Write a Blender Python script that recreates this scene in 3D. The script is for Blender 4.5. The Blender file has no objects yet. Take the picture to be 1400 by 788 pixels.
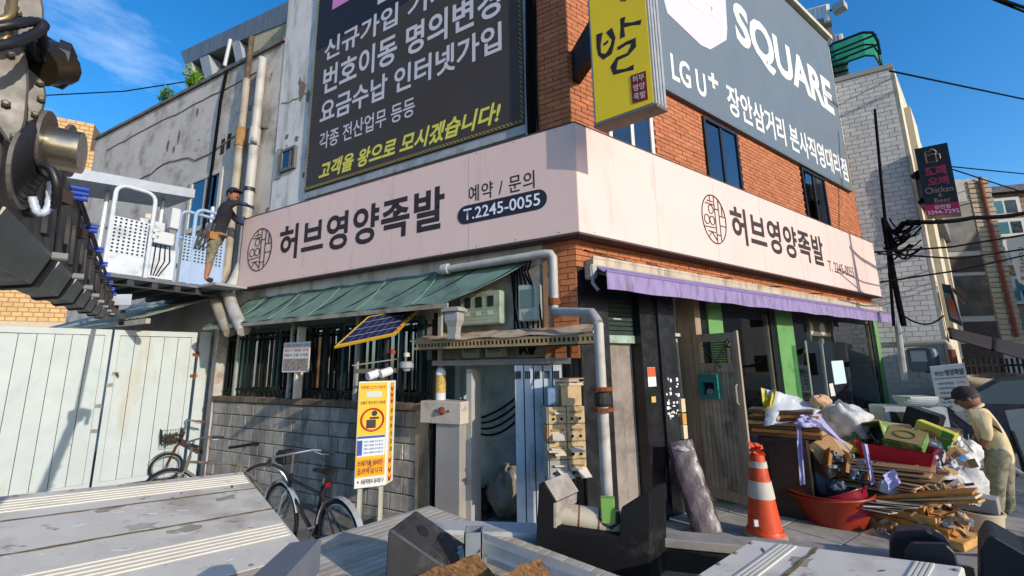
import bpy, bmesh, math, random
from mathutils import Vector, Matrix
random.seed(7)
R_ = math.radians
scene = bpy.context.scene
COL = scene.collection

# ---------------------------------------------------------------- camera
FPX = 578.0; HC = 1.85                       # focal length in photo pixels (1400 wide), eye height
PITCH = R_(10.15); ROLL = R_(-0.9)
_c, _s = math.cos(ROLL), math.sin(ROLL)
def _rr(v): return Vector((_c*v[0]-_s*v[1], _s*v[0]+_c*v[1], v[2]))
AX = _rr((1, 0, 0)); AY = _rr((0, math.sin(PITCH), math.cos(PITCH))); AZ = _rr((0, -math.cos(PITCH), math.sin(PITCH)))
cam_d = bpy.data.cameras.new('camera'); cam = bpy.data.objects.new('camera', cam_d); COL.objects.link(cam)
cam_d.sensor_width = 36; cam_d.lens = FPX/1400*36; cam_d.clip_start = 0.05; cam_d.clip_end = 3000
right = Vector((AX[0], AY[0], AZ[0])); down = Vector((AX[1], AY[1], AZ[1])); fwd = Vector((AX[2], AY[2], AZ[2]))
m3 = Matrix((right, -down, -fwd)).transposed()
cam.matrix_world = Matrix.Translation((0, 0, HC)) @ m3.to_4x4()
scene.camera = cam

# ---------------------------------------------------------------- frames of the two street walls
aL, aR = R_(61.8), R_(55.85)
UR = Vector((math.sin(aR), math.cos(aR), 0)); NR = Vector((math.cos(aR), -math.sin(aR), 0))
UL = Vector((-math.sin(aL), math.cos(aL), 0)); NL = Vector((-math.cos(aL), -math.sin(aL), 0))
C0 = Vector((0.7214, 4.6662, 0)); Z = Vector((0, 0, 1)); EYE = Vector((0, 0, HC))
def FR(s, o, z): return C0 + UR*s + NR*o + Z*z
def FL(s, o, z): return C0 + UL*s + NL*o + Z*z
def ray(x, y):
    d = Vector((x-700, y-394, FPX)); return Vector((d.dot(AX), d.dot(AY), d.dot(AZ)))
def atz(x, y, z):
    d = ray(x, y); return EYE + d*((z-HC)/d.z)
def onplane(x, y, P, n):
    d = ray(x, y); return EYE + d*((P-EYE).dot(n)/d.dot(n))
def PR(x, y, o=0.0):
    q = onplane(x, y, C0+NR*o, NR); return (q-C0).dot(UR), q.z
def PL(x, y, o=0.0):
    q = onplane(x, y, C0+NL*o, NL); return (q-C0).dot(UL), q.z
def atd(x, y, dist):
    d = ray(x, y); return EYE + d*(dist/math.hypot(d.x, d.y))

# ---------------------------------------------------------------- sky, sun, exposure
SUNDIR = (UR*0.22 + NR*1.0 + Z*0.37).normalized()          # towards the sun, from the blade sign's shadow
SUN_EL = math.asin(SUNDIR.z); SUN_AZ = math.atan2(SUNDIR.x, SUNDIR.y)
w = bpy.data.worlds.new('World'); scene.world = w; w.use_nodes = True
nt = w.node_tree; nt.nodes.clear()
sky = nt.nodes.new('ShaderNodeTexSky'); sky.sky_type = 'NISHITA'; sky.sun_disc = False
sky.sun_elevation = SUN_EL; sky.sun_rotation = SUN_AZ
sky.altitude = 0; sky.air_density = 1.0; sky.dust_density = 0.9; sky.ozone_density = 4.0
bg = nt.nodes.new('ShaderNodeBackground'); bg.inputs['Strength'].default_value = 0.15
ow = nt.nodes.new('ShaderNodeOutputWorld')
hs_w = nt.nodes.new('ShaderNodeHueSaturation'); hs_w.inputs['Saturation'].default_value = 1.28
nt.links.new(sky.outputs[0], hs_w.inputs['Color']); 
tcw = nt.nodes.new('ShaderNodeTexCoord'); mpw = nt.nodes.new('ShaderNodeMapping'); mpw.inputs['Scale'].default_value = (1.3, 1.3, 4.0); mpw.inputs['Location'].default_value = (3.1, .4, 0)
nzw = nt.nodes.new('ShaderNodeTexNoise'); nzw.inputs['Scale'].default_value = 1.6; nzw.inputs['Detail'].default_value = 9; nzw.inputs['Roughness'].default_value = .62
mrw = nt.nodes.new('ShaderNodeMapRange'); mrw.inputs[1].default_value = .60; mrw.inputs[2].default_value = .82; mrw.inputs[3].default_value = 0; mrw.inputs[4].default_value = .28
mxw = nt.nodes.new('ShaderNodeMix'); mxw.data_type = 'RGBA'; mxw.inputs[7].default_value = (7.5, 8.0, 8.6, 1)      # thin high cloud
nt.links.new(tcw.outputs['Generated'], mpw.inputs['Vector']); nt.links.new(mpw.outputs[0], nzw.inputs['Vector']); nt.links.new(nzw.outputs[0], mrw.inputs[0]); nt.links.new(mrw.outputs[0], mxw.inputs[0])
nt.links.new(hs_w.outputs[0], mxw.inputs[6]); nt.links.new(mxw.outputs[2], bg.inputs['Color']); nt.links.new(bg.outputs[0], ow.inputs['Surface'])
sl = bpy.data.lights.new('sun', 'SUN'); sl.energy = 2.75; sl.angle = R_(0.53); sl.color = (1.0, 0.90, 0.77)
so = bpy.data.objects.new('sun', sl); COL.objects.link(so)
so.rotation_mode = 'QUATERNION'; so.rotation_quaternion = SUNDIR.to_track_quat('Z', 'Y'); so.location = (20, -20, 30)
scene.view_settings.view_transform = 'Standard'; scene.view_settings.look = 'None'
scene.view_settings.exposure = 0.70; scene.view_settings.gamma = 1.0; scene.view_settings.use_curve_mapping = False
scene.cycles.max_bounces = 8; scene.cycles.transparent_max_bounces = 12

# ---------------------------------------------------------------- materials
def lin(c):
    if isinstance(c, str):
        c = [int(c[i:i+2], 16)/255 for i in (0, 2, 4)]
    return tuple(x/12.92 if x <= .04045 else ((x+.055)/1.055)**2.4 for x in c)
MATS = {}
def mat(name, col=None, rough=.7, metal=0., var=.0, noise=0., nscale=6., dirt=None, dscale=3., damt=.5, streak=False,
        bump=0., bscale=60., spec=.4, alpha=None, trans=0., attr=0., coat=0., dark2=None, d2scale=9., d2amt=.3, emit=None, aniso=None, tw=0.):
    """var: per-object tint; noise: soft mottling; dirt: a second colour in patches (streaks run down when streak); attr: per-piece tint"""
    if name in MATS: return MATS[name]
    m = bpy.data.materials.new(name); m.use_nodes = True; t = m.node_tree; n = t.nodes; L = t.links
    b = n['Principled BSDF']; c = lin(col)+(1,) if not (isinstance(col, tuple) and len(col) == 4) else col
    geo = n.new('ShaderNodeNewGeometry'); cur = None
    def rgb(v):
        q = n.new('ShaderNodeRGB'); q.outputs[0].default_value = v; return q.outputs[0]
    cur = rgb(c)
    def mapping(sc):
        mp = n.new('ShaderNodeMapping'); mp.inputs['Scale'].default_value = sc; L.new(geo.outputs['Position'], mp.inputs['Vector']); return mp.outputs[0]
    def ntex(sc, detail=5, vec=None, rg=.6):
        q = n.new('ShaderNodeTexNoise'); q.inputs['Scale'].default_value = sc; q.inputs['Detail'].default_value = detail; q.inputs['Roughness'].default_value = rg
        L.new(vec or geo.outputs['Position'], q.inputs['Vector']); return q.outputs[0]
    def mix(a, bb, fac, mode='MIX'):
        q = n.new('ShaderNodeMix'); q.data_type = 'RGBA'; q.blend_type = mode
        if isinstance(fac, (int, float)): q.inputs[0].default_value = fac
        else: L.new(fac, q.inputs[0])
        L.new(a, q.inputs[6]); L.new(bb, q.inputs[7]); return q.outputs[2]
    def mr(v, a, bb, c0, c1):
        q = n.new('ShaderNodeMapRange'); q.inputs[1].default_value = a; q.inputs[2].default_value = bb
        q.inputs[3].default_value = c0; q.inputs[4].default_value = c1; L.new(v, q.inputs[0]); return q.outputs[0]
    def hsvv(a, val):
        q = n.new('ShaderNodeHueSaturation'); L.new(val, q.inputs['Value']); L.new(a, q.inputs['Color']); return q.outputs[0]
    if noise: cur = hsvv(cur, mr(ntex(nscale), .3, .7, 1-noise, 1+noise))
    if aniso: cur = hsvv(cur, mr(ntex(1., 6, mapping(aniso)), .3, .7, 1-.3, 1+.3))
    if var:
        oi = n.new('ShaderNodeObjectInfo'); cur = hsvv(cur, mr(oi.outputs['Random'], 0, 1, 1-var, 1+var))
    if attr:
        at = n.new('ShaderNodeAttribute'); at.attribute_name = 'rnd'; cur = hsvv(cur, mr(at.outputs['Fac'], 0, 1, 1-attr, 1+attr))
    if dirt:
        vec = mapping((1.9, 1.9, .42)) if streak else None
        f = ntex(dscale if not streak else dscale*.75, 8, vec, .66)
        cur = mix(cur, rgb(lin(dirt)+(1,)), mr(f, .62-damt*.3, .72, 0, .92))
    if dark2: cur = mix(cur, rgb(lin(dark2)+(1,)), mr(ntex(d2scale, 8, None, .7), .66-d2amt*.3, .70, 0, 1))
    L.new(cur, b.inputs['Base Color'])
    b.inputs['Roughness'].default_value = rough; b.inputs['Metallic'].default_value = metal
    b.inputs['Specular IOR Level'].default_value = spec
    if rough > .15 and trans == 0:
        L.new(mr(ntex(nscale*1.7), .3, .7, max(rough-.12, .03), min(rough+.12, 1)), b.inputs['Roughness'])
    if coat: b.inputs['Coat Weight'].default_value = coat; b.inputs['Coat Roughness'].default_value = .15
    if alpha is not None: b.inputs['Alpha'].default_value = alpha
    if trans: b.inputs['Transmission Weight'].default_value = trans
    if tw:                                                     # thin cloth or film letting light through
        tl = n.new('ShaderNodeBsdfTranslucent'); L.new(cur, tl.inputs['Color']); ms = n.new('ShaderNodeMixShader'); ms.inputs[0].default_value = tw
        L.new(b.outputs[0], ms.inputs[1]); L.new(tl.outputs[0], ms.inputs[2]); L.new(ms.outputs[0], n['Material Output'].inputs[0])
    if emit: b.inputs['Emission Color'].default_value = lin(emit[0])+(1,); b.inputs['Emission Strength'].default_value = emit[1]
    if bump:
        bp = n.new('ShaderNodeBump'); bp.inputs['Strength'].default_value = bump; bp.inputs['Distance'].default_value = .02
        L.new(ntex(bscale, 6), bp.inputs['Height']); L.new(bp.outputs[0], b.inputs['Normal'])
    MATS[name] = m; return m
def glass(name, tint=(.8, .9, .88), op=.25, rough=.02):
    """window pane: see-through, mirroring more at a flat angle"""
    if name in MATS: return MATS[name]
    m = bpy.data.materials.new(name); m.use_nodes = True; t = m.node_tree; n = t.nodes; L = t.links
    n.remove(n['Principled BSDF'])
    tr = n.new('ShaderNodeBsdfTransparent'); tr.inputs[0].default_value = tint+(1,)
    gl = n.new('ShaderNodeBsdfGlossy'); gl.inputs['Roughness'].default_value = rough; gl.inputs[0].default_value = (.95, .97, 1, 1)
    lw = n.new('ShaderNodeFresnel'); lw.inputs[0].default_value = 1.5
    ad = n.new('ShaderNodeMath'); ad.operation = 'ADD'; ad.use_clamp = True; ad.inputs[1].default_value = op; L.new(lw.outputs[0], ad.inputs[0])
    ms = n.new('ShaderNodeMixShader'); L.new(ad.outputs[0], ms.inputs[0]); L.new(tr.outputs[0], ms.inputs[1]); L.new(gl.outputs[0], ms.inputs[2])
    L.new(ms.outputs[0], n['Material Output'].inputs[0]); MATS[name] = m; return m

# ---------------------------------------------------------------- mesh builder
WL = {}                                                       # world location of every object's origin
class MB:
    def __init__(s): s.v = []; s.f = []; s.r = []
    def add(s, vs, fs, rnd=.5):
        k = len(s.v); s.v += [Vector(p) for p in vs]
        for f in fs: s.f.append([i+k for i in f]); s.r.append(rnd)
        return s
    def box(s, o, a, b, c, rnd=.5):
        o, a, b, c = map(Vector, (o, a, b, c))
        return s.add([o, o+a, o+a+b, o+b, o+c, o+a+c, o+a+b+c, o+b+c],
                     [(0, 1, 2, 3), (4, 5, 6, 7), (0, 1, 5, 4), (1, 2, 6, 5), (2, 3, 7, 6), (3, 0, 4, 7)], rnd)
    def fb(s, F, s0, s1, o0, o1, z0, z1, rnd=.5):              # box in a wall frame
        o = F(s0, o0, z0); return s.box(o, F(s1, o0, z0)-o, F(s0, o1, z0)-o, F(s0, o0, z1)-o, rnd)
    def cb(s, c, size, rz=0, M=None, rnd=.5):                  # box by centre, size, turn
        M = M or Matrix.Rotation(rz, 3, 'Z'); c = Vector(c)
        a, b, d = (M @ Vector((size[0], 0, 0)), M @ Vector((0, size[1], 0)), M @ Vector((0, 0, size[2])))
        return s.box(c-(a+b+d)/2, a, b, d, rnd)
    def prism(s, pts, ext, rnd=.5):
        pts = [Vector(p) for p in pts]; e = Vector(ext); n = len(pts)
        fs = [tuple(range(n)), tuple(range(2*n-1, n-1, -1))]+[(i, (i+1) % n, n+(i+1) % n, n+i) for i in range(n)]
        return s.add(pts+[p+e for p in pts], fs, rnd)
    def tube(s, pts, r, n=8, cap=True, closed=False, rnd=.5):
        pts = [Vector(p) for p in pts]; N = len(pts); rs = r if isinstance(r, (list, tuple)) else [r]*N
        k = len(s.v); prev = None
        for i, p in enumerate(pts):
            if closed: t = (pts[(i+1) % N]-pts[i-1])
            else: t = (pts[min(i+1, N-1)]-pts[max(i-1, 0)])
            t.normalize()
            if prev is None:
                a = t.orthogonal().normalized()
            else:
                a = prev-t*prev.dot(t)
                a = a.normalized() if a.length > 1e-6 else t.orthogonal().normalized()
            prev = a; b = t.cross(a)
            for j in range(n):
                q = 2*math.pi*j/n; s.v.append(p+(a*math.cos(q)+b*math.sin(q))*rs[i])
        M = N if closed else N-1
        for i in range(M):
            for j in range(n):
                a0 = k+i*n; b0 = k+((i+1) % N)*n
                s.f.append([a0+j, a0+(j+1) % n, b0+(j+1) % n, b0+j]); s.r.append(rnd)
        if cap and not closed:
            s.f.append([k+j for j in range(n)]); s.f.append([k+(N-1)*n+j for j in reversed(range(n))]); s.r += [rnd, rnd]
        return s
    def lathe(s, prof, c, ax=(0, 0, 1), n=20, rnd=.5, sy=1.):
        ax = Vector(ax).normalized(); a = ax.orthogonal().normalized()
        if abs(ax.z) > .99: a = Vector((1, 0, 0))
        b = ax.cross(a); c = Vector(c); k = len(s.v)
        for r, h in prof:
            for j in range(n):
                q = 2*math.pi*j/n; s.v.append(c+ax*h+(a*math.cos(q)+b*math.sin(q)*sy)*r)
        for i in range(len(prof)-1):
            for j in range(n):
                s.f.append([k+i*n+j, k+i*n+(j+1) % n, k+(i+1)*n+(j+1) % n, k+(i+1)*n+j]); s.r.append(rnd)
        if prof[0][0] > 1e-4: s.f.append([k+j for j in range(n)]); s.r.append(rnd)
        if prof[-1][0] > 1e-4: s.f.append([k+(len(prof)-1)*n+j for j in range(n)]); s.r.append(rnd)
        return s
    def sheet(s, rows, th=None, rnd=.5):                       # rows of points; th: thickness vector for a closed slab
        nr, nc = len(rows), len(rows[0]); k = len(s.v)
        for r in rows: s.v += [Vector(p) for p in r]
        if th is not None:
            for r in rows: s.v += [Vector(p)+Vector(th) for p in r]
        o = nr*nc
        for i in range(nr-1):
            for j in range(nc-1):
                q = [k+i*nc+j, k+i*nc+j+1, k+(i+1)*nc+j+1, k+(i+1)*nc+j]; s.f.append(q); s.r.append(rnd)
                if th is not None: s.f.append([x+o for x in reversed(q)]); s.r.append(rnd)
        if th is not None:
            rim = [(0, j) for j in range(nc)]+[(i, nc-1) for i in range(1, nr)]+[(nr-1, j) for j in range(nc-2, -1, -1)]+[(i, 0) for i in range(nr-2, 0, -1)]
            ids = [k+i*nc+j for i, j in rim]
            for a, b in zip(ids, ids[1:]+ids[:1]): s.f.append([a, b, b+o, a+o]); s.r.append(rnd)
        return s
    def build(s, name, m, parent=None, smooth=False, bevel=0., origin=None, fix=True, merge=False, jitter=0.):
        if parent is not None: off = WL[parent.name]
        elif origin is not None: off = Vector(origin)
        else:
            xs = [p.x for p in s.v]; ys = [p.y for p in s.v]; zs = [p.z for p in s.v]
            off = Vector(((min(xs)+max(xs))/2, (min(ys)+max(ys))/2, min(zs)))
        me = bpy.data.meshes.new(name)
        me.from_pydata([p-off for p in s.v], [], s.f)
        if fix or bevel or merge:
            bm = bmesh.new(); bm.from_mesh(me)
            if len(set(s.r)) > 1:
                pass
            if merge: bmesh.ops.remove_doubles(bm, verts=bm.verts, dist=1e-4)
            if fix: bmesh.ops.recalc_face_normals(bm, faces=bm.faces)
            if bevel:
                es = [e for e in bm.edges if len(e.link_faces) == 2 and e.calc_face_angle(0) > .6]
                bmesh.ops.bevel(bm, geom=es, offset=bevel, segments=2 if bevel > .012 else 1, affect='EDGES', clamp_overlap=True)
            bm.to_mesh(me); bm.free()
        if len(set(s.r)) > 1 and not bevel and len(me.polygons) == len(s.r):
            at = me.attributes.new('rnd', 'FLOAT', 'FACE'); at.data.foreach_set('value', s.r)
        if smooth:
            me.polygons.foreach_set('use_smooth', [True]*len(me.polygons))
            try: me.set_sharp_from_angle(angle=R_(40))
            except Exception: pass
        o = bpy.data.objects.new(name, me); COL.objects.link(o); me.materials.append(m)
        if parent is not None:
            o.parent = parent; o.location = (0, 0, 0); WL[o.name] = WL[parent.name].copy()
        else:
            o.location = off; WL[o.name] = off.copy()
        return o
def tag(o, label=None, cat=None, group=None, kind=None):
    if label: o['label'] = label
    if cat: o['category'] = cat
    if group: o['group'] = group
    if kind: o['kind'] = kind
    return o
def thing(name, label, cat, loc, group=None):
    o = bpy.data.objects.new(name, None); COL.objects.link(o); o.location = loc; o.empty_display_size = .1
    WL[o.name] = Vector(loc); return tag(o, label, cat, group)
def piece(name, me, loc, parent, rot=None, sc=None):           # a repeat sharing mesh data
    o = bpy.data.objects.new(name, me); COL.objects.link(o); o.parent = parent
    o.location = Vector(loc)-WL[parent.name]
    if rot is not None: o.rotation_euler = rot
    if sc is not None: o.scale = sc
    WL[o.name] = Vector(loc); return o
def copy_tree(o, loc=None, rz=None, parent=None, label=None):
    c = o.copy(); COL.objects.link(c); c.parent = parent
    WL[c.name] = Vector(loc) if loc is not None else WL[o.name].copy()
    if loc is not None and parent is None: c.location = loc
    if rz is not None: c.rotation_euler = (c.rotation_euler[0], c.rotation_euler[1], rz)
    if label: c['label'] = label
    for ch in list(o.children): copy_tree(ch, parent=c)
    return c
# lettering: the glyphs' bounding box is fitted to a rectangle given by three corner points (top-left, top-right, bottom-left)
def text(body, TL, TR, BL, m, parent, name='lettering', bold=0., lift=.003, depth=.004, sp=1., shear=0., split=False):
    cu = bpy.data.curves.new('t', 'FONT'); cu.body = body; cu.offset = bold; cu.space_character = sp; cu.shear = shear; cu.resolution_u = 3
    ob = bpy.data.objects.new('t', cu); COL.objects.link(ob)
    me = bpy.data.meshes.new_from_object(ob); bpy.data.objects.remove(ob); bpy.data.curves.remove(cu)
    xs = [v.co.x for v in me.vertices]; ys = [v.co.y for v in me.vertices]
    x0, x1, y0, y1 = min(xs), max(xs), min(ys), max(ys)
    TL, TR, BL = Vector(TL), Vector(TR), Vector(BL); ex, ey = TR-TL, TL-BL; nn = ex.cross(ey).normalized()
    off = WL[parent.name]
    for v in me.vertices:
        v.co = BL+ex*((v.co.x-x0)/max(x1-x0, 1e-6))+ey*((v.co.y-y0)/max(y1-y0, 1e-6))+nn*lift-off
    if split:                                                  # one mesh per word: cut at the widest gap
        ux = ex.normalized(); ps = sorted((min((me.vertices[i].co).dot(ux) for i in p.vertices), max((me.vertices[i].co).dot(ux) for i in p.vertices)) for p in me.polygons)
        hi = ps[0][1]; gap, cut = 0, None
        for a_, b_ in ps[1:]:
            if a_-hi > gap: gap, cut = a_-hi, (a_+hi)/2
            hi = max(hi, b_)
        for side in (0, 1):
            fs = [p for p in me.polygons if ((me.vertices[p.vertices[0]].co.dot(ux) > cut) == bool(side))]; ids = sorted({i for p in fs for i in p.vertices}); mp = {v: k for k, v in enumerate(ids)}
            m2 = bpy.data.meshes.new(name); m2.from_pydata([me.vertices[i].co.copy() for i in ids], [], [[mp[i] for i in p.vertices] for p in fs]); m2.materials.append(m)
            o = bpy.data.objects.new(name, m2); COL.objects.link(o); o.parent = parent; WL[o.name] = off.copy()
        bpy.data.meshes.remove(me); return o
    me.name = name; o = bpy.data.objects.new(name, me); COL.objects.link(o); me.materials.clear(); me.materials.append(m)
    o.parent = parent; WL[o.name] = off.copy(); return o
def textF(F, body, sl, sr, zt, zb, o, m, parent, **k):        # on a wall frame
    return text(body, F(sl, o, zt), F(sr, o, zt), F(sl, o, zb), m, parent, **k)
def lerp(a, b, t): return a+(b-a)*t
def sag(a, b, d, n=12):
    a, b = Vector(a), Vector(b); return [a.lerp(b, i/n)-Z*(4*d*(i/n)*(1-i/n)) for i in range(n+1)]
def ring(c, r, ax, n=24, a0=0, a1=2*math.pi, ry=None, up=None):
    ax = Vector(ax).normalized(); a = (Vector(up)-ax*Vector(up).dot(ax)).normalized() if up is not None else ax.orthogonal().normalized(); b = ax.cross(a)
    full = abs(a1-a0-2*math.pi) < 1e-6; N = n if full else n+1
    return [Vector(c)+a*math.cos(a0+(a1-a0)*i/n)*r+b*math.sin(a0+(a1-a0)*i/n)*(ry or r) for i in range(N)]
# ================================================================= ground
road = MB().sheet([[Vector((-150+i*30, -60+j*30, 0)) for i in range(11)] for j in range(11)])
M_ASPH = mat('asphalt', '77736c', .9, noise=.25, nscale=3, dirt='4d4a45', dscale=1.2, damt=.6, bump=.25, bscale=90)
tag(road.build('ground', M_ASPH, fix=False), kind='structure')
# pavement in front of the shop: slabs with open joints
pv = bpy.data.objects.new('pavement', None); COL.objects.link(pv); pv['kind'] = 'structure'; pv.location = FR(4, 1.2, 0); WL[pv.name] = FR(4, 1.2, 0)
M_SLAB = mat('paving', '9c968c', .9, var=.12, noise=.15, nscale=9, dirt='5a554d', dscale=2.2, damt=.5, bump=.2)
MB().fb(FR, .2, 13, -.2, 3.2, .004, .012).build('joint_bed', mat('joint', '4a4640', .95, noise=.2), pv)
sm = None
for i in range(21):
    for j in range(6):
        if sm is None:
            o = MB().fb(FR, .215, .795, -.19, .365, .012, .05).build('paving_slab', M_SLAB, pv, bevel=.006); sm = o
        else:
            c = o0 = bpy.data.objects.new('paving_slab', sm.data); COL.objects.link(c); c.parent = pv
            c.location = UR*(.6*i)+NR*(.565*j)+Z*random.uniform(-.004, .004); WL[c.name] = WL[pv.name]

# ================================================================= corner building
BLD = thing('corner_building', 'three storey corner building with brick street front and stained pale stucco side', 'building', C0)
M_STUC = mat('stucco_white', 'c3c1be', .9, noise=.10, nscale=2.2, dirt='6a635b', dscale=2.2, damt=.42, streak=True, dark2='3c362f', d2scale=1.6, d2amt=.10, bump=.12, bscale=30)
M_STUC2 = mat('stucco_beige', 'b9b2a9', .92, noise=.10, nscale=1.3, dirt='6f655a', dscale=1.5, damt=.45, dark2='4a4238', d2scale=.9, d2amt=.10, bump=.15, bscale=24)
M_MORT = mat('mortar', '937258', .95, noise=.15, nscale=20)
M_BRICK = mat('red_brick', 'a66541', .85, attr=.14, noise=.10, nscale=14, bump=.12, bscale=140)
M_BLACK = mat('black_panel', '16171a', .35, noise=.2, nscale=4, spec=.5)
M_CABLE = mat('cable_black', '0e0e0f', .95, spec=.05); M_DARK = mat('dark_void', '1a1a1a', .9)
TOP = 10.0; BACK = 9.0
def footprint(pts, z0, z1, m, name):
    return MB().prism([Vector((p.x, p.y, z0)) for p in pts], Z*(z1-z0)).build(name, m, BLD)
P_R = FR(9.42, 0, 0); P_RB = P_R-NR*5
P_L = FL(5.88, 0, 0)
# upper storeys: two volumes, tall corner block and low side block
footprint([C0, P_R, P_RB, P_L-NL*5, P_L], 3.0, TOP, M_STUC, 'upper_wall')
q0, q1 = FL(5.882, -.02, 0), FL(15.05, -.02, 0)
lw = MB(); a, b, c, d = q0, q1, q1-NL*5, q0-NL*5
vs = [Vector((p.x, p.y, 0)) for p in (a, b, c, d)]+[a+Z*8.28, b+Z*8.72, c+Z*8.72, d+Z*8.28]
lw.add(vs, [(0, 1, 2, 3), (4, 5, 6, 7), (0, 1, 5, 4), (1, 2, 6, 5), (2, 3, 7, 6), (3, 0, 4, 7)]); lw.build('side_wall', M_STUC2, BLD)
cp = MB(); cp.prism([FL(5.885, .03, 8.28), FL(15.08, .03, 8.72), FL(15.08, .03, 8.80), FL(5.885, .03, 8.36)], -NL*.3)
cp.build('coping', mat('coping_conc', '6f6a63', .95, noise=.2, dirt='38342f', dscale=4, damt=.6), BLD)
# cracks and spalled patches of the stucco
M_SPALL = mat('spalled', '6f6353', .95, noise=.3, nscale=20, bump=.4)
def blob(F, s, z, rs, rz, o, m, name='spalled_patch', n=9, sd=0):
    rn = random.Random(sd+int(s*97+z*31)); pts = []
    for i in range(n):
        q = 2*math.pi*i/n; k = rn.uniform(.55, 1.15); pts.append(F(s+math.cos(q)*rs*k, o-.01, z+math.sin(q)*rz*k))
    n_ = (F(0, 1, 0)-F(0, 0, 0)); MB().prism(pts, n_*.016).build(name, m, BLD)
for s, z, rs, rz in [(5.22, 6.95, .12, .22), (5.3, 7.15, .05, .1), (5.02, 6.75, .06, .16), (12.2, 5.35, .12, .3), (10.35, 7.25, .1, .16), (9.85, 7.35, .07, .2), (9.1, 7.75, .06, .12), (10.0, 7.05, .07, .1), (5.25, 5.98, .06, .06), (5.55, 6.1, .05, .06), (4.98, 5.2, .03, .08), (6.0, 4.75, .05, .07)]:
    blob(FL, s, z, rs, rz, 0 if s < 5.88 else -.02, M_SPALL)
ck = MB()
def crack(pts, r=.014):
    ck.tube(pts, r, 4)
crack([FL(s, -.015, 6.55+.12*math.sin(s*2)+.03*(s-6)+random.uniform(-.05, .05)) for s in [6.2+.3*i for i in range(26)]], .02)
crack([FL(s, .0, 6.62+random.uniform(-.03, .03)+.04*s) for s in [4.85+.12*i for i in range(9)]], .012)
crack([FL(s, -.012, 7.9+.03*(s-6)+random.uniform(-.03, .03)) for s in [6.5+.4*i for i in range(20)]], .012)
ck.build('crack', mat('crack_dark', '7a7066', .95, noise=.3, nscale=12), BLD)

def brick_field(F, s0, s1, z0, z1, out, holes=(), bw=.205, bh=.068, gap=.009, dep=.012, name='brickwork', m=M_BRICK, par=BLD, back=True, mort=None):
    mb = MB(); r = 0; z = z0
    while z < z1-.01:
        s = s0-(bw/2 if r % 2 else 0)
        while s < s1:
            a, b = max(s, s0), min(s+bw-gap, s1); zb = min(z+bh-gap, z1)
            cs, cz = (a+b)/2, (z+zb)/2
            if b-a > .02 and not any(h[0] < cs < h[1] and h[2] < cz < h[3] for h in holes):
                mb.fb(F, a, b, out-dep, out+random.uniform(-.003, .003), z, zb, random.random())
            s += bw
        z += bh; r += 1
    o = mb.build(name, m, par); o['kind'] = 'stuff'
    return o
# brick skin of the street front with three windows left open
WIN = [(PR(842, 165)[0]-.15, 1.53, 4.6, 5.3), (2.85, 3.88, 4.6, 5.72), (6.37, 7.50, 4.6, 5.76)]
MB().fb(FR, 0.0, 9.42, .001, .012, 3.0, 7.2).build('mortar', M_MORT, BLD)
MB().fb(FL, 0.003, .40, .001, .012, 1.9, TOP-.01).build('mortar', M_MORT, BLD)
brick_field(FR, -.016, 9.40, 4.35, 5.95, .03, WIN)
brick_field(FR, -.016, 1.75, 5.952, 8.4, .03)
brick_field(FR, -.016, 9.40, 2.92, 3.26, .03, bw=.205)
brick_field(FL, -.018, .37, 4.35, 8.2, .03)
brick_field(FL, -.018, .27, 1.9, 3.26, .03)
# windows of the brick front
M_ALUD = mat('dark_alu', '2a2b2c', .4, metal=.6, noise=.1); M_ALUW = mat('white_alu', 'c9c8c0', .5, noise=.08)
M_GL = glass('pane_glass', (.45, .5, .5), .08); M_GL2 = glass('pane_sky', (.75, .8, .82), .10)
def window(F, s0, s1, z0, z1, o, fm, par=BLD, split=.5, fw=.05, back='23262a', curtain=None, gl=None):
    wdw = MB(); d = .10
    for a, b, e, f in [(s0, s1, z0, z0+fw), (s0, s1, z1-fw, z1), (s0, s0+fw, z0+fw, z1-fw), (s1-fw, s1, z0+fw, z1-fw)]:
        wdw.fb(F, a, b, o-d, o+.035, e, f)
    w_ = wdw.build('window', fm, par)
    sm_ = lerp(s0, s1, split)
    MB().fb(F, sm_-fw*.6, sm_+fw*.6, o-d*.8, o+.012, z0+fw+.001, z1-fw-.001).build('mullion', fm, w_)
    MB().fb(F, s0+fw, sm_-fw*.6, o-.045, o-.038, z0+fw, z1-fw).build('pane', gl or M_GL, w_)
    MB().fb(F, sm_+fw*.6, s1-fw, o-.03, o-.023, z0+fw, z1-fw).build('pane', M_GL2 if gl is None else gl, w_)
    MB().fb(F, s0+.02, s1-.02, o-d-.12, o-d-.1, z0+.02, z1-.02).build('backing', mat('room_'+back, back, .9), w_)
    if curtain:
        MB().sheet([[F(lerp(s0+fw, sm_, i/12), o-.085+.012*(i % 2), z) for i in range(13)] for z in (z0+fw, z1-fw)], NF(F)*-.004).build('curtain', mat('curtain'+curtain, curtain, .9, noise=.1), w_)
    return w_
def NF(F): return F(0, 1, 0)-F(0, 0, 0)
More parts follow.
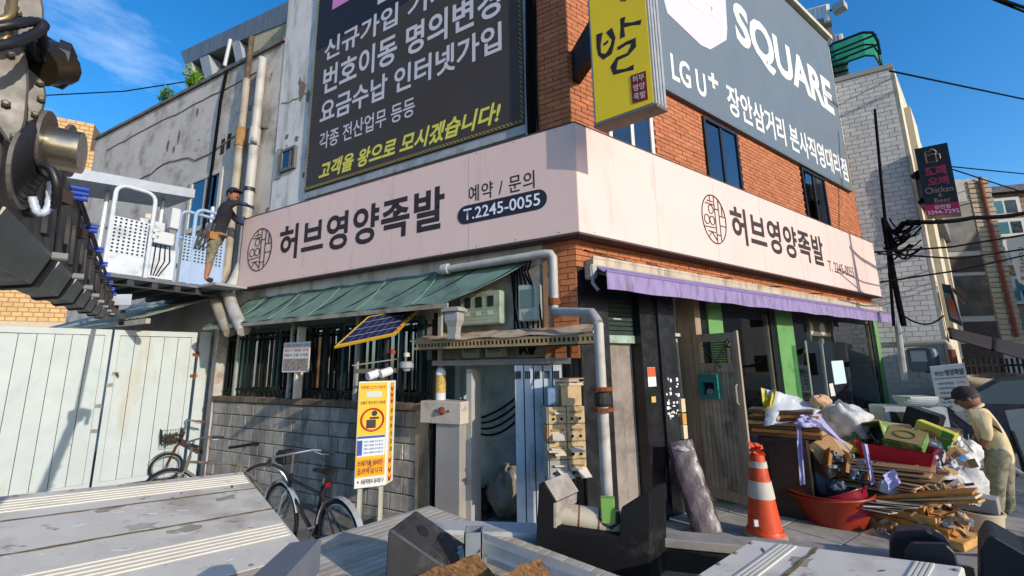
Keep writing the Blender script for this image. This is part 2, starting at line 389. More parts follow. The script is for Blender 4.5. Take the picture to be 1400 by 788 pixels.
# the wall volume is solid, so each window sits in a shallow dark reveal in front of it
def window_proud(F, s0, s1, z0, z1, fm, **k): return window(F, s0, s1, z0, z1, .05, fm, **k)
for i, (a, b, z0, z1) in enumerate(WIN):
    pass
def win3(F, s0, s1, z0, z1, fm, base, split=.5, curtain=None, fw=.05, inner=None):
    """framed sliding window: frame, meeting stile, two panes and a dark room behind, base = plane of the wall face"""
    mb = MB()
    for a, b, e, f in [(s0, s1, z0, z0+fw), (s0, s1, z1-fw, z1), (s0, s0+fw, z0+fw, z1-fw), (s1-fw, s1, z0+fw, z1-fw)]:
        mb.fb(F, a, b, base+.001, base+.055, e, f)
    w_ = mb.build('window', fm, BLD); sm_ = lerp(s0, s1, split)
    MB().fb(F, sm_-.03, sm_+.03, base+.015, base+.042, z0+fw+.001, z1-fw-.001).build('mullion', fm, w_)
    MB().fb(F, s0+fw-.01, s1-fw+.01, base+.0015, base+.004, z0+fw-.01, z1-fw+.01).build('backing', mat('room_'+(inner or '1b1e20'), inner or '1b1e20', .9, noise=.2), w_)
    MB().fb(F, sm_+.03, s1-fw, base+.005, base+.008, z0+fw, z1-fw).build('blind_or_reflection', mat('reflection_grey', '9da5a8', .7, noise=.15, nscale=2), w_)  # pale sheet behind one pane, a bright reflection put in as colour
    MB().fb(F, s0+fw, sm_-.03, base+.022, base+.026, z0+fw, z1-fw).build('pane', M_GL, w_)
    MB().fb(F, sm_+.03, s1-fw, base+.030, base+.034, z0+fw, z1-fw).build('pane', M_GL2, w_)
    if curtain:
        MB().sheet([[F(lerp(s0+fw, sm_-.05, i/12), base+.008+.006*(i % 2), z) for i in range(13)] for z in (z0+fw, z1-fw)]).build('curtain', mat('curtain'+curtain, curtain, .9, noise=.1), w_)
    return w_
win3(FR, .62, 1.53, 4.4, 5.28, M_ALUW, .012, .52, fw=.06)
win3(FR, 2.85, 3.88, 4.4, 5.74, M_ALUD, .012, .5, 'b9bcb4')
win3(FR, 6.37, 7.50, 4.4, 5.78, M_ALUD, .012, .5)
# stained lintel, gutter under the sign
M_GUT = mat('gutter_beige', 'b3a48c', .6, noise=.12, dirt='5d5143', dscale=5, damt=.45, streak=True)
gt = MB(); gt.fb(FR, .12, 9.5, .035, .16, 2.925, 3.0); gt.fb(FR, .12, 9.5, .15, .165, 3.0, 3.03); gt.build('gutter', M_GUT, BLD)
# corner pipe shoe and wires along the lintel
for k in range(3):
    MB().tube(sag(FR(.1+k*1.1, .05, 3.12-.02*k), FR(3.2+k*1.7, .05, 3.1+.02*k), .06+.02*k, 16), .006, 5).build('wire', M_BLACK, BLD)

# ---- ground floor, street front (right of the corner)
M_CONC = mat('raw_concrete', '8c8279', .95, noise=.15, nscale=5, dirt='4b4038', dscale=2, damt=.55, bump=.3, bscale=35)
M_GREEN = mat('green_paint', '5f8f52', .55, noise=.08, nscale=8, dirt='39592f', dscale=4, damt=.3)
M_GREY = mat('grey_door', '9b9a94', .6, noise=.06, dirt='6d6a63', dscale=3, damt=.35)
M_FLOOR = mat('shop_floor', 'a89d8c', .6, noise=.2)
bl = MB(); bl.fb(FR, .02, .47, -.3, .015, .02, 2.92); bl.fb(FR, .47, 1.17, -.24, -.12, 2.15, 2.92)
bl.build('black_surround', M_BLACK, BLD)
sh = MB(); z = 2.17
while z < 2.90:
    sh.fb(FR, .475, 1.165, -.12, -.085, z+.006, z+.05); sh.fb(FR, .475, 1.165, -.12, -.10, z, z+.006); z += .056
SHT = sh.build('roller_shutter', mat('shutter_slat', '26332f', .5, metal=.3, noise=.1), BLD)
MB().fb(FR, .475, 1.165, -.125, -.07, 2.075, 2.168).build('shutter_lip', mat('shutter_lip', '8fa79a', .5, metal=.2, noise=.15, dirt='7d5b3a', dscale=9, damt=.4), SHT)
MB().fb(FR, .66, .80, -.084, -.082, 2.36, 2.375).build('print', mat('print_grey', '9aa3a0', .7), SHT)
cc = MB(); cc.fb(FR, .44, .80, -.40, -.14, .02, 2.09); cc.fb(FR, .808, 1.2, -.40, -.145, .02, 2.09); cc.build('concrete_panel', M_CONC, BLD)
bp = MB(); bp.fb(FR, 1.02, 1.33, -.3, .02, .02, 2.93); bp.build('black_pillar', M_BLACK, BLD)
MB().fb(FR, 1.33, 1.66, -.25, .055, .02, 2.92).build('black_pillar', mat('black_laminate', '24262a', .3, noise=.25, nscale=3, spec=.6, aniso=(9, 9, .6)), BLD)
nb = MB()
rn = random.Random(4)
for k in range(30):
    s = rn.uniform(1.36, 1.62); zz = rn.uniform(1.12, 1.62); nb.fb(FR, s, s+rn.uniform(.012, .05), .055, .058, zz, zz+rn.uniform(.01, .045))
nb.build('glue_mark', mat('glue_white', 'd8d6d0', .8), BLD)['kind'] = 'stuff'
for k, (zz, hh, cl) in enumerate([(1.22, .16, 'c9b391'), (1.07, .13, 'b98c4a'), (.9, .16, 'cbb795')]):
    MB().fb(FR, 1.60, 1.68, .055, .10, zz, zz+hh).build('wood_offcut', mat('offcut'+str(k), cl, .85, noise=.1), BLD)
st = MB().fb(FR, 1.09, 1.24, .02, .023, 1.55, 1.78).build('notice_sticker', mat('paper_white', 'd9d7d2', .8, noise=.05), BLD)
MB().fb(FR, 1.092, 1.238, .023, .0245, 1.665, 1.778).build('print', mat('print_orange', 'b8542f', .8), st)
MB().fb(FR, 1.13, 1.21, .02, .023, 1.36, 1.43).build('sticker', mat('sticker_yel', 'b7a24f', .8), BLD)
# grey side door behind, its closer bar
MB().fb(FR, 1.66, 2.14, -.3, -.26, .02, 2.92).build('back_panel', M_GREY, BLD)
dg = MB().fb(FR, 1.70, 2.08, -.255, -.21, .62, 2.16).build('grey_door', mat('grey_door_leaf', '98948c', .6, noise=.07, dirt='77716a', dscale=2, damt=.4), BLD)
MB().fb(FR, 1.70, 2.08, -.254, -.212, .04, .618).build('kick_panel', mat('kick', '5f5f63', .6, noise=.1), dg)
MB().tube([FR(1.80, -.20, 1.83), FR(1.81, -.14, 1.83), FR(1.84, -.14, 1.78), FR(1.84, -.14, 1.3), FR(1.83, -.2, 1.27)], .016, 6).build('handle', M_BLACK, dg)
MB().fb(FR, 1.66, 2.14, -.24, -.18, 2.19, 2.235).build('light_strip', mat('strip_white', 'b4aca0', .5), BLD)
# shop room behind the glass
room = MB()
room.fb(FR, 2.16, 9.3, -4.2, -4.1, .02, 2.95); room.fb(FR, 2.06, 2.14, -4.1, -.3, .02, 2.95); room.fb(FR, 9.3, 9.4, -4.2, -.06, .02, 2.95)
room.build('room_wall', mat('room_wall', 'd2cdbf', .9, noise=.15), BLD)
MB().fb(FR, 2.14, 9.3, -4.1, -.02, .02, .06).build('room_floor', M_FLOOR, BLD)
gp = MB()
GPIL = [(2.49, 2.86), (4.52, 5.12), (9.22, 9.72)]
for a, b in GPIL:
    MB().fb(FR, a, b, -.22, .03, .04, 2.93).build('green_pillar', M_GREEN, BLD)
    MB().fb(FR, a-.16, a-.002, -.22, .005, .04, 2.93).build('black_jamb', M_BLACK, BLD)
MB().fb(FR, 2.9, 9.05, -.25, -.02, 2.62, 2.93).build('transom', mat('transom_dark', '2e2c28', .6, noise=.3, nscale=3), BLD)
M_SG = glass('shop_glass', (.80, .90, .86), .08)
for a, b in [(2.87, 4.34), (5.14, 5.95), (7.0, 9.04)]:
    MB().fb(FR, a, b, -.055, -.045, .10, 2.60).build('glass_pane', M_SG, BLD)
    fr_ = MB(); fr_.fb(FR, a, b, -.08, -.02, .06, .10); fr_.fb(FR, a, a+.035, -.08, -.02, .1, 2.6); fr_.fb(FR, b-.035, b, -.08, -.02, .1, 2.6)
    fr_.build('glass_frame', mat('steel_frame', '6f6a5f', .45, metal=.5, noise=.15), BLD)
# purple blind things on the transom: poster with round dishes
MB().fb(FR, 5.3, 8.9, -.15, -.12, 2.30, 2.60).build('menu_poster', mat('poster_dark', '5e584a', .8, noise=.3, nscale=5), BLD)
for k in range(6):
    MB().lathe([(0, .012), (.11, .012), (.13, .004), (.13, 0)], FR(5.65+k*.55, -.118, 2.44), NR, 14).build('poster_dish', mat('dish', 'b3aca0', .7), BLD)
MB().fb(FR, 3.0, 4.2, -.15, -.12, 2.15, 2.6).build('menu_poster', mat('poster_pink', '9a9088', .8, noise=.3, nscale=7), BLD)
for k in range(5):
    MB().lathe([(0, .01), (.07, .01), (.07, 0)], FR(3.2+.12*k, -.118, 2.42-.05*(k % 2)), NR, 10).build('poster_flower', mat('flower', 'a98a92', .7), BLD)
# ================================================================= pink shop sign round the corner
M_PINK = mat('pink_flex', 'd6bab0', .55, noise=.03, nscale=.8, spec=.35, dirt='c3a69b', dscale=2.5, damt=.2, streak=True, bump=.10, bscale=1.6)
M_INK = mat('ink_brown', '2e211f', .6); M_INKB = mat('ink_darkpill', '25202a', .5); M_WHT = mat('white_letter', 'd9dbe6', .6)
M_EDGE = mat('sign_edge', '4a3d3a', .6)
ZB, ZT, SO = 3.25, 4.545, .22
SGN = thing('shop_sign', 'long pale pink shop sign wrapping the building corner above the awnings', 'sign', FR(-.13, .2, ZB))
kc = .22*math.tan((math.pi-(aL+aR))/2)                                         # mitre of the sign planes
crn = FR(-.127, SO, 0)
nz = Z*(ZT-ZB)
MB().prism([FR(-.127, SO, ZB), FR(9.37, SO, ZB), FR(9.37, .035, ZB), FR(.0, .035, ZB)], nz).build('sign_face', M_PINK, SGN, bevel=.004)
MB().prism([FL(-.137, SO, ZB), FL(6.28, SO, ZB), FL(6.28, .035, ZB), FL(0, .035, ZB)], nz).build('sign_face', M_PINK, SGN, bevel=.004)
ed = MB()
for z0, z1 in ((ZB-.022, ZB), (ZT, ZT+.012)):
    ed.prism([FR(-.130, SO+.006, z0), FR(9.376, SO+.006, z0), FR(9.376, .036, z0), FR(.0, .036, z0)], Z*(z1-z0))
    ed.prism([FL(-.140, SO+.006, z0), FL(6.286, SO+.006, z0), FL(6.286, .036, z0), FL(0, .036, z0)], Z*(z1-z0))
ed.build('sign_trim', M_EDGE, SGN)
def tbox(P, l, r, t, b, o):                   # pixel points for left, right, top and bottom extents of a line of type
    return P(*l, o)[0], P(*r, o)[0], P(*t, o)[1], P(*b, o)[1]
sl_, sr_, zt_, zb_ = tbox(PL, (382, 335), (608, 275), (595, 256), (400, 354), SO)
textF(FL, '허브영양족발', sl_, sr_, zt_, zb_, SO, M_INK, SGN, bold=.026, sp=1.08)
sl_, sr_, zt_, zb_ = tbox(PR, (999.6, 310), (1126, 348), (1012, 285), (1012, 334), SO)
textF(FR, '허브영양족발', sl_, sr_, zt_, zb_, SO, M_INK, SGN, bold=.026, sp=1.08)
sl_, sr_, zt_, zb_ = tbox(PL, (641, 258), (731, 246), (725, 234), (727, 258), SO)
textF(FL, '예약 / 문의', sl_, sr_, zt_, zb_, SO, M_INK, SGN, bold=.006, sp=1.1)
ps0, pz = PL(626, 297, SO)[0], 0
pl0, pl1 = PL(626, 297, SO)[0], PL(748, 270, SO)[0]; pzt, pzb = PL(686, 270.5, SO)[1], PL(687, 296.5, SO)[1]
pr = (pzt-pzb)/2; pzc = (pzt+pzb)/2
pts = [FL(pl0-pr+pr*math.cos(q), SO+.001, pzc+pr*math.sin(q)) for q in [math.pi/2-math.pi*i/12 for i in range(13)]]
pts += [FL(pl1+pr-pr*math.cos(q), SO+.001, pzc+pr*math.sin(q)) for q in [-math.pi/2+math.pi*i/12 for i in range(13)]]
MB().prism(pts, NL*.004).build('phone_pill', M_INKB, SGN)
sl_, sr_ = PL(634, 295, SO)[0], PL(739, 274, SO)[0]
textF(FL, 'T.2245-0055', sl_, sr_, pzc+pr*.62, pzc-pr*.62, SO+.006, M_WHT, SGN, bold=.012)
sl_, sr_, zt_, zb_ = tbox(PR, (1132, 362), (1167, 372), (1135, 357), (1135, 371), SO)
textF(FR, 'T. 2245-0055', sl_, sr_, zt_, zb_, SO, M_INK, SGN)
M_SEAM = mat('seam_pink', 'bfa39a', .6)
for s_ in (1.25, 2.62, 3.98, 5.35, 6.7, 8.05): MB().fb(FR, s_-.002, s_+.002, SO+.0005, SO+.002, ZB+.004, ZT-.004).build('panel_seam', M_SEAM, SGN)
for s_ in (1.3, 2.6, 3.95, 5.2): MB().fb(FL, s_-.002, s_+.002, SO+.0005, SO+.002, ZB+.004, ZT-.004).build('panel_seam', M_SEAM, SGN)
for F_, n_, s9 in ((FR, NR, 9.2), (FL, NL, 6.1)):
    for k in range(12):
        for z_ in (ZB+.03, ZT-.03): MB().lathe([(.008, 0), (.006, .003)], F_(.1+k*s9/11.2, SO+.0005, z_), n_, 6).build('screw_head', M_EDGE, SGN)
# round emblem: an oval ring round letter strokes and little circles
def emblem(F, P, l, r, t, b, cx):
    s0, s1 = P(*l, SO)[0], P(*r, SO)[0]; z1, z0 = P(*t, SO)[1], P(*b, SO)[1]; sc, zc = (s0+s1)/2, (z0+z1)/2; rs, rz = abs(s1-s0)/2, (z1-z0)/2
    sg = 1 if s1 > s0 else -1
    def pt(x, y): return F(sc+sg*x*rs, SO+.004, zc+y*rz)
    mb = MB(); w_ = .009
    mb.tube([pt(math.cos(2*math.pi*i/40), math.sin(2*math.pi*i/40)) for i in range(40)], w_, 4, closed=True)
    for cxx, cyy, rr in [(-.22, .38, .2), (-.62, -.08, .21), (-.18, -.08, .2)]:
        mb.tube([pt(cxx+rr*math.cos(2*math.pi*i/16), cyy+rr*.9*math.sin(2*math.pi*i/16)) for i in range(16)], w_*.8, 4, closed=True)
    for ln in [[(-.5, .72), (.0, .72)], [(-.25, .72), (-.25, .98)], [(-.65, .6), (.1, .6)], [(.1, .95), (.1, -.95)], [(.45, .85), (.45, -.85)], [(.1, .45), (.45, .45)], [(.45, .2), (.98, .2)],
               [(.45, -.2), (.97, -.2)], [(.1, -.35), (-.9, -.4)], [(-.6, -.55), (0., -.55)], [(-.3, -.55), (-.6, -.8)], [(-.3, -.55), (.05, -.85)], [(.1, -.62), (.45, -.62)], [(.72, .65), (.72, .2)]]:
        mb.tube([pt(*ln[0]), pt(*ln[1])], w_*.8, 4)
    mb.build('emblem', M_INK, SGN)
emblem(FL, PL, (339, 350), (372, 335), (358, 313), (352, 370.5), 0)
emblem(FR, PR, (959.7, 295), (992, 305), (972, 267), (978, 333), 0)

# ================================================================= black phone-shop banner on the stucco side
BAN = thing('black_banner', 'large black banner with white Korean lettering on the stucco side wall', 'banner', FL(2.7, .02, 4.83))
M_BAN = mat('banner_black', '38322f', .75, noise=.10, nscale=1.2); M_BAN2 = mat('banner_navy', '161a27', .7, noise=.1)
MB().fb(FL, .57, 4.82, .02, .07, 4.83, 7.55).build('banner_sheet', M_BAN, BAN)
pf = MB(); pf.fb(FL, .57, 4.82, .02, .071, 7.551, 9.6); pf.build('banner_sheet', M_BAN2, BAN)
rim = MB()
for a, b, e, f in [(.50, 4.86, 4.70, 4.825)]: rim.fb(FL, a, b, .004, .05, e, f)
rim.fb(FL, .43, .565, .004, .05, 4.56, 9.5)
rim.build('banner_rail', mat('rail_grey', '8f9498', .55, noise=.12, dirt='5c5a55', dscale=5, damt=.4), BAN)
lc = MB()
for k in range(70):
    s = .60+k*.06; lc.tube([FL(s, .075, 4.845), FL(s+.045, .075, 4.885)], .006, 4); lc.tube([FL(s, .075, 4.885), FL(s+.045, .075, 4.845)], .004, 4)
for k in range(60):
    zz = 4.9+k*.07; lc.tube([FL(.585, .075, zz), FL(.615, .075, zz+.05)], .006, 4)
    lc.tube([FL(4.79, .075, zz), FL(4.81, .075, zz+.06)], .005, 4)
lc.build('lacing', mat('cord_yellow', '8a8148', .8), BAN)
M_BW = mat('banner_white', 'b9b6bd', .7); M_BY = mat('banner_yellow', 'c9c24e', .7)
BO = .071
for body, l, r, t, b, m_, bd, sh_ in [
    ('신규가입 기기변경', (444, 70), (690, -18), (525, 13), (452, 81), M_BW, .022, 0),
    ('번호이동 명의변경', (442, 112), (685, 20), (447, 92), (450, 127), M_BW, .022, 0),
    ('요금수납 인터넷가입', (438, 155), (686, 62), (445, 137), (446, 168), M_BW, .022, 0),
    ('각종 전산업무 등등', (437, 195), (567, 155), (441, 182), (443, 204), M_BW, .012, 0),
    ('고객을 왕으로 모시겠습니다!', (436, 236), (685, 158), (446, 221), (440, 246), M_BY, .03, .25)]:
    textF(FL, body, PL(*l, BO)[0], PL(*r, BO)[0], PL(*t, BO)[1], PL(*b, BO)[1], BO, m_, BAN, bold=bd, shear=sh_, split=True)
MB().fb(FL, PL(492, 2, BO)[0], PL(455, 5, BO)[0], .071, .076, PL(470, 5, BO)[1], 9.4).build('logo_block', mat('logo_pink', 'c07ab0', .7), BAN)
textF(FL, '단', PL(514, 5, BO)[0], PL(535, 0, BO)[0], 8.95, PL(520, 5, BO)[1], BO, M_BW, BAN, bold=.02)

# ================================================================= slate banner over the brick front
SQ = thing('slate_banner', 'slate grey phone shop banner with large white letters on the brick front', 'banner', FR(5.5, .1, 5.8))
M_SL = mat('banner_slate', '566470', .6, noise=.05, nscale=1.5, spec=.4)
MB().fb(FR, 1.35, 9.02, .034, .10, 5.80, 9.93).build('banner_sheet', M_SL, SQ)
rl = MB(); rl.fb(FR, 1.3, 9.08, .03, .2, 9.93, 10.03); rl.build('top_rail', mat('rail_cream', 'b7b096', .6, noise=.15), SQ)
lc = MB()
for k in range(110):
    s = 1.4+k*.07; lc.tube([FR(s, .104, 5.79), FR(s+.05, .104, 5.835)], .005, 4)
for k in range(58):
    zz = 5.82+k*.07; lc.tube([FR(8.985, .104, zz), FR(9.02, .104, zz+.045)], .006, 4)
lc.build('lacing', mat('cord_grey', '5a564c', .8), SQ)
M_SW = mat('banner_white2', 'd5d3cf', .6)
BO = .101
def qtext(body, tl, tr, bl, m_, par, o=BO, **k):
    textF(FR, body, PR(*tl, o)[0], PR(*tr, o)[0], PR(*tl, o)[1], PR(*bl, o)[1], o, m_, par, **k)
sqz1, sqz0 = PR(1010, 6, BO)[1], PR(1028, 76, BO)[1]
textF(FR, 'SQUARE', PR(1003, 20, BO)[0], PR(1140, 150, BO)[0], sqz1, sqz0-.1, BO, M_SW, SQ, bold=.035)
textF(FR, 'LG U', PR(918, 95, BO)[0], PR(966, 128, BO)[0], PR(921, 75, BO)[1], PR(935, 113, BO)[1]-.06, BO, M_SW, SQ, bold=.02)
textF(FR, '+', PR(969, 115, BO)[0], PR(982, 120, BO)[0], PR(978, 103, BO)[1], PR(974, 127, BO)[1]+.1, BO, M_SW, SQ, bold=.03)
textF(FR, '장안삼거리 본사직영대리점', PR(994, 135, BO)[0], PR(1158, 232, BO)[0], PR(1000, 118, BO)[1], PR(1002, 155, BO)[1]-.05, BO, M_SW, SQ, bold=.02)
hx = [PR(x, y, BO) for x, y in [(902, -22), (912, 18), (958, 62), (971, 68), (993, 55), (994, 40), (990, -30)]]
MB().prism([FR(s, BO, z) for s, z in hx], NR*.004).build('logo_block', mat('logo_palepink', 'cdb9c8', .6), SQ)
textF(FR, 'U+', PR(935, 5, BO)[0], PR(985, 10, BO)[0], PR(960, -25, BO)[1], PR(962, 20, BO)[1], BO+.005, M_SW, SQ, bold=.04)

# ================================================================= yellow blade sign
zb0 = 4.33; bA, bB, bA2, bB2 = (atz(x, y, zb0) for x, y in [(897, 142), (813, 172), (913, 150), (828, 179)])
bA2 = bA+(bA2-bA+bB2-bB)/2; bB2 = bB+(bA2-bA)
BLS = thing('blade_sign', 'yellow projecting sign box with black brush lettering on the building corner', 'sign', (bA+bB+bA2+bB2)/4)
M_YEL = mat('sign_yellow', 'ecc81a', .45, noise=.03, nscale=2); M_GRYM = mat('sign_alu', '9a9b99', .4, metal=.3, noise=.08)
bu = (bA-bB).normalized(); bt = (bA2-bA).normalized(); bn = Vector((-bu.y, bu.x, 0)); bn = bn if bn.dot(bt) < 0 else -bn; bw = (bA-bB).length
MB().prism([bA, bB, bB2, bA2], Z*3.3).build('cabinet', M_GRYM, BLS)
def FBl(s, o, z): return bB+bu*s+bn*o+Z*z
MB().fb(FBl, .02, bw-.02, .001, .008, .02, 3.28).build('yellow_face', M_YEL, BLS)
MB().prism([bA+bu*.008+bn*.006, bB-bu*.008+bn*.006, bB2-bu*.008, bA2+bu*.008], Z*-.028).build('bottom_trim', mat('sign_trim_br', '6b584a', .5, metal=.2), BLS)
sdl_ = (bA2-bA)
for k in range(3): MB().prism([bA+sdl_*(.12+.28*k)+bu*.0, bA+sdl_*(.30+.28*k), bA+sdl_*(.30+.28*k)+bu*.012, bA+sdl_*(.12+.28*k)+bu*.012], Z*3.28).build('side_rib', M_GRYM, BLS)
zt0 = onplane(800, 45, bB, bn).z
brk = bB.lerp(bB2, .5); q0 = FR(.12, .03, 0)
MB().prism([Vector((brk.x, brk.y, zt0-.22))-bt*.06+bu*.02, Vector((brk.x, brk.y, zt0-.22))+bt*.06+bu*.02, Vector((q0.x, q0.y, zt0-.22))+bt*.06, Vector((q0.x, q0.y, zt0-.22))-bt*.06], Z*.42).build('bracket', mat('bracket_black', '171513', .6, noise=.2, dirt='5b3a25', dscale=5, damt=.3), BLS)
def onface(x, y): return onplane(x, y, bB+bn*.008, bn)
def brush(strokes, m_, r=.034, name='brush_lettering'):       # painted strokes, flat on the face
    for st_ in strokes:
        pts = [onface(766+x/3.204, y/3.204) for x, y in st_]; mb = MB(); rs = [r*(.85+.3*math.sin(1.7*k+len(st_))) for k in range(len(pts))]
        mb.tube(pts, rs, 8); f0 = bB+bn*.008
        for v in mb.v: dd = (v-f0).dot(bn); v -= bn*(dd*.88)
        mb.build(name, m_, BLS)
brush([[(172, 148), (168, 200), (172, 238), (192, 250), (216, 232), (229, 196), (234, 170), (214, 132)], [(198, 186), (203, 194)], [(274, 78), (271, 120), (273, 165)], [(274, 112), (315, 105), (354, 97)], [(252, 214), (290, 190), (322, 178), (320, 205), (296, 238), (250, 258), (234, 290), (240, 318), (285, 308), (322, 295)]], M_INK)
brush([[(262, -30), (270, 2), (290, -4)]], mat('ink_red', '9c3020', .6), .03)
M_SEAL = mat('seal_red', '7d1820', .6)
sq_ = [onface(*p) for p in [(862, 104), (883, 97), (886, 136), (865, 142)]]
MB().prism(sq_, bn*.004).build('seal', M_SEAL, BLS)
def onS(u_, v): return sq_[0].lerp(sq_[1], u_).lerp(sq_[3].lerp(sq_[2], u_), v)+bn*.005
for k, t_ in enumerate(('허부', '영양', '족발')): text(t_, onS(.12, .06+.31*k), onS(.88, .06+.31*k), onS(.12, .30+.31*k), mat('seal_white', 'c9bdb4', .6), BLS, bold=.01)
# ================================================================= ground floor under the left half of the sign
M_WALLG = mat('wall_grey', '8b8985', .9, noise=.12, dirt='4f4b46', dscale=2, damt=.5, bump=.15, bscale=30)
M_DGRN = mat('yard_green', '47544f', .85, noise=.15, nscale=3, dirt='262c2a', dscale=2.5, damt=.5); M_PASS = mat('passage_paint', '94a3a2', .85, noise=.12, nscale=3, dirt='5c6766', dscale=2.5, damt=.45)
lg = MB()
lg.fb(FL, .0, 5.875, -.3, -.001, 1.92, 2.998)            # lintel band carrying the meters
lg.build('ground_floor_wall', M_WALLG, BLD)
lg2 = MB(); lg2.fb(FL, 1.7, 5.875, -.3, -.06, .02, 1.918); lg2.build('ground_floor_wall', M_DGRN, BLD)
MB().fb(FL, .2, 1.75, -.5, -.42, .02, 1.918).build('passage_wall', M_PASS, BLD)
MB().fb(FL, 1.62, 1.698, -.42, -.06, .02, 1.918).build('passage_wall', M_PASS, BLD)
MB().fb(FL, .02, .2, -.5, -.02, .02, 1.918).build('passage_wall', M_BLACK, BLD)
MB().fb(FL, .05, 2.4, -1.05, .55, .004, .10).build('door_step', M_CONC, BLD)
# teal window strip behind the railing
M_TEAL = mat('teal_frame', '3f6b5f', .5, noise=.15); M_TGL = glass('teal_glass', (.10, .2, .2), .25)
for k in range(6):
    a = 2.15+k*.78
    win_ = MB()
    for s0, s1, z0, z1 in [(a, a+.76, 1.45, 1.5), (a, a+.76, 2.45, 2.5), (a, a+.06, 1.5, 2.45), (a+.70, a+.76, 1.5, 2.45), (a+.36, a+.41, 1.5, 2.45)]: win_.fb(FL, s0, s1, -.0, .05, z0, z1)
    wo = win_.build('window', M_TEAL if k % 2 else mat('teal_frame2', '2d4c47', .5, noise=.2), BLD)
    MB().fb(FL, a+.055, a+.71, .012, .018, 1.495, 2.455).build('pane', M_TGL, wo)
    MB().fb(FL, a+.055, a+.71, .002, .006, 1.495, 2.455).build('backing', mat('room_teal', '1c2f2d', .8, noise=.4, nscale=4), wo)
MB().fb(FL, 6.2, 6.35, -.02, .06, 1.42, 2.5).build('light_jamb', mat('pale_green', '9ccfb4', .5), BLD)

# ================================================================= yard wall of concrete blocks
YW = thing('block_wall', 'weathered grey concrete block yard wall with a brick cap below the railing', 'wall', FL(4, .3, 0))
WO = .30
M_BLK = mat('block', '9a948a', .95, var=.16, noise=.18, nscale=7, dirt='3f3a32', dscale=2.4, damt=.62, streak=True, dark2='bdbab0', d2scale=3, d2amt=.22, bump=.35, bscale=60)
M_BLKB = mat('block_brown', '76694f', .95, var=.12, noise=.15, dirt='4a412f', dscale=4, damt=.4, bump=.3)
M_JT = mat('block_joint', '453f37', .95, noise=.2)
MB().fb(FL, 1.78, 6.5, WO-.16, WO-.012, .0, 1.30).build('mortar_core', M_JT, YW)
bm_ = MB().fb(FL, 0, .385, -.02, .0, 0, .185); b0 = None
rn = random.Random(11)
for r in range(7):
    z0 = 1.30-.195*(r+1)-.0
    s = 6.5+(.2 if r % 2 else 0)
    while s > 1.85:
        e = min(s, 6.5); a = max(s-.39, 1.79)
        if e-a > .06:
            mb = MB().fb(FL, a, e-.012, WO-.10, WO+rn.uniform(-.004, .008), max(z0, 0), z0+.183)
            brown = 2.3 < a < 3.0 and r in (1, 2, 3) and rn.random() < .8
            mb.build('block', M_BLKB if brown else M_BLK, YW, bevel=.007)
        s -= .39
cap = None
k = 0; s = 6.52
M_CAPB = mat('cap_brick', '6b5a4a', .95, var=.25, noise=.2, dirt='2d2822', dscale=3, damt=.6)
while s > 1.9:
    mb = MB().fb(FL, s-.10, s-.006, WO-.2, WO+.035, 1.305, 1.385+rn.uniform(-.004, .004)); mb.build('cap_brick', M_CAPB, YW, bevel=.004); s -= .1
# exposed broken end by the steel post
MB().prism([FL(1.98, WO+.03, 0), FL(1.74, WO+.03, 0), FL(1.76, WO+.03, .5), FL(1.80, WO+.03, 1.1), FL(1.76, WO+.03, 1.39), FL(2.0, WO+.03, 1.39)], -NL*.2).build('rendered_end', mat('render_tan', '9a8b72', .95, noise=.2, nscale=10, dirt='4b4033', dscale=3, damt=.6, streak=True, bump=.4), YW)
# ---- iron railing on the wall
RL = thing('iron_railing', 'dark painted iron railing standing on the block wall in front of teal windows', 'railing', FL(4, WO-.08, 1.39))
M_IRON = mat('iron_dark', '171814', .75, noise=.2, dirt='3a2a1c', dscale=8, damt=.2, spec=.15)
for zz in (1.48, 2.33): MB().fb(FL, 1.8, 6.4, WO-.115, WO-.085, zz, zz+.035).build('rail', M_IRON, RL)
bar0 = None
for k in range(38):
    s = 1.85+k*.122
    if bar0 is None: bar0 = MB().fb(FL, s-.012, s+.012, WO-.112, WO-.088, 1.388, 2.42).build('bar', M_IRON, RL)
    else: piece('bar', bar0.data, WL[RL.name]+UL*(s-1.85), RL)
MB().fb(FL, 1.79, 1.83, WO-.13, WO-.08, 1.39, 2.5).build('post', M_IRON, RL)
# ---- notice on its post
NT = thing('notice_board', 'white picture notice on a pale post fixed to the iron railing', 'notice', FL(4.7, WO, 1.39))
n0, nz1 = PL(388, 469, WO+.06); n1, nz0 = PL(421, 509, WO+.06)
MB().fb(FL, n1, n0, WO+.045, WO+.055, nz0, nz1).build('board', mat('notice_white', 'cfc9c2', .7, noise=.06), NT)
nm = (n0+n1)/2
MB().fb(FL, nm-.02, nm+.025, WO-.07, WO+.044, 1.39, 2.45).build('post', mat('post_white', 'b9b6a8', .7, noise=.1), NT)
nh = nz1-nz0
MB().fb(FL, n1+.02, n0-.02, WO+.055, WO+.057, nz0+.02, nz0+nh*.45).build('photo', mat('notice_photo', '8d817a', .8, noise=.5, nscale=25), NT)
for k, (t_, mm) in enumerate([('쓰레기 무단투기 금지', M_INK), ('위반시 과태료 부과', mat('ink_red2', 'a03226', .7)), ('적발시 고발 조치함', M_INK)]):
    zt_ = nz1-nh*(.06+.16*k); textF(FL, t_, n0-.03, n1+.03, zt_, zt_-nh*.10, WO+.055, mm, NT)

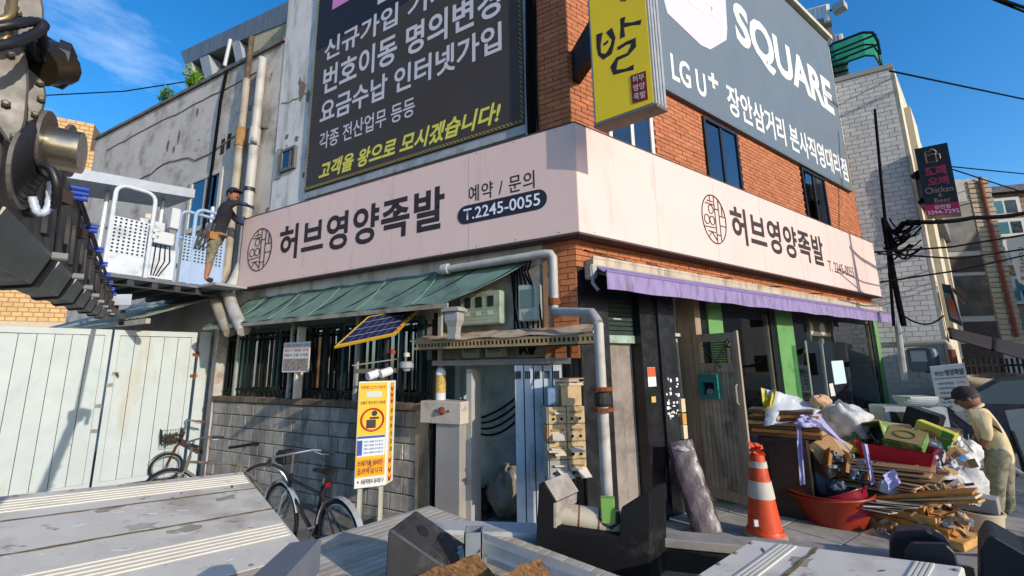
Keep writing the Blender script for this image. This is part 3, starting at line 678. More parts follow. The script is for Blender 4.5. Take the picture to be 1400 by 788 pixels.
# ================================================================= green lean-to awning
AW = thing('green_awning', 'faded green sheet awning along the stucco side below the pink sign', 'awning', FL(3.5, .3, 2.5))
M_AWG = mat('awning_green', '6a8376', .75, noise=.18, nscale=1.6, dirt='34463f', dscale=2, damt=.55, dark2='7d968a', d2scale=1.5, d2amt=.22, bump=.25, bscale=9, tw=.1)
rows = []
NB = 26
for j, t in enumerate((0, .33, .66, 1.0)):
    rows.append([FL(lerp(lerp(.50, 1.35, t), lerp(6.2, 6.45, t), i/NB), lerp(.025, .60, t), lerp(3.08, 2.56, t)-.05*math.sin(math.pi*t)+.012*math.sin(i*2.1+j)) for i in range(NB+1)])
MB().sheet(rows, Z*-.006).build('sheet', M_AWG, AW, smooth=True)
fe = MB().fb(FL, 1.33, 6.47, .585, .615, 2.49, 2.545); fe.build('front_batten', mat('batten', '8b8a7a', .8, noise=.2, dirt='5c5648', dscale=4, damt=.5), AW)
for k in range(9):
    t = k/8; s_a_ = lerp(.55, 6.2, t); s_b = lerp(1.4, 6.4, t)
    MB().tube([FL(s_a_, .03, 3.06), FL((s_a_+s_b)/2, .31, 2.77), FL(s_b, .585, 2.53)], .014, 5).build('rafter', M_IRON, AW)
for k in range(4):
    s_ = 1.7+k*1.45; MB().fb(FL, s_, s_+.05, .2, .24, 1.39, 2.62).build('prop', mat('prop_w', '8f9088', .7, noise=.2), AW)
# sagging folds: pale patched strips on the sheet
for k in range(5):
    s_ = 1.9+k*1.0; pts = [FL(s_-.02-.05*k, lerp(.03, .59, t), lerp(3.085, 2.565, t)-.05*math.sin(math.pi*t)+.008) for t in (0, .33, .66, 1)]
    MB().tube(pts, .008, 5).build('seam', mat('seam_pale', '5f7a6e', .8), AW)
# second, older roof over the yard behind the gate
SR = thing('shed_roof', 'grey green corrugated lean-to roof over the yard behind the blue gate', 'roof', FL(9, .3, 2.5))
M_SHED = mat('shed_sheet', '8a968e', .7, var=.15, noise=.2, nscale=3, dirt='333a36', dscale=3, damt=.5, dark2='8b9187', d2scale=4, d2amt=.2)
for k in range(12):
    s_ = 6.5+k*.43
    rows = [[FL(s_+(.42*i/6)+.35*t, lerp(-.01, 1.35, t), lerp(3.28, 2.66, t)+(.018 if i % 2 else 0)) for i in range(7)] for t in (0, .5, 1)]
    MB().sheet(rows, Z*-.006).build('roof_sheet', M_SHED, SR)
MB().fb(FL, 6.6, 12.2, 1.3, 1.36, 2.56, 2.64).build('fascia', mat('fascia_w', '9a9484', .8, noise=.2), SR)
for s_ in (9.0, 12.0): MB().fb(FL, s_, s_+.08, 1.28, 1.36, 0, 2.55).build('post', mat('post_green', '35503f', .7), SR)

# ================================================================= pale blue gate
gA = atz(272, 455, 2.5); gB = atz(5, 446, 2.5); GD = (gB-gA).normalized(); GN = Vector((-GD.y, GD.x, 0)); GN = GN if GN.dot(EYE-gA) > 0 else -GN
def FG(s, o, z): return Vector((gA.x, gA.y, 0))+GD*s+GN*o+Z*z
GT = thing('yard_gate', 'pale blue double gate of vertical boards with rusty hinges', 'gate', FG(1.2, 0, 0))
M_GATE = mat('gate_blue', 'aab2b0', .6, noise=.06, nscale=3, dirt='a39c86', dscale=1.3, damt=.2, streak=True, dark2='93a3a8', d2scale=1.1, d2amt=.3, spec=.3)
M_RUST = mat('rust', '7a3f1a', .9, noise=.35, nscale=25, dark2='3c2415', d2scale=30, d2amt=.5, bump=.4)
for leaf, (a, b) in enumerate(((.02, 1.13), (1.16, 2.42))):
    fr_ = MB(); fr_.fb(FG, a, b, -.03, .012, 2.41, 2.5); fr_.fb(FG, a, b, -.03, .012, .05, .13)
    fr_.fb(FG, a, a+.075, -.03, .012, .131, 2.409); fr_.fb(FG, b-.075, b, -.03, .012, .131, 2.409); fr_.build('leaf_frame', M_GATE, GT)
    n = 5 if leaf == 0 else 6; w_ = (b-a-.15)/n
    for k in range(n):
        MB().fb(FG, a+.075+k*w_+.004, a+.075+(k+1)*w_-.004, -.022, -.004+random.uniform(-.0015, .0015), .132, 2.4).build('gate_board', M_GATE, GT)
        MB().fb(FG, a+.075+k*w_-.004, a+.075+k*w_+.004, -.026, -.02, .132, 2.4).build('joint', mat('gate_joint', '3b4142', .9), GT)
for zz in (2.1, 1.72): 
    MB().tube([FG(-.005, .02, zz-.06), FG(-.005, .02, zz+.06)], .022, 8).build('hinge', M_RUST, GT)
    MB().fb(FG, -.05, .06, .0125, .02, zz-.025, zz+.03).build('hinge_plate', M_RUST, GT)
for sx, zz in ((1.10, 1.62), (1.19, 1.30), (1.05, 1.8), (1.2, .92)):
    MB().fb(FG, sx-.04, sx+.04, .0125, .03, zz-.03, zz+.02).build('latch', mat('latch_grey', '7d7a70', .6, metal=.4, dirt='6b4a2c', dscale=12, damt=.5), GT)
MB().tube([FG(1.05, .03, 1.8), FG(1.03, .06, 1.79), FG(1.01, .06, 1.74)], .012, 6).build('handle', M_BLACK, GT)
GP = MB(); GP.fb(FG, -.19, -.025, -.10, .02, 0, 2.51)
tag(GP.build('gate_post', M_GATE), 'narrow pale blue steel post carrying the gate hinges', 'post')
GP2 = MB().prism([FG(-.24, .0, 0), FG(-.24, -.1, 0), FL(6.52, WO-.15, 0), FL(6.52, WO+.02, 0)], Z*2.53)
tag(GP2.build('gate_pier', mat('pier_paint', 'a8a29a', .9, noise=.15, nscale=5, dirt='8a5b30', dscale=4, damt=.45, dark2='55606a', d2scale=6, d2amt=.35, bump=.3)), 'peeling painted masonry pier between gate and block wall', 'pier')
MB_ = MB().fb(FG, 2.46, 2.9, -.1, .02, 0, 2.6)
tag(MB_.build('gate_post', mat('rusty_post', '8a6a48', .9, noise=.3, nscale=9, dirt='4d2f1a', dscale=4, damt=.6)), 'rusty gate post at the left edge of the photo', 'post')

# ================================================================= pipes and cables on the stucco side
M_PIPE = mat('pvc_grey', 'a6a49f', .55, noise=.10, dirt='6d675c', dscale=3, damt=.5); M_PIPEB = mat('pvc_beige', '9a9284', .6, noise=.12, dirt='5e4f3b', dscale=3, damt=.55)
M_PIPER = mat('pipe_rusty', '5c4a36', .8, noise=.25, nscale=8, dirt='2e2620', dscale=5, damt=.5)
sA = PL(325, 230, .12)[0]; sB = PL(344, 230, .12)[0]
dp = thing('downpipe', 'beige downpipe with rusty upper end, left of the pair on the stucco wall', 'pipe', FL(sA, .12, 2.7))
MB().tube([FL(sA, .12, z) for z in (3.7, 5, 6.35)], .085, 12).build('pipe', M_PIPEB, dp, smooth=True)
MB().tube([FL(sA, .12, z) for z in (6.36, 7.7)], .075, 12).build('pipe', M_PIPEB, dp, smooth=True)
MB().tube([FL(sA, .12, z) for z in (7.7, 8.7)], .055, 10).build('pipe', M_PIPER, dp, smooth=True)
MB().tube([FL(sA, .12, 6.2), FL(sA, .12, 6.6)], .1, 12).build('coupling', mat('coupling_rust', '8a6b3f', .8, noise=.3, nscale=10), dp, smooth=True)
MB().tube([FL(sA, .12, 3.72), FL(sA+.02, .18, 3.5), FL(sA+.02, .30, 3.3), FL(sA-.4, .42, 2.95), FL(sA-.85, .54, 2.68), FL(sA-1.15, .56, 2.42)], .095, 12).build('elbow', M_PIPEB, dp, smooth=True)
dp2 = thing('downpipe', 'white grey plastic downpipe beside the left end of the pink sign', 'pipe', FL(sB, .12, 2.7))
MB().tube([FL(sB, .12, z) for z in (3.7, 5, 6.2)], .085, 12).build('pipe', M_PIPE, dp2, smooth=True)
MB().tube([FL(sB, .12, z) for z in (6.2, 8.0)], .078, 12).build('pipe', M_PIPE, dp2, smooth=True)
MB().tube([FL(sB, .12, 6.1), FL(sB, .12, 6.45)], .1, 12).build('coupling', M_PIPE, dp2, smooth=True)
MB().tube([FL(sB, .12, 5.15), FL(sB, .12, 5.22)], .1, 12).build('clamp', M_BLACK, dp2)
MB().lathe([(0, .1), (.05, .09), (.06, .05), (.06, 0)], FL(sB-.12, .14, 6.15), NL, 10).build('stub', M_PIPE, dp2)
MB().tube([FL(sB, .12, 3.72), FL(sB+.0, .2, 3.45), FL(sB-.02, .32, 3.2), FL(sB-.35, .42, 2.92), FL(sB-.75, .54, 2.68), FL(sB-1.05, .56, 2.42)], .095, 12).build('elbow', M_PIPE, dp2, smooth=True)
rod = thing('black_cable', 'black cable hanging down the stucco wall past the white window', 'cable', FL(8, .05, 4.2))
MB().tube([FL(7.93, .02, 8.35), FL(7.95, .06, 7.6), FL(8.0, .05, 6.2), FL(8.05, .05, 4.6), FL(8.1, .05, 4.0)], .03, 6).build('cable', M_CABLE, rod)
ct = thing('cable_bundle', 'bundle of black cables beside the brick corner and black banner', 'cables', FL(.45, .06, 4.55))
for k in range(7):
    s_ = .385+.022*k; MB().tube([FL(s_+.01*math.sin(j*1.3+k), .06+.012*(k % 2), 4.5+j*.55) for j in range(9)], .011+.004*(k % 3), 6).build('cable', M_CABLE, ct)
# windows of the stucco side
def FLm(s, o, z): return FL(s, o-.02, z)
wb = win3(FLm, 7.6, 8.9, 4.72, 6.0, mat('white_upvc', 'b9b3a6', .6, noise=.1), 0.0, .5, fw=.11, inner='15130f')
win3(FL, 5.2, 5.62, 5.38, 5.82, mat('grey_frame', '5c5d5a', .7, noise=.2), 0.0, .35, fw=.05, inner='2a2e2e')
MB().fb(FL, 5.62, 5.8, .001, .02, 5.3, 5.9).build('patch', mat('cement_patch', '8f8a82', .95, noise=.2, bump=.3), BLD)
for a, z0 in ((7.52, 6.42), (7.74, 6.36)): MB().fb(FLm, a, a+.13, -.001, .012, z0, z0+.34).build('vent_hole', mat('vent_dark', '2b221b', .9, noise=.4, nscale=30), BLD)
vp = MB(); vp.tube([FLm(12.3, .06, 4.9), FLm(12.3, .06, 5.35)], .05, 8); vp.build('vent_pipe', M_PIPE, BLD)
MB().lathe([(0, .14), (.07, .13), (.1, .06), (.1, 0)], FLm(10.7, 0, 5.45), NL, 12).build('round_lamp', mat('lamp_white', 'b5aea5', .6), BLD)
# roof storey with slanting piers, set back behind the parapet
PO = -.55
def pp(x, y): s_, z_ = PL(x, y, PO); return FL(s_, PO, z_)
PH = thing('roof_storey', 'grey zinc clad roof storey with slanting piers behind the parapet', 'roof storey', FL(8, PO-1, 8.3))
M_ZINC = mat('zinc', '6e7377', .5, metal=.3, noise=.1, nscale=3, aniso=(14, 14, .5)); M_ZINC2 = mat('zinc_light', '8f959a', .55, noise=.08)
MB().prism([pp(247, 71), pp(398, 0), pp(398, 28), pp(300, 66), pp(253, 89)], -NL*3.0).build('roof_slab', M_ZINC, PH)
for q in ([(252, 89), (262, 85), (267, 140), (257, 140)], [(273, 80), (285, 75), (296, 130), (286, 135)], [(317, 58), (327, 54), (338, 110), (328, 115)]):
    MB().prism([pp(*p) for p in q], -NL*.35).build('slanting_pier', M_ZINC2, PH)
MB().prism([pp(*p)-NL*.6 for p in [(258, 88), (345, 40), (345, 130), (262, 150)]], -NL*.1).build('rear_wall', mat('pent_dark', '2c2f33', .6, noise=.2), PH)
for (x0, y0), (x1, y1) in (((288, 88), (316, 76)), ((288, 110), (316, 98))):
    MB().tube([pp(x0, y0)-NL*.55, pp(x1, y1)-NL*.55], .04, 5).build('window_bar', mat('bar_pale', '8e8f90', .6), PH)
MB().prism([pp(*p)-NL*.25 for p in [(288, 80), (316, 68), (316, 110), (290, 120)]], -NL*.02).build('pane', M_GL2, PH)
MB().prism([pp(*p)-NL*.02 for p in [(338, 45), (399, 20), (399, 70), (340, 95)]], -NL*.1).build('side_wall', mat('wall_yellow', 'a89f84', .9, noise=.15, dirt='6b614c', dscale=3, damt=.5), PH)
MB().tube([pp(310, 92)+NL*.05, pp(318, 56)+NL*.05], .04, 6).build('white_post', mat('post_w2', 'b9bcc0', .6), PH)
MB().fb(FL, 8.05, 8.4, -.4, -.2, 8.4, 8.62).build('roof_box', mat('box_w', 'b5b0a5', .7), PH)
def weeds(x, y, n, h, label, col, o=-.12, sp=.25):
    s_, z_ = PL(x, y, o); base = FL(s_, o, z_); mb = MB(); rn = random.Random(int(x*7+y))
    for k in range(n):
        p = base+UL*rn.uniform(-sp, sp)+NL*rn.uniform(-.08, .08); hh = h*rn.uniform(.5, 1.1); a = rn.uniform(0, 6.28); lean = Vector((math.cos(a), math.sin(a), 0))*hh*.35
        top = p+Z*hh+lean; mb.tube([p, p+Z*hh*.6+lean*.3, top], [.008, .006, .002], 4)
        for j in range(12):
            t = rn.uniform(.25, 1); c = p.lerp(top, t); d = Vector((rn.uniform(-1, 1), rn.uniform(-1, 1), rn.uniform(-.3, .9))).normalized(); e = d.orthogonal().normalized()*.035
            L_ = rn.uniform(.08, .16); mb.add([c, c+d*L_*.5+e*.7, c+d*L_*.8, c+d*L_*.5-e*.7], [(0, 1, 2, 3)])
    o_ = mb.build('weed_clump', mat('weed'+col, col, .7, noise=.3, nscale=20, tw=.35), fix=False); return tag(o_, label, 'weeds')
weeds(262, 118, 26, .38, 'bright green weeds growing on the parapet beside the roof storey', '6f9a2c')
weeds(228, 137, 16, .25, 'low bluish green weeds on the parapet farther left', '5d8a5a')

# ================================================================= tan tiled building far left
TBo = Vector((-20.3, 21.5, 0)); tU = Vector((-.86, -.5, 0)).normalized(); tN = Vector((.5, -.86, 0)).normalized()
def FT(s, o, z): return TBo+tU*s+tN*o+Z*z
TB = thing('tan_building', 'tan tiled apartment building behind the blue gate at far left', 'building', FT(6, -3, 0))
M_TANJ = mat('tan_joint', '8a7355', .9); M_TAN = mat('tan_tile', 'c09a68', .7, attr=.12, noise=.06)
MB().fb(FT, 0, 16, -8, -.02, 0, 13.2).build('wall', M_TANJ, TB)
MB().fb(FT, 2.0, 16, -8, -.02, 13.2, 14.7).build('wall', M_TANJ, TB)
brick_field(FT, 0, 5, 9.0, 13.2, .0, bw=.36, bh=.22, gap=.04, name='tile_facing', m=M_TAN, par=TB)
brick_field(FT, 2.0, 5, 13.2, 14.7, .0, bw=.36, bh=.22, gap=.04, name='tile_facing', m=M_TAN, par=TB)
brick_field(FT, 1, 12, 4.2, 8.98, .0, bw=.36, bh=.22, gap=.04, name='tile_facing', m=M_TAN, par=TB)
MB().fb(FT, .5, 15, -.02, .9, 3.6, 4.1).build('ledge', mat('ledge_pale', 'b5a890', .8, noise=.1), TB)
MB().fb(FT, .5, 15, -.02, .7, 3.0, 3.55).build('blue_band', mat('band_blue', '3f6f9c', .6, noise=.1), TB)
MB().fb(FT, -.3, 1.0, -3, .3, 13.2, 13.35).build('roof_edge', mat('slate', '555a60', .6), TB)
# ================================================================= people: one skinned surface, coloured by limb
def person(name, label, J, E, mats, extra=None):
    """J: joint -> (world point, radius); E: (a, b, region); mats: region -> material"""
    names = list(J); idx = {k: i for i, k in enumerate(names)}; base = Vector((sum(J[k][0].x for k in names)/len(names), sum(J[k][0].y for k in names)/len(names), min(J[k][0].z for k in names)-.03))
    me = bpy.data.meshes.new(name); me.from_pydata([J[k][0]-base for k in names], [(idx[a], idx[b]) for a, b, _ in E], [])
    ob = bpy.data.objects.new(name, me); COL.objects.link(ob)
    mo = ob.modifiers.new('s', 'SKIN'); mo.use_smooth_shade = True
    for k in names:
        sv = me.skin_vertices[0].data[idx[k]]; r = J[k][1]; sv.radius = r if isinstance(r, tuple) else (r, r); sv.use_root = (k == names[0])
    sb = ob.modifiers.new('d', 'SUBSURF'); sb.levels = 2; sb.render_levels = 2
    bpy.context.view_layer.update(); dg_ = bpy.context.evaluated_depsgraph_get()
    nm = bpy.data.meshes.new_from_object(ob.evaluated_get(dg_)); bpy.data.objects.remove(ob)
    regs = list(mats); nm.materials.clear()
    for r in regs: nm.materials.append(mats[r])
    rad = lambda k: J[k][1] if not isinstance(J[k][1], tuple) else max(J[k][1])
    segs = [(J[a][0]-base, J[b][0]-base, r, (rad(a)+rad(b))/2) for a, b, r in E]
    for p in nm.polygons:
        c = p.center; best = None
        for a, b, r, rd_ in segs:
            ab = b-a; t = max(0, min(1, (c-a).dot(ab)/max(ab.length_squared, 1e-9))); d = (a+ab*t-c).length/rd_
            if best is None or d < best[0]: best = (d, r)
        p.material_index = regs.index(best[1]); p.use_smooth = True
    body = bpy.data.objects.new(name, nm); COL.objects.link(body); body.location = base; WL[body.name] = base
    return tag(body, label, 'person')
def head(par, c, r, face, up, skin, hair, cap=None):
    """face: facing direction; head ellipsoid with nose, ears, eyes, mouth, then hair or cap"""
    f = Vector(face).normalized(); u_ = (Vector(up)-f*Vector(up).dot(f)).normalized(); s_ = f.cross(u_); mb = MB(); c = Vector(c)
    def el(cc, a, b, d, n=10, m=8, zmin=-1):
        vs = []; fs = []
        for i in range(m+1):
            ph = -math.pi/2+math.pi*i/m
            for j in range(n):
                q = 2*math.pi*j/n; vs.append(cc+f*(a*math.cos(ph)*math.cos(q))+s_*(b*math.cos(ph)*math.sin(q))+u_*(d*max(math.sin(ph), zmin)))
        for i in range(m):
            for j in range(n): fs.append((i*n+j, i*n+(j+1) % n, (i+1)*n+(j+1) % n, (i+1)*n+j))
        return vs, fs
    mb.add(*el(c, r*.92, r*.76, r*1.12, 14, 12)); mb.add(*el(c-u_*r*.55+f*r*.18, r*.6, r*.55, r*.55))
    mb.add(*el(c+f*r*.93-u_*r*.12, r*.2, r*.13, r*.24)); 
    for sg in (-1, 1): mb.add(*el(c+s_*sg*r*.76-u_*r*.05, r*.16, r*.08, r*.25))
    h = mb.build('head', skin, par, smooth=True)
    eb = MB()
    for sg in (-1, 1): eb.add(*el(c+f*r*.80+s_*sg*r*.32+u_*r*.12, r*.08, r*.14, r*.06))
    eb.add(*el(c+f*r*.84-u_*r*.52, r*.05, r*.26, r*.05)); eb.build('eyes_and_mouth', mat('eye_dark', '3a2620', .6), h)
    hb = MB(); hb.add(*el(c-f*r*.10+u_*r*.12, r*.98, r*.84, r*1.08, 14, 12, -.25)); hb.build('hair', hair, h, smooth=True)
    if cap:
        cb_ = MB(); cb_.add(*el(c-f*r*.02+u_*r*.30, r*1.06, r*.92, r*.98, 14, 12, -.05)); 
        bri = [c+u_*r*.36+f*r*.8+s_*r*.75*math.sin(q)+f*r*.85*math.cos(q) for q in [-math.pi/2+math.pi*i/8 for i in range(9)]]
        cb_.prism(bri, u_*r*.1); cb_.build('cap', cap, h, smooth=True)
    return h
def hand(par, w_, d, palm_n, skin, L=.17, curl=.5):
    """five fingers and a palm from the wrist point w_, pointing along d, palm facing palm_n"""
    d = Vector(d).normalized(); n_ = (Vector(palm_n)-d*Vector(palm_n).dot(d)).normalized(); s_ = d.cross(n_); mb = MB(); w_ = Vector(w_)
    mb.prism([w_+s_*x*L+d*y*L for x, y in [(-.14, -.05), (.14, -.05), (.24, .42), (-.22, .45)]], n_*L*.17)
    for k, (x, l) in enumerate([(-.18, .44), (-.06, .5), (.07, .46), (.18, .36)]):
        p = w_+s_*x*L+d*.42*L+n_*L*.08; a1 = d*math.cos(curl*.6)+n_*math.sin(curl*.6); a2 = d*math.cos(curl*1.6)+n_*math.sin(curl*1.6); a3 = d*math.cos(curl*2.4)+n_*math.sin(curl*2.4)
        q1 = p+a1*l*.45*L; q2 = q1+a2*l*.32*L; q3 = q2+a3*l*.25*L; mb.tube([p, q1, q2, q3], [.055*L, .052*L, .046*L, .036*L], 6)
    p = w_-s_*.14*L+d*.1*L+n_*L*.08; q1 = p-s_*.14*L+d*.16*L; q2 = q1-s_*.03*L+d*.2*L+n_*.05*L; mb.tube([p, q1, q2], [.07*L, .06*L, .045*L], 6)
    return mb.build('hand', skin, par, smooth=True)
M_SKIN = mat('skin', '8a5c43', .6, noise=.05, nscale=30); M_HAIR = mat('hair_black', '120f0e', .7)
M_CAMO = mat('camo', '77735f', .9, noise=.2, nscale=14, dark2='38382d', d2scale=13, d2amt=.8, bump=.8, bscale=14)

# ================================================================= lift basket
zf = 3.22; S0, S1, O0, O1 = 6.32, 8.1, .42, 2.05
BK = thing('lift_basket', 'white and pale blue aerial work basket hanging beside the stucco wall', 'work basket', FL((S0+S1)/2, (O0+O1)/2, zf))
M_BW_ = mat('basket_white', 'b9c0c8', .45, noise=.05, dirt='8c9098', dscale=4, damt=.3); M_BB = mat('basket_blue', '8ba0bd', .45, noise=.06); M_BU = mat('basket_under', '2c2f33', .7, noise=.2)
MB().fb(FL, S0-.02, S1, O0, O1, zf-.05, zf).build('floor', mat('basket_floor', '5b6068', .6, noise=.15), BK)
for k in range(6): MB().fb(FL, S0, S1-.02, O0+.05+k*.30, O0+.13+k*.30, zf-.14, zf-.052).build('floor_beam', M_BU, BK)
MB().fb(FL, S0-.03, S0+.05, O0, O1, zf-.16, zf-.145).build('edge_beam', M_BU, BK)
MB().fb(FL, S0-.55, S0-.02, O0-.08, O0+.42, zf-.045, zf-.005).build('step_plate', mat('step_grey', '8f9498', .5, metal=.3, noise=.1), BK)
def rail_loop(s, o0, o1, z0, z1, m, nm='guard_rail', r=.028):
    mb = MB(); c = .13
    pts = [FL(s, o0, z0), FL(s, o0, z1-c)]+[FL(s, o0+c-c*math.cos(q), z1-c+c*math.sin(q)) for q in (.4, .8, 1.2)]+[FL(s, o0+c, z1), FL(s, o1-c, z1)]+[FL(s, o1-c+c*math.sin(q), z1-c+c*math.cos(q)) for q in (.4, .8, 1.2)]+[FL(s, o1, z1-c), FL(s, o1, z0)]
    mb.tube(pts, r, 8); mb.tube([FL(s, o0, lerp(z0, z1, .62)), FL(s, o1, lerp(z0, z1, .62))], r*.8, 6)
    return mb.build(nm, m, BK, smooth=True)
def perforated(s, o0, o1, z0, z1, m, cols, rws):
    p = MB().fb(FL, s, s+.012, o0, o1, z0, z1).build('perforated_panel', m, BK); mb = MB()
    for i in range(cols):
        for j in range(rws):
            c = FL(s-.002, lerp(o0, o1, (i+.5)/cols), lerp(z0, z1, (j+.5)/rws)); mb.lathe([(.016, 0), (.016, .003)], c, UL*-1, 6)
    q = mb.build('holes', mat('hole_dark', '22262c', .9), p); q['kind'] = 'stuff'
# near gate (towards the man) and far gate on the same side of the basket
rail_loop(S0, .50, .98, zf, zf+1.30, M_BB); rail_loop(S0+.05, .56, 1.18, zf, zf+1.22, M_BB)
perforated(S0-.02, .52, 1.12, zf+.36, zf+.80, M_BB, 11, 8); MB().fb(FL, S0-.02, S0-.008, .52, 1.12, zf+.01, zf+.358).build('toe_board', M_BB, BK)
rail_loop(S0, 1.55, 2.03, zf, zf+1.34, M_BW_); perforated(S0-.02, 1.6, 2.02, zf+.30, zf+.85, M_BW_, 7, 10); MB().fb(FL, S0-.02, S0-.008, 1.6, 2.02, zf+.01, zf+.298).build('toe_board', M_BW_, BK)
rail_loop(S1-.03, .45, 1.2, zf, zf+1.1, M_BW_); rail_loop(S1-.03, 1.3, 2.0, zf, zf+1.1, M_BW_)
MB().fb(FL, S0-.01, S0+.01, 1.20, 1.53, zf+.02, zf+.50).build('white_panel', M_BW_, BK); MB().fb(FL, S0+.3, S0+.32, 1.2, 1.6, zf+.5, zf+1.0).build('white_panel', M_BW_, BK)
for o_, z_, a, h in ((1.26, zf+.56, .26, .2), (1.22, zf+.85, .12, .34), (1.46, zf+.62, .09, .07), (1.46, zf+.72, .09, .07)): MB().fb(FL, S0-.06, S0+.05, o_, o_+a, z_, z_+h).build('control_box', mat('ctrl_white', 'b5b9bd', .5), BK, bevel=.01)
for k in range(4): MB().tube([FL(S0-.03, 1.3+.06*k, zf+.56), FL(S0-.05, 1.28+.07*k, zf+.3), FL(S0-.02, 1.4+.03*k, zf+.05)], .008, 5).build('cable', M_CABLE, BK)
hx = MB()
for k in range(3): hx.tube([FL(S0-.05, .62+.08*k, zf+1.1), FL(S0-.08, .66+.1*k, zf+.85), FL(S0-.06, .85+.06*k, zf+.6), FL(S0-.05, .8+.05*k, zf+.95)], .018, 6)
hx.build('hanging_hose', mat('hose_dark', '2e2f33', .6), BK)
bz = onplane(266, 262, FL(S0, 0, 0), UL); bz2 = onplane(97, 229, FL(S0, 0, 0), UL)
b_o0, b_z0 = (bz-C0).dot(NL), bz.z; b_o1, b_z1 = (bz2-C0).dot(NL), bz2.z
MB().prism([FL(S0-.02, b_o0, b_z0+.03), FL(S0-.02, b_o1, b_z1), FL(S0-.02, b_o1, b_z1-.16), FL(S0-.02, b_o0, b_z0-.12)], UL*.9).build('raised_flap', mat('flap_alu', 'a4acb5', .4, metal=.3, noise=.06), BK)
for o_ in (.55, 1.3, 2.0): MB().tube([FL(S0+.4, o_, zf), FL(S0+.4, o_, lerp(b_z0, b_z1, (o_-b_o0)/(b_o1-b_o0))-.10)], .03, 6).build('flap_stay', M_BW_, BK)

# ================================================================= man on the basket step
fs_, fo_ = 6.28, .44; zg = zf-.005
def W(s, o, z): return FL(fs_+s, fo_+o, zg+z)
wv = ray(290, 388); wf = Vector((wv.x, wv.y, 0)).normalized(); wP = FL(fs_, fo_, zg)
def V(x, y, dd=0): return onplane(x, y, wP+wf*dd, wf)
J = {'pelvis': (V(295, 327), (.145, .12)), 'belly': (V(300, 312), (.14, .12)), 'chest': (V(307, 291), (.16, .125)), 'neckb': (V(313, 279), .07), 'neck': (V(316, 274), .055), 'headc': (V(317, 270), .06),
     'lhip': (V(291, 332, -.09), .105), 'lknee': (V(287, 356, -.10), .064), 'lank': (V(281, 381, -.10), .042), 'ltoe': (V(292, 384, -.12), .04),
     'rhip': (V(297, 332, .09), .105), 'rknee': (V(296, 357, .10), .064), 'rank': (V(290, 381, .10), .042), 'rtoe': (V(303, 385, .10), .04),
     'lsh': (V(311, 281, -.17), .075), 'lel': (V(325, 277, -.22), .048), 'lwr': (V(340, 281, -.16), .034),
     'rsh': (V(311, 285, .16), .072), 'rel': (V(324, 303, .18), .048), 'rwr': (V(339, 307, .14), .034)}
E_ = [('pelvis', 'belly', 'shirt'), ('belly', 'chest', 'shirt'), ('chest', 'neckb', 'shirt'), ('neckb', 'neck', 'skin'), ('neck', 'headc', 'skin'), ('pelvis', 'lhip', 'short'), ('lhip', 'lknee', 'short'), ('lknee', 'lank', 'skin'), ('lank', 'ltoe', 'shoe'),
      ('pelvis', 'rhip', 'short'), ('rhip', 'rknee', 'short'), ('rknee', 'rank', 'skin'), ('rank', 'rtoe', 'shoe'), ('chest', 'lsh', 'shirt'), ('lsh', 'lel', 'shirt'), ('lel', 'lwr', 'sleeve'), ('chest', 'rsh', 'shirt'), ('rsh', 'rel', 'shirt'), ('rel', 'rwr', 'sleeve')]
mm = {'shirt': mat('tee_dark', '1b1d24', .9, noise=.2, bump=.8, bscale=14), 'skin': M_SKIN, 'short': M_CAMO, 'shoe': mat('shoe_dark', '1b1c20', .8), 'sleeve': mat('sleeve_blue', '1f2f63', .8)}
PM = person('person', 'man in dark tee and camouflage shorts standing on the lift basket reaching to the sign', J, E_, mm)
head(PM, V(319, 267), .115, -UL-NL*.2, Z, M_SKIN, M_HAIR, mat('cap_black', '15161a', .8))
hand(PM, V(340, 281, -.16), -UL-Z*.2, Z*-1, mat('glove', '20242c', .8), .19, .5); hand(PM, V(339, 307, .14), -UL*1+NL*.0, NL, mat('glove', '20242c', .8), .19, .5)
pb = V(296, 322); tb = MB(); tb.tube([pb+UL*.16*math.cos(q)+NL*.14*math.sin(q) for q in [2*math.pi*i/16 for i in range(16)]], .025, 6, closed=True); tb.cb(pb+NL*.15-Z*.06, (.16, .09, .14), rz=aL); tb.cb(pb-UL*.12+NL*.12-Z*.06, (.12, .09, .13), rz=aL)
tb.build('tool_belt', mat('leather_tan', '8a6233', .8, noise=.2), PM)

# ================================================================= telescopic boom, going away from the camera
BD = ray(183, 462).normalized(); bR_ = BD.cross(Z).normalized(); bU = bR_.cross(BD).normalized()
BM = thing('telescopic_boom', 'dark telescopic truck boom with hose reel at the upper left', 'boom', EYE+BD*1.6+bU*.1-bR_*.28)
M_BOOM = mat('boom_grey', '504d49', .55, metal=.1, noise=.2, nscale=8, dirt='55402e', dscale=4, damt=.3); M_BOOML = mat('boom_under', '8f938f', .4, metal=.35, noise=.12); M_BOOMB = mat('boom_black', '17181a', .6)
BS = .80
def BP(t, a, b): return EYE+(BD*t+bR_*a+bU*b)*BS
def bpt(x, y, tt=2.4*BS):
    d = ray(x, y); return EYE+d*(tt/d.dot(BD))
def bab(x, y):
    q = (bpt(x, y)-EYE)/BS; return q.dot(bR_), q.dot(bU)
cs = [bab(*p) for p in [(42, 262), (96, 262), (90, 300), (84, 362), (62, 392), (26, 394), (2, 360)]]         # top-left, then clockwise
cxm, cym = sum(p[0] for p in cs)/7, sum(p[1] for p in cs)/7; cx0, cy0 = bab(84, 290)
secs = [(1.30, 2.1), (2.1, 2.75), (2.75, 3.35), (3.35, 4.0), (4.0, 4.7), (4.7, 5.5), (5.5, 6.4), (6.4, 7.4)]
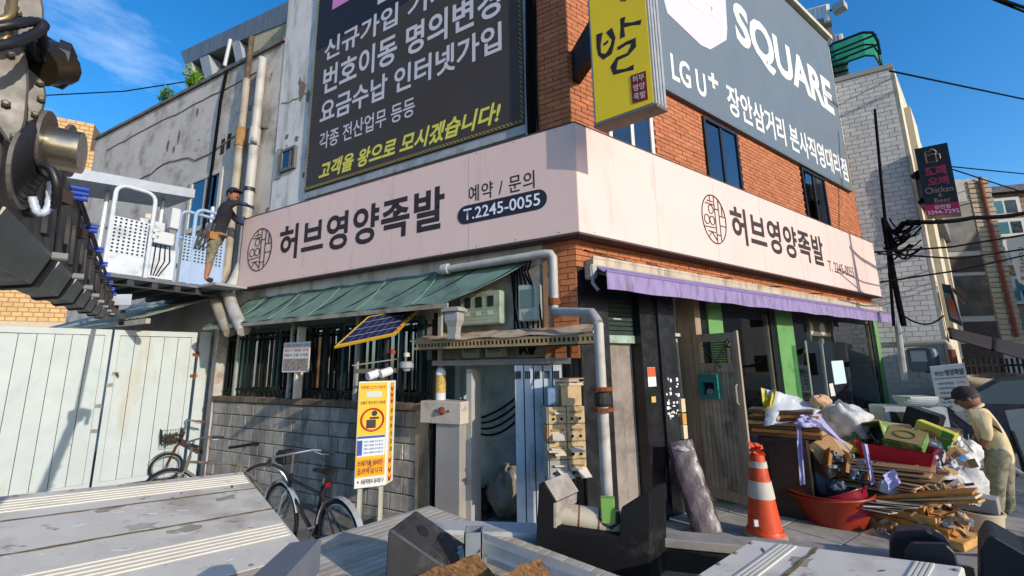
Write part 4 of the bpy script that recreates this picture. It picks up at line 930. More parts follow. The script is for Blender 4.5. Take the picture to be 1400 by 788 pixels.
for k, (t0, t1) in enumerate(secs):
    fk = 1.12-.045*k
    def hexa(t, g=0.): return [BP(t, cxm+(x-cxm)*(fk+g), cym+(y-cym)*(fk+g)) for x, y in cs]
    a0, b0 = t0+(.10 if k else 0), t1
    MB().prism(hexa(a0), BD*(b0-a0)*BS).build('boom_section', M_BOOM, BM, bevel=.004)
    if k: MB().prism(hexa(t0, .10), BD*.05).build('collar', M_BOOMB, BM, bevel=.004)
    h0_, h1_ = hexa(a0+.06, .006), hexa(b0-.05, .006)
    dn = ((h0_[4]-h0_[3]).cross(BD)).normalized(); dn = dn if dn.z < 0 else -dn
    MB().prism([h0_[3], h0_[4], h1_[4], h1_[3]], dn*.004).build('wear_plate', M_BOOML, BM)
    for j in range(2):
        tt = lerp(a0, b0, .3+.35*j); q0, q1 = hexa(tt, .008), hexa(tt+.07, .008)
        MB().prism([q0[2], q0[3].lerp(q0[2], .15), q1[3].lerp(q1[2], .15), q1[2]], bR_*.01).build('side_rib', M_BOOMB, BM)
    q = hexa(t1-.05, .06); MB().cb(q[2]-bU*.01, (.045, .04, .035)).build('roller_block', mat('block_brown2', '3b2f25', .7, noise=.3), BM)
    MB().tube([q[3], q[3]+bR_*.03], .011, 8).build('pin', M_BOOML, BM)
M_BLU = mat('clamp_blue', '20409a', .45, noise=.1); M_STEEL = mat('polished', '9c937f', .25, metal=.9, noise=.15, nscale=9)
lp = []
ct_ = bab(103, 265)
for k in range(8):
    t = 2.4+k*.66; p = BP(t, cxm+(ct_[0]-cxm)*(1-.03*k), cym+(ct_[1]-cym)*(1-.03*k)); lp.append(p)
    for j in range(3 if k == 0 else 2): MB().tube([p-bR_*.012+bU*(.016*j-.014), p+bR_*.03+bU*(.016*j-.014)], .0075, 7).build('blue_clamp', M_BLU, BM)
for j in range(2): MB().tube([p+bU*.01*j+bR_*.005*j for p in lp], .005, 6).build('blue_line', mat('line_navy', '1b2247', .5), BM)
MB().cb(BP(7.45, cxm, cym), (.16, .14, .16)).build('tip_head', M_BOOM, BM, bevel=.02)
MB().lathe([(.08, -.02), (.08, .02)], BP(7.5, cxm+.16, cym-.1), bR_, 16).build('tip_sheave', M_BOOMB, BM)
MB().cb(BP(7.3, cxm+.14, cym+.12), (.17, .02, .11)).build('tip_plate', M_BW_, BM)
# fixed arm from the tip to the basket
MB().tube([BP(7.45, cxm, cym+.05), FL(S0+.5, O1-.2, zf-.25), FL(S0+.5, O1-.3, zf-.06)], .03, 8).build('basket_arm', M_BOOM, BM)
# near end: side plates, hose reel, hydraulic hoses (sized from a reel about a hand's width away from the boom's flank)
NSC = .52
def nearp(x, y, d): return atd(x, y, d*NSC)
v_f = ray(60, 200); v_f = Vector((v_f.x, v_f.y, 0)).normalized(); v_r = v_f.cross(Z)
def plate(pxs, d, th, m, nm='side_plate', bev=.003):
    P0 = nearp(*pxs[0], d); MB().prism([onplane(x, y, P0, v_f) for x, y in pxs], v_f*th).build(nm, m, BM, bevel=bev)
M_PLT = mat('plate_grey', '5a5751', .5, metal=.1, noise=.18, nscale=14, dirt='5f4028', dscale=7, damt=.35)
plate([(-40, -40), (50, -40), (60, 10), (62, 60), (58, 100), (64, 130), (60, 150), (48, 165), (30, 172), (-40, 150)], 2.05, .022, M_PLT)
plate([(-40, 20), (30, 60), (38, 85), (40, 120), (36, 165), (28, 190), (18, 197), (8, 190), (-5, 170), (-10, 120)], 1.95, .016, M_PLT)
plate([(22, 130), (29, 138), (28, 175), (22, 186), (17, 180)], 1.945, .0015, mat('label_worn', '8d8b83', .7, noise=.2, nscale=30), 'worn_label', 0)
plate([(46, 2), (54, -6), (58, 5), (57, 22), (51, 30), (45, 20)], 2.045, .0015, mat('label_yel', '9a8a4a', .7, noise=.2, nscale=30), 'warning_label', 0)
plate([(45, 160), (52, 152), (53, 166), (48, 170)], 2.04, .0015, mat('label_yel', '9a8a4a'), 'warning_label', 0)
for x, y in [(8, 143), (20, 188), (36, 183), (48, 158), (56, 137), (54, 115), (14, 75), (40, 60), (24, 20)]:
    MB().lathe([(.006, 0), (.006, .006), (.003, .01)], nearp(x, y, 1.94 if x < 30 else 2.04), -v_f, 6).build('bolt', mat('bolt_dull', '6b675f', .6, metal=.3), BM)
MB().tube([nearp(44, 86, 2.02), nearp(78, 86, 2.08)], .038, 14).build('pivot_pin', mat('pin_dark', '4a4030', .35, metal=.7, noise=.2), BM, smooth=True)
MB().lathe([(.043, 0), (.043, .015), (.025, .025)], nearp(76, 86, 2.08), v_r, 14).build('pin_cap', M_BOOMB, BM)
def hose(pxs, r=.0075, nm='hydraulic_hose', m=None):
    ctrl = [nearp(*p) for p in pxs]; pts = []
    for i in range(len(ctrl)-1):
        p0, p1, p2, p3 = ctrl[max(i-1, 0)], ctrl[i], ctrl[i+1], ctrl[min(i+2, len(ctrl)-1)]
        for j in range(7):
            t = j/7; pts.append(.5*((2*p1)+(p2-p0)*t+(2*p0-5*p1+4*p2-p3)*t*t+(3*p1-p0-3*p2+p3)*t**3))
    pts.append(ctrl[-1]); rr = [r*(1.0 if i % 2 else .86) for i in range(len(pts))]
    MB().tube(pts, rr, 9).build(nm, m or mat('hose_black', '1d1d1f', .45, noise=.15), BM, smooth=True)
hose([(-15, 40, 1.85), (20, 34, 1.85), (48, 30, 1.9), (56, 45, 1.95), (62, 85, 2.0)]); hose([(-15, 66, 1.8), (20, 58, 1.82), (50, 45, 1.88), (60, 34, 1.9), (52, 30, 1.95)]); hose([(40, 52, 1.95), (44, 70, 1.97), (52, 82, 2.0)])
hose([(-10, 30, 1.9), (15, 20, 1.9), (18, -20, 1.95)], .006, 'brass_pipe', mat('brass', '8a744d', .4, metal=.6)); hose([(-5, 70, 1.95), (10, 48, 1.95), (12, 20, 1.95), (20, -20, 1.97)], .006, 'brass_pipe', mat('brass', '8a744d'))
for k in range(4): hose([(60, 50+6*k, 2.05), (72, 58+6*k, 2.07), (78, 70+5*k, 2.07), (70, 84, 2.05)], .004, 'thin_hose')
RC = nearp(72, 205, 2.0); rax = (v_r*1.0-v_f*.25).normalized()
def flange(px, r, d=2.0, th=.012, m=None):
    MB().lathe([(r, 0), (r, th)], nearp(*px, d), rax, 28).build('reel_flange', m or M_PLT, BM)
flange((30, 232), .066, 2.0, .005); flange((62, 196), .056, 2.02, .005); flange((93, 206), .047, 2.06, .005, M_PLT)
MB().lathe([(.037, 0), (.037, .046)], nearp(62, 200, 2.03), rax, 28).build('reel_drum', M_STEEL, BM, smooth=True)
hs = MB()
for k in range(6): hs.tube(ring(nearp(33+4*k, 230-5*k, 2.0), .056-.002*k, rax, 30), .006, 6, closed=True)
hs.build('wound_hose', mat('hose_black', '1d1d1f'), BM, smooth=True)
hose([(54, 225, 1.95), (70, 232, 1.93), (78, 255, 1.93), (76, 285, 1.97)], .007, 'reel_hose'); hose([(70, 250, 2.02), (66, 285, 2.02), (52, 291, 2.02), (44, 270, 2.02)], .0065, 'white_hose', mat('hose_white', 'a9b4c4', .4))

# ================================================================= bicycles
def bicycle(label, front, rear, saddle_col, frame_col, opts=(), R=.33):
    """front / rear: ground contact points; wheels 0.66 m"""
    f, r = Vector(front), Vector(rear); ax = (f-r).normalized(); L = 1.05; r = f-ax*L; sd = ax.cross(Z).normalized()
    B = thing('bicycle', label, 'bicycle', (f+r)/2); tilt = sd*-.06
    def P(x, z, y=0): return r+ax*x+Z*z+sd*y+tilt*z
    M_T = mat('tyre', '1b1b1c', .85); M_R = mat('rim_steel', '8d9096', .35, metal=.7); M_F = mat('bike_'+frame_col, frame_col, .4, noise=.1, dirt='3a2a20', dscale=12, damt=.3); up = (Z+tilt).normalized(); nx = ax.cross(up).normalized()
    for x in (0, L):
        c = P(x, R); w_ = MB().tube(ring(c, R-.018, nx, 32), .019, 8, closed=True).build('wheel', M_T, B, smooth=True)
        MB().tube(ring(c, R-.045, nx, 32), .012, 6, closed=True).build('rim', M_R, w_, smooth=True)
        sp_ = MB()
        for k in range(20):
            q = 2*math.pi*k/20; d = ax*math.cos(q)+up*math.sin(q); sp_.tube([c+nx*(.03 if k % 2 else -.03), c+d*(R-.05)], .0018, 3)
        sp_.tube([c-nx*.05, c+nx*.05], .022, 8); sp_.build('spokes', M_R, w_)
        if 'fender' in opts: MB().sheet([[c+(ax*math.cos(q)+up*math.sin(q))*(R+.022)+nx*y for y in (-.028, 0, .028)] for q in [R_(a) for a in (range(20, 175, 12) if x else range(10, 185, 12))]], None).build('fender', mat('fender_'+('w' if 'white' in opts else 'k'), 'a9aeb0' if 'white' in opts else '3b3b3c', .4, metal=.4), B)
    bb = P(.42, .27); st_ = P(.28, .74); hd = P(.86, .78); hdl = P(.90, .62)
    for n_, pts, rr in [('top_tube', [P(.31, .66), P(.875, .72)] if 'step' not in opts else [P(.33, .45), P(.6, .42), P(.89, .66)], .016), ('down_tube', [bb, hdl], .018), ('seat_tube', [bb, st_], .016), ('chain_stay', [bb, P(0, R, .04)], .01), ('chain_stay', [bb, P(0, R, -.04)], .01), ('seat_stay', [P(.30, .66), P(0, R, .04)], .009), ('seat_stay', [P(.30, .66), P(0, R, -.04)], .009), ('head_tube', [hd, hdl], .02)]:
        MB().tube(pts, rr, 8).build(n_, M_F, B, smooth=True)
    for y in (.045, -.045): MB().tube([hdl, P(.945, .55, y), P(L, R, y)], .012, 7).build('fork_blade', M_F if 'white' not in opts else mat('fork_silver', 'a3a8ac', .35, metal=.5), B)
    MB().tube([hd, P(.83, .97)], .013, 8).build('stem', M_R, B)
    hb = [P(.72, .96, -.30), P(.80, .98, -.2), P(.85, .97, -.05), P(.85, .97, .05), P(.80, .98, .2), P(.72, .96, .30)]
    MB().tube(hb, .012, 8).build('handlebar', M_R, B, smooth=True)
    for y in (-1, 1): MB().tube([P(.75, .968, y*.27), P(.63, .945, y*.33)], .018, 8).build('grip', mat('grip_'+saddle_col, saddle_col, .7), B)
    for y in (-1, 1): MB().tube([P(.80, .97, y*.2), P(.74, .93, y*.26), P(.68, .93, y*.31)], .006, 5).build('brake_lever', M_R, B)
    MB().tube([st_, P(.25, .86)], .012, 8).build('seat_post', M_R, B)
    sdl = MB()
    pts = [(.43, .875, .02), (.36, .88, .03), (.28, .89, .055), (.20, .90, .085), (.14, .90, .09), (.10, .895, .06)]
    rows = [[P(x, z+.018*math.cos(q)-.01, w_*math.sin(q)) for q in [2*math.pi*k/10 for k in range(11)]] for x, z, w_ in pts]; sdl.sheet(rows); sdl.add([p for p in rows[0][:-1]], [tuple(range(10))]); sdl.add([p for p in rows[-1][:-1]], [tuple(range(10))])
    sdl.build('saddle', mat('saddle_'+saddle_col, '17171a' if saddle_col != '6a3b22' else '3a2a22', .45, noise=.1), B, smooth=True)
    MB().lathe([(.09, 0), (.09, .004)], bb+nx*.045, nx, 20).build('chainring', mat('chain_dark', '2d2b28', .5, metal=.5), B)
    for sg in (-1, 1): MB().tube([bb+nx*sg*.05, bb+nx*sg*.06+(ax*.1-up*.12)*sg, bb+nx*sg*.13+(ax*.1-up*.12)*sg], .011, 6).build('crank', M_R, B)
    if 'basket' in opts:
        bk = MB(); c = P(1.04, .66 if R < .3 else .72)
        for zz, w_ in ((0, .24), (.08, .25), (.16, .265), (.24, .28)):
            q = [c+ax*x*w_*.5+sd*y*w_*.62+Z*(zz-.05) for x, y in ((-1, -1), (1, -1), (1, 1), (-1, 1))]; bk.tube(q, .0045, 4, closed=True)
        for k in range(9):
            for e in (-1, 1):
                t = -1+2*k/8; bk.tube([c+ax*t*.12+sd*e*.15-Z*.05, c+ax*t*.14+sd*e*.174+Z*.19], .003, 4); bk.tube([c+ax*e*.12+sd*t*.15-Z*.05, c+ax*e*.14+sd*t*.174+Z*.19], .003, 4)
            bk.tube([c+ax*(-1+2*k/8)*.12-sd*.15-Z*.05, c+ax*(-1+2*k/8)*.12+sd*.15-Z*.05], .003, 4)
        bk.build('basket', mat('basket_wire', '4b4a45', .5, metal=.5), B)
        lv = MB(); rn = random.Random(3)
        for k in range(90):
            p = c+ax*rn.uniform(-.11, .11)+sd*rn.uniform(-.14, .14)+Z*rn.uniform(-.04, .10); d = Vector((rn.uniform(-1, 1), rn.uniform(-1, 1), rn.uniform(-.4, .6))).normalized()*.05; e = d.orthogonal().normalized()*.014; lv.add([p-d, p+e, p+d, p-e], [(0, 1, 2, 3)])
        lv.build('dry_leaves', mat('leaf_dry', '4c4433', .9, noise=.3, nscale=30), B, fix=False)['kind'] = 'stuff'
    if 'bag' in opts: MB().cb(P(.95, .93), (.2, .16, .13), rz=math.atan2(ax.y, ax.x)).build('handlebar_bag', mat('bag_black', '1a1b1e', .7), B, bevel=.02)
    if 'reflector' in opts: MB().cb(P(.2, .76), (.02, .05, .04), rz=math.atan2(ax.y, ax.x)).build('reflector', mat('reflect_red', '7a1214', .3), B)
    return B
hb1 = atz(290, 572, .97); bicycle('brown step through bicycle with wire front basket of leaves beside the gate', hb1+Vector((-.45, -.35, -.97)), hb1+Vector((.4, .5, -.97)), '6a3b22', '4a2a1e', ('basket', 'step', 'fender'), R=.23)
sd2 = atz(455, 640, .9); hb2 = atz(378, 612, .98)
rr2 = Vector((sd2.x, sd2.y, 0)); dd2 = Vector((hb2.x-sd2.x, hb2.y-sd2.y, 0)).normalized()
bicycle('black bicycle with silver front fender and handlebar bag leaning by the block wall', rr2+dd2*.85, rr2-dd2*.2, '2a2a2a', '1f2227', ('fender', 'white', 'bag', 'reflector'))
sd3 = atz(343, 606, .9); rr3 = Vector((sd3.x, sd3.y, 0)); dd3 = (dd2*-.2+UL*.9+NL*.55).normalized()
bicycle('old bicycle half hidden behind the black one, saddle towards the wall', rr3+dd3*.85, rr3-dd3*.2, '26221f', '6b6455', ())

# ================================================================= littering-watch post with cameras and solar panel
c0 = atd(529, 600, 5.35); cg = Vector((c0.x, c0.y, 0))
fdir = (atd(490, 600, 5.3)-atd(529, 600, 5.35)); fdir.z = 0; fdir.normalize(); fdir = (fdir+Vector((0, .05, 0))).normalized(); sdir = Vector((-fdir.y, fdir.x, 0)); sdir = sdir if sdir.y > 0 else -sdir
fnorm = Vector((fdir.y, -fdir.x, 0)); fnorm = fnorm if fnorm.y < 0 else -fnorm
sdir = (sdir+Vector((.55, 0, 0))).normalized()
zt = atd(529, 521, 5.35).z; zb = atd(525, 664, 5.35).z; wF, wS = .34, .2
CT = thing('watch_post', 'yellow and white no dumping sign box with cameras and solar panel on two legs', 'sign', cg)
def FC(a, o, z): return cg+fdir*a-sdir*o+Z*z               # a: along the yellow face, o: out of it
M_CW = mat('sign_white', 'd3d2ce', .5, noise=.04); M_CY = mat('sign_yel', 'd6a91e', .5, noise=.03); M_CR = mat('sign_red', 'a8281e', .5); M_CBL = mat('sign_blue', '2d4a8e', .5)
MB().box(FC(0, 0, zb), fdir*wF, sdir*wS, Z*(zt-zb)).build('cabinet', M_CW, CT, bevel=.006)
H_ = zt-zb
MB().fb(FC, .012, wF-.012, 0, .004, zb+H_*.10, zt-.012).build('yellow_face', M_CY, CT)
def FCr(a, o, z): return FC(wF-a, o, z)
def ctext(body, x0, x1, y0, y1, m_, **k): textF(FCr, body, wF*x0, wF*x1, zt-H_*y0, zt-H_*y1, .008, m_, CT, lift=.001, **k)
ctext('이동형 CCTV 작동중', .1, .92, .04, .075, M_CR, bold=.01); ctext('쓰레기 무단 투기 단속중', .1, .92, .19, .225, M_INK, bold=.01)
MB().fb(FCr, wF*.28, wF*.78, .004, .008, zt-H_*.155, zt-H_*.10).build('display_slot', mat('slot_grey', 'b5b7b8', .4), CT)
MB().tube(ring(FC(wF*.5, .0, zt-H_*.37)+fnorm*.008, wF*.36, fnorm, 28, ry=wF*.36), .011, 6, closed=True).build('red_ring', M_CR, CT)
fg = MB(); fg.lathe([(0, 0), (.032, 0), (.032, .004)], FC(wF*.44, 0, zt-H_*.31)+fnorm*.005, fnorm, 12); fg.build('pictogram_head', M_INK, CT)
MB().fb(FCr, wF*.32, wF*.62, .004, .008, zt-H_*.45, zt-H_*.37).build('pictogram_body', M_INK, CT); MB().fb(FCr, wF*.42, wF*.72, .004, .0075, zt-H_*.365, zt-H_*.345).build('pictogram_arm', M_INK, CT)
MB().fb(FCr, wF*.06, wF*.94, .004, .007, zt-H_*.71, zt-H_*.52).build('info_sheet', mat('sheet_pale', 'c9d0da', .6), CT); MB().fb(FCr, wF*.06, wF*.94, .007, .009, zt-H_*.545, zt-H_*.522).build('blue_strip', M_CBL, CT); MB().fb(FCr, wF*.06, wF*.22, .007, .009, zt-H_*.70, zt-H_*.56).build('blue_strip', M_CBL, CT)
for k in range(4): textF(FCr, '위반시 과태료 부과 합니다', wF*.27, wF*.9, zt-H_*(.565+.034*k), zt-H_*(.588+.034*k), .008, M_INK, CT)
MB().fb(FCr, wF*.06, wF*.94, .004, .0065, zt-H_*.885, zt-H_*.735).build('order_panel', mat('panel_amber', 'd18f12', .5), CT)
ctext('쓰레기를 버리는', .1, .9, .75, .80, M_INK, bold=.02); ctext('곳 이 아 닙 니 다', .1, .9, .82, .87, M_INK, bold=.02); MB().prism([FCr(wF*.1, .0066, zt-H_*.875), FCr(wF*.13, .0066, zt-H_*.88), FCr(wF*.9, .0066, zt-H_*.75), FCr(wF*.87, .0066, zt-H_*.745)], -sdir*.003).build('red_slash', M_CR, CT)
ctext('서울특별시 동대문구', .22, .95, .92, .965, M_INK, bold=.01); MB().lathe([(.014, 0), (.014, .003)], FC(wF*.88, .001, zt-H_*.942), -sdir, 10).build('crest', M_CR, CT)
perp = Vector((fdir.y, -fdir.x, 0)); perp = perp if perp.x > 0 else -perp
def FS(a, o, z): return cg+sdir*a+perp*o+Z*z               # the white flank
MB().fb(FS, .055, .145, .0, .004, zb+H_*.02, zt-.02).build('yellow_strip', M_CY, CT)
for k, y in enumerate((.05, .11, .17, .75, .84, .92)):
    zc = zt-H_*y; MB().prism([FS(.06, .0045, zc), FS(.10, .0045, zc-.035), FS(.14, .0045, zc), FS(.14, .0045, zc-.04), FS(.10, .0045, zc-.075), FS(.06, .0045, zc-.04)], perp*.003).build('red_chevron', M_CR, CT)
for k, ch in enumerate('무단투기금지'): textF(FS, ch, .07, .13, zt-H_*(.28+.075*k), zt-H_*(.325+.075*k), .005, M_INK, CT, bold=.02)
for a in (.06, wF-.05): MB().box(FC(a, -.06, 0), fdir*.035, sdir*.035, Z*(zb+.01)).build('leg', mat('leg_pale', 'a9aa9e', .5, metal=.2, noise=.1), CT)
pc = cg+fdir*.08+sdir*.1
MB().tube([pc+Z*zt, pc+Z*(zt+.52)], .03, 10).build('mast', mat('mast_black', '1c1d1f', .5), CT)
for x, y in ((506, 514), (523, 511)):
    c = nearp(x, y, 5.3/NSC); ca = (sdir*.55+Z*.35-fdir*.75).normalized(); MB().lathe([(0, .004), (.03, 0), (.048, .0), (.05, .01), (.05, .13), (.04, .15), (0, .155)], c-ca*.03, ca, 18).build('camera_head', mat('cam_white', 'c9c9cb', .35), CT, smooth=True)
    MB().tube([c+ca*.06, c+ca*.06+Z*.07], .016, 8).build('camera_neck', M_BLACK, CT)
MB().cb(pc+fdir*.12+Z*(zt+.12), (.5, .12, .05), rz=math.atan2(fdir.y, fdir.x)).build('mount_arm', M_BLACK, CT)
MB().cb(pc+fdir*.1+Z*(zt+.05), (.16, .12, .1), rz=math.atan2(fdir.y, fdir.x)).build('control_box', M_BLACK, CT)
MB().prism([pc+fdir*.33+Z*(zt+.18)-sdir*.12, pc-fdir*.12+Z*(zt+.24)-sdir*.12, pc-fdir*.12+Z*(zt+.255)+sdir*.06, pc+fdir*.33+Z*(zt+.195)+sdir*.06], Z*.012).build('rain_hood', mat('hood_grey', '6d6a66', .5), CT)
MB().lathe([(0, -.07), (.04, -.065), (.055, -.03), (.085, -.025), (.085, .035), (.06, .05), (0, .05)], atd(556, 500, 5.35), Z, 18).build('dome_camera', mat('dome_grey', '8d9096', .4), CT, smooth=True)
MB().lathe([(0, 0), (.03, 0), (.035, .03), (0, .06)], atd(537, 484, 5.3), Z, 10).build('warning_light', mat('light_red', 'a0362c', .4), CT)
MB().lathe([(0, 0), (.035, 0), (.04, .04), (0, .06)], atd(556, 488, 5.35), Z, 10).build('siren', mat('siren_w', 'b9b9b6', .4), CT)
sp_tl, sp_tr, sp_br, sp_bl = atd(503, 433, 5.42), atd(575, 420, 5.62), atd(540, 462, 5.2), atd(457, 474, 5.0)
sp_br = sp_bl+(sp_tr-sp_tl); pn = (sp_tr-sp_tl).cross(sp_bl-sp_tl).normalized(); pn = pn if pn.z > 0 else -pn
def SPp(u, v): return sp_tl.lerp(sp_tr, u).lerp(sp_bl.lerp(sp_br, u), v)
MB().prism([SPp(0, 0), SPp(1, 0), SPp(1, 1), SPp(0, 1)], -pn*.03).build('solar_frame', mat('frame_yel', 'b08a28', .5), CT)
sc = MB().prism([SPp(.05, .05)+pn*.001, SPp(.93, .05)+pn*.001, SPp(.93, .95)+pn*.001, SPp(.05, .95)+pn*.001], pn*.004).build('solar_cell', mat('solar_blue', '191d38', .22, noise=.08, spec=.5), CT)
gl_ = MB()
for k in range(1, 6): gl_.tube([SPp(.05+.88*k/6, .05)+pn*.0055, SPp(.05+.88*k/6, .95)+pn*.0055], .0022, 4)
for k in range(1, 4): gl_.tube([SPp(.05, k/4)+pn*.0055, SPp(.93, k/4)+pn*.0055], .0022, 4)
gl_.build('cell_lines', mat('cell_line', '5a6078', .5), sc)['kind'] = 'stuff'
for k in range(7): MB().prism([SPp(.945, .06+.13*k)+pn*.001, SPp(.985, .06+.13*k)+pn*.001, SPp(.985, .13+.13*k)+pn*.001, SPp(.945, .13+.13*k)+pn*.001], pn*.003).build('red_dash', M_CR, CT)
MB().tube([SPp(.6, .5)-pn*.03, pc+Z*(zt+.5)], .02, 8).build('panel_strut', M_BLACK, CT)

# ================================================================= steel post, spray bottle, canopy, door, mailboxes
SB = thing('steel_post', 'brushed stainless gate post with pale box top and rusty knob', 'post', FL(1.5, .35, .1))
o_ = .42; a1, zt1 = PL(596, 579, o_); a0, zb1 = PL(629, 579, o_)
MB().fb(FL, a0, a1, .12, o_, .1, zt1).build('steel_panel', mat('stainless', 'a8a19b', .38, metal=.35, noise=.10, nscale=2), SB, bevel=.006)
b1, zt2 = PL(575, 552, o_+.03); b0, _ = PL(630, 550, o_+.03); zt2 = PL(600, 549, o_+.03)[1]
MB().fb(FL, b0, b1, .10, o_+.035, zt1+.002, zt2).build('box_top', mat('box_pale', 'b5aa9d', .6, noise=.1, dirt='7a5a3c', dscale=8, damt=.3), SB, bevel=.006)
kc_ = FL(PL(607, 562, o_)[0], o_+.036, PL(607, 562, o_+.03)[1]); MB().lathe([(.045, 0), (.045, .012), (.028, .02), (.028, .035), (0, .04)], kc_, NL, 16).build('rusty_knob', M_RUST, SB)
for dx in (-.09, .09): MB().lathe([(.016, 0), (.012, .01)], kc_+UL*dx, NL, 8).build('bolt', M_RUST, SB)
MB().fb(FL, a0-.07, a0-.002, .1, .3, .1, PL(632, 505, .3)[1]).build('jamb', mat('jamb_grey', '9b9a94', .6, noise=.08), SB)
MB().fb(FL, a0-.1, a1+.1, -.1, o_+.12, .1, .13).build('foot_plate', mat('foot_dark', '4a4a48', .6, metal=.3, noise=.2), SB)
SP = thing('spray_bottle', 'white spray can standing on the wall beside the steel post', 'bottle', FL(1.75, .2, 1.39))
sc_ = FL(PL(602, 540, .25)[0], .25, 0); sz0, sz1, sz2 = zt2, PL(602, 513, .25)[1], PL(602, 490, .25)[1]
hgt = PL(602, 494, .25)[1]-zt2
MB().lathe([(.0, 0), (.062, 0), (.065, .01), (.065, hgt*.72), (.045, hgt*.82), (.02, hgt*.86)], sc_+Z*zt2, Z, 16).build('body', mat('can_white', 'c3c5cc', .35, noise=.05), SP, smooth=True)
MB().lathe([(.022, hgt*.86), (.022, hgt*.92), (.012, hgt), (0, hgt)], sc_+Z*zt2, Z, 10).build('nozzle', mat('nozzle_w', 'a9aab0', .4), SP)
MB().lathe([(.0655, hgt*.18), (.0658, hgt*.2), (.0658, hgt*.62), (.0655, hgt*.64)], sc_+Z*zt2, Z, 16).build('label', mat('label_amber', 'a68a4c', .6, noise=.5, nscale=35), SP)
CN = thing('rusty_canopy', 'small rusty sheet canopy with perforated iron edge over the side entrance', 'canopy', FL(.8, .3, 2.05))
M_CSH = mat('canopy_sheet', 'a99a85', .7, noise=.15, nscale=4, dirt='8a4a20', dscale=2.4, damt=.5, dark2='5a3a22', d2scale=6, d2amt=.3)
rows = [[FL(lerp(1.95, -.30, i/14), lerp(.0, .52, t), lerp(2.26, 2.135, t)+.012*math.sin(i*1.7+t*3)) for i in range(15)] for t in (0, .4, .75, 1)]
MB().sheet(rows, Z*-.005).build('sheet', M_CSH, CN)
pa = MB(); 
for k in range(46):
    s_ = 1.88-k*.0485
    pa.fb(FL, s_-.0485, s_-.0285, .50, .505, 2.055, 2.10)
pa.fb(FL, -.36, 1.9, .50, .506, 2.098, 2.128); pa.fb(FL, -.36, 1.9, .50, .506, 2.03, 2.057); pa.build('perforated_angle', mat('angle_tan', '9a8660', .7, noise=.2, dirt='5c3a20', dscale=6, damt=.5), CN)
MB().fb(FL, -.36, 1.9, .44, .448, 2.02, 2.12).build('rear_angle', mat('angle_dark', '4a3c2c', .8, noise=.2), CN)
for k in range(6): MB().fb(FL, .0+k*.34, .03+k*.34, .02, .49, 2.09, 2.115).build('rib', M_IRON, CN)
MB().fb(FL, -.02, 1.75, .30, .34, 1.84, 1.90).build('lintel_bar', mat('lintel_grey', '77746c', .7, noise=.15), CN)
for s_ in (1.72, -.02): MB().fb(FL, s_, s_+.035, .30, .335, .1, 2.1).build('prop', M_IRON, CN)
HP = thing('rain_hopper', 'grey sheet metal rain hopper at the right end of the green awning', 'hopper', FL(1.2, .6, 2.25))
hs0 = PL(621, 440, .6)[0]; zz0 = PL(621, 456, .6)[1]; zz1 = PL(621, 421, .6)[1]; hr = zz1-zz0
prof = [(.055, 0), (.06, .25), (.085, .5), (.085, .72), (.075, .82), (.115, .84), (.115, .95), (.095, .96), (.095, 1.0)]
mb = MB(); vs = []
for w_, t in prof: vs.append([FL(hs0+x*w_, .6+y*w_*.8, zz0+hr*t) for x, y in ((-1, -1), (1, -1), (1, 1), (-1, 1), (-1, -1))])
mb.sheet(vs); mb.build('hopper', mat('hopper_grey', '989690', .5, noise=.1, metal=.2), HP)
mb = MB(); mb.fb(FL, hs0-.05, hs0+.05, .55, .65, 2.13, zz0); mb.build('spout', mat('hopper_grey', '989690'), HP)
# white ribbed door standing open, seen on its narrow face
ED = thing('white_door', 'pale blue ribbed metal door of the side entrance behind the mailboxes', 'door', FL(.35, .2, .1))
M_DW = mat('door_paleblue', 'b4bcc4', .5, noise=.06, dirt='83878c', dscale=3, damt=.4)
eN = (NL*.8+NR*.5).normalized(); eU = Z.cross(eN).normalized()*-1; e0 = FL(.02, .12, 0)
def FE(s, o, z): return e0+eU*s+eN*(o-.15)+Z*z
epx = lambda x: (onplane(x, 600, e0, eN)-e0).dot(eU)
da, db, dt = epx(705), epx(772), 1.83
for k in range(5):
    x0, x1 = lerp(da, db, k/5+.01), lerp(da, db, (k+1)/5-.015); MB().fb(FE, x1, x0, .15, .18+.008*(k % 2), .12, dt).build('door_slat', M_DW, ED)
MB().fb(FE, db, da, .135, .149, .11, dt+.01).build('door_core', mat('core_dark', '3d4043', .7), ED)
sl_b = MB()
for k in range(5):
    for j in range(3):
        x0 = lerp(da, db, (k+.2+.2*j)/5); sl_b.fb(FE, x0-.008, x0+.008, .188, .19, dt-.14, dt-.06)
sl_b.build('vent_slots', mat('slot_dark', '25282b', .9), ED)['kind'] = 'stuff'
hs_ = epx(726); MB().tube([FE(hs_, .185, 1.02), FE(hs_, .23, 1.0), FE(hs_, .23, .62), FE(hs_, .185, .60)], .012, 6).build('pull_handle', mat('handle_w', 'b3aea2', .5), ED)
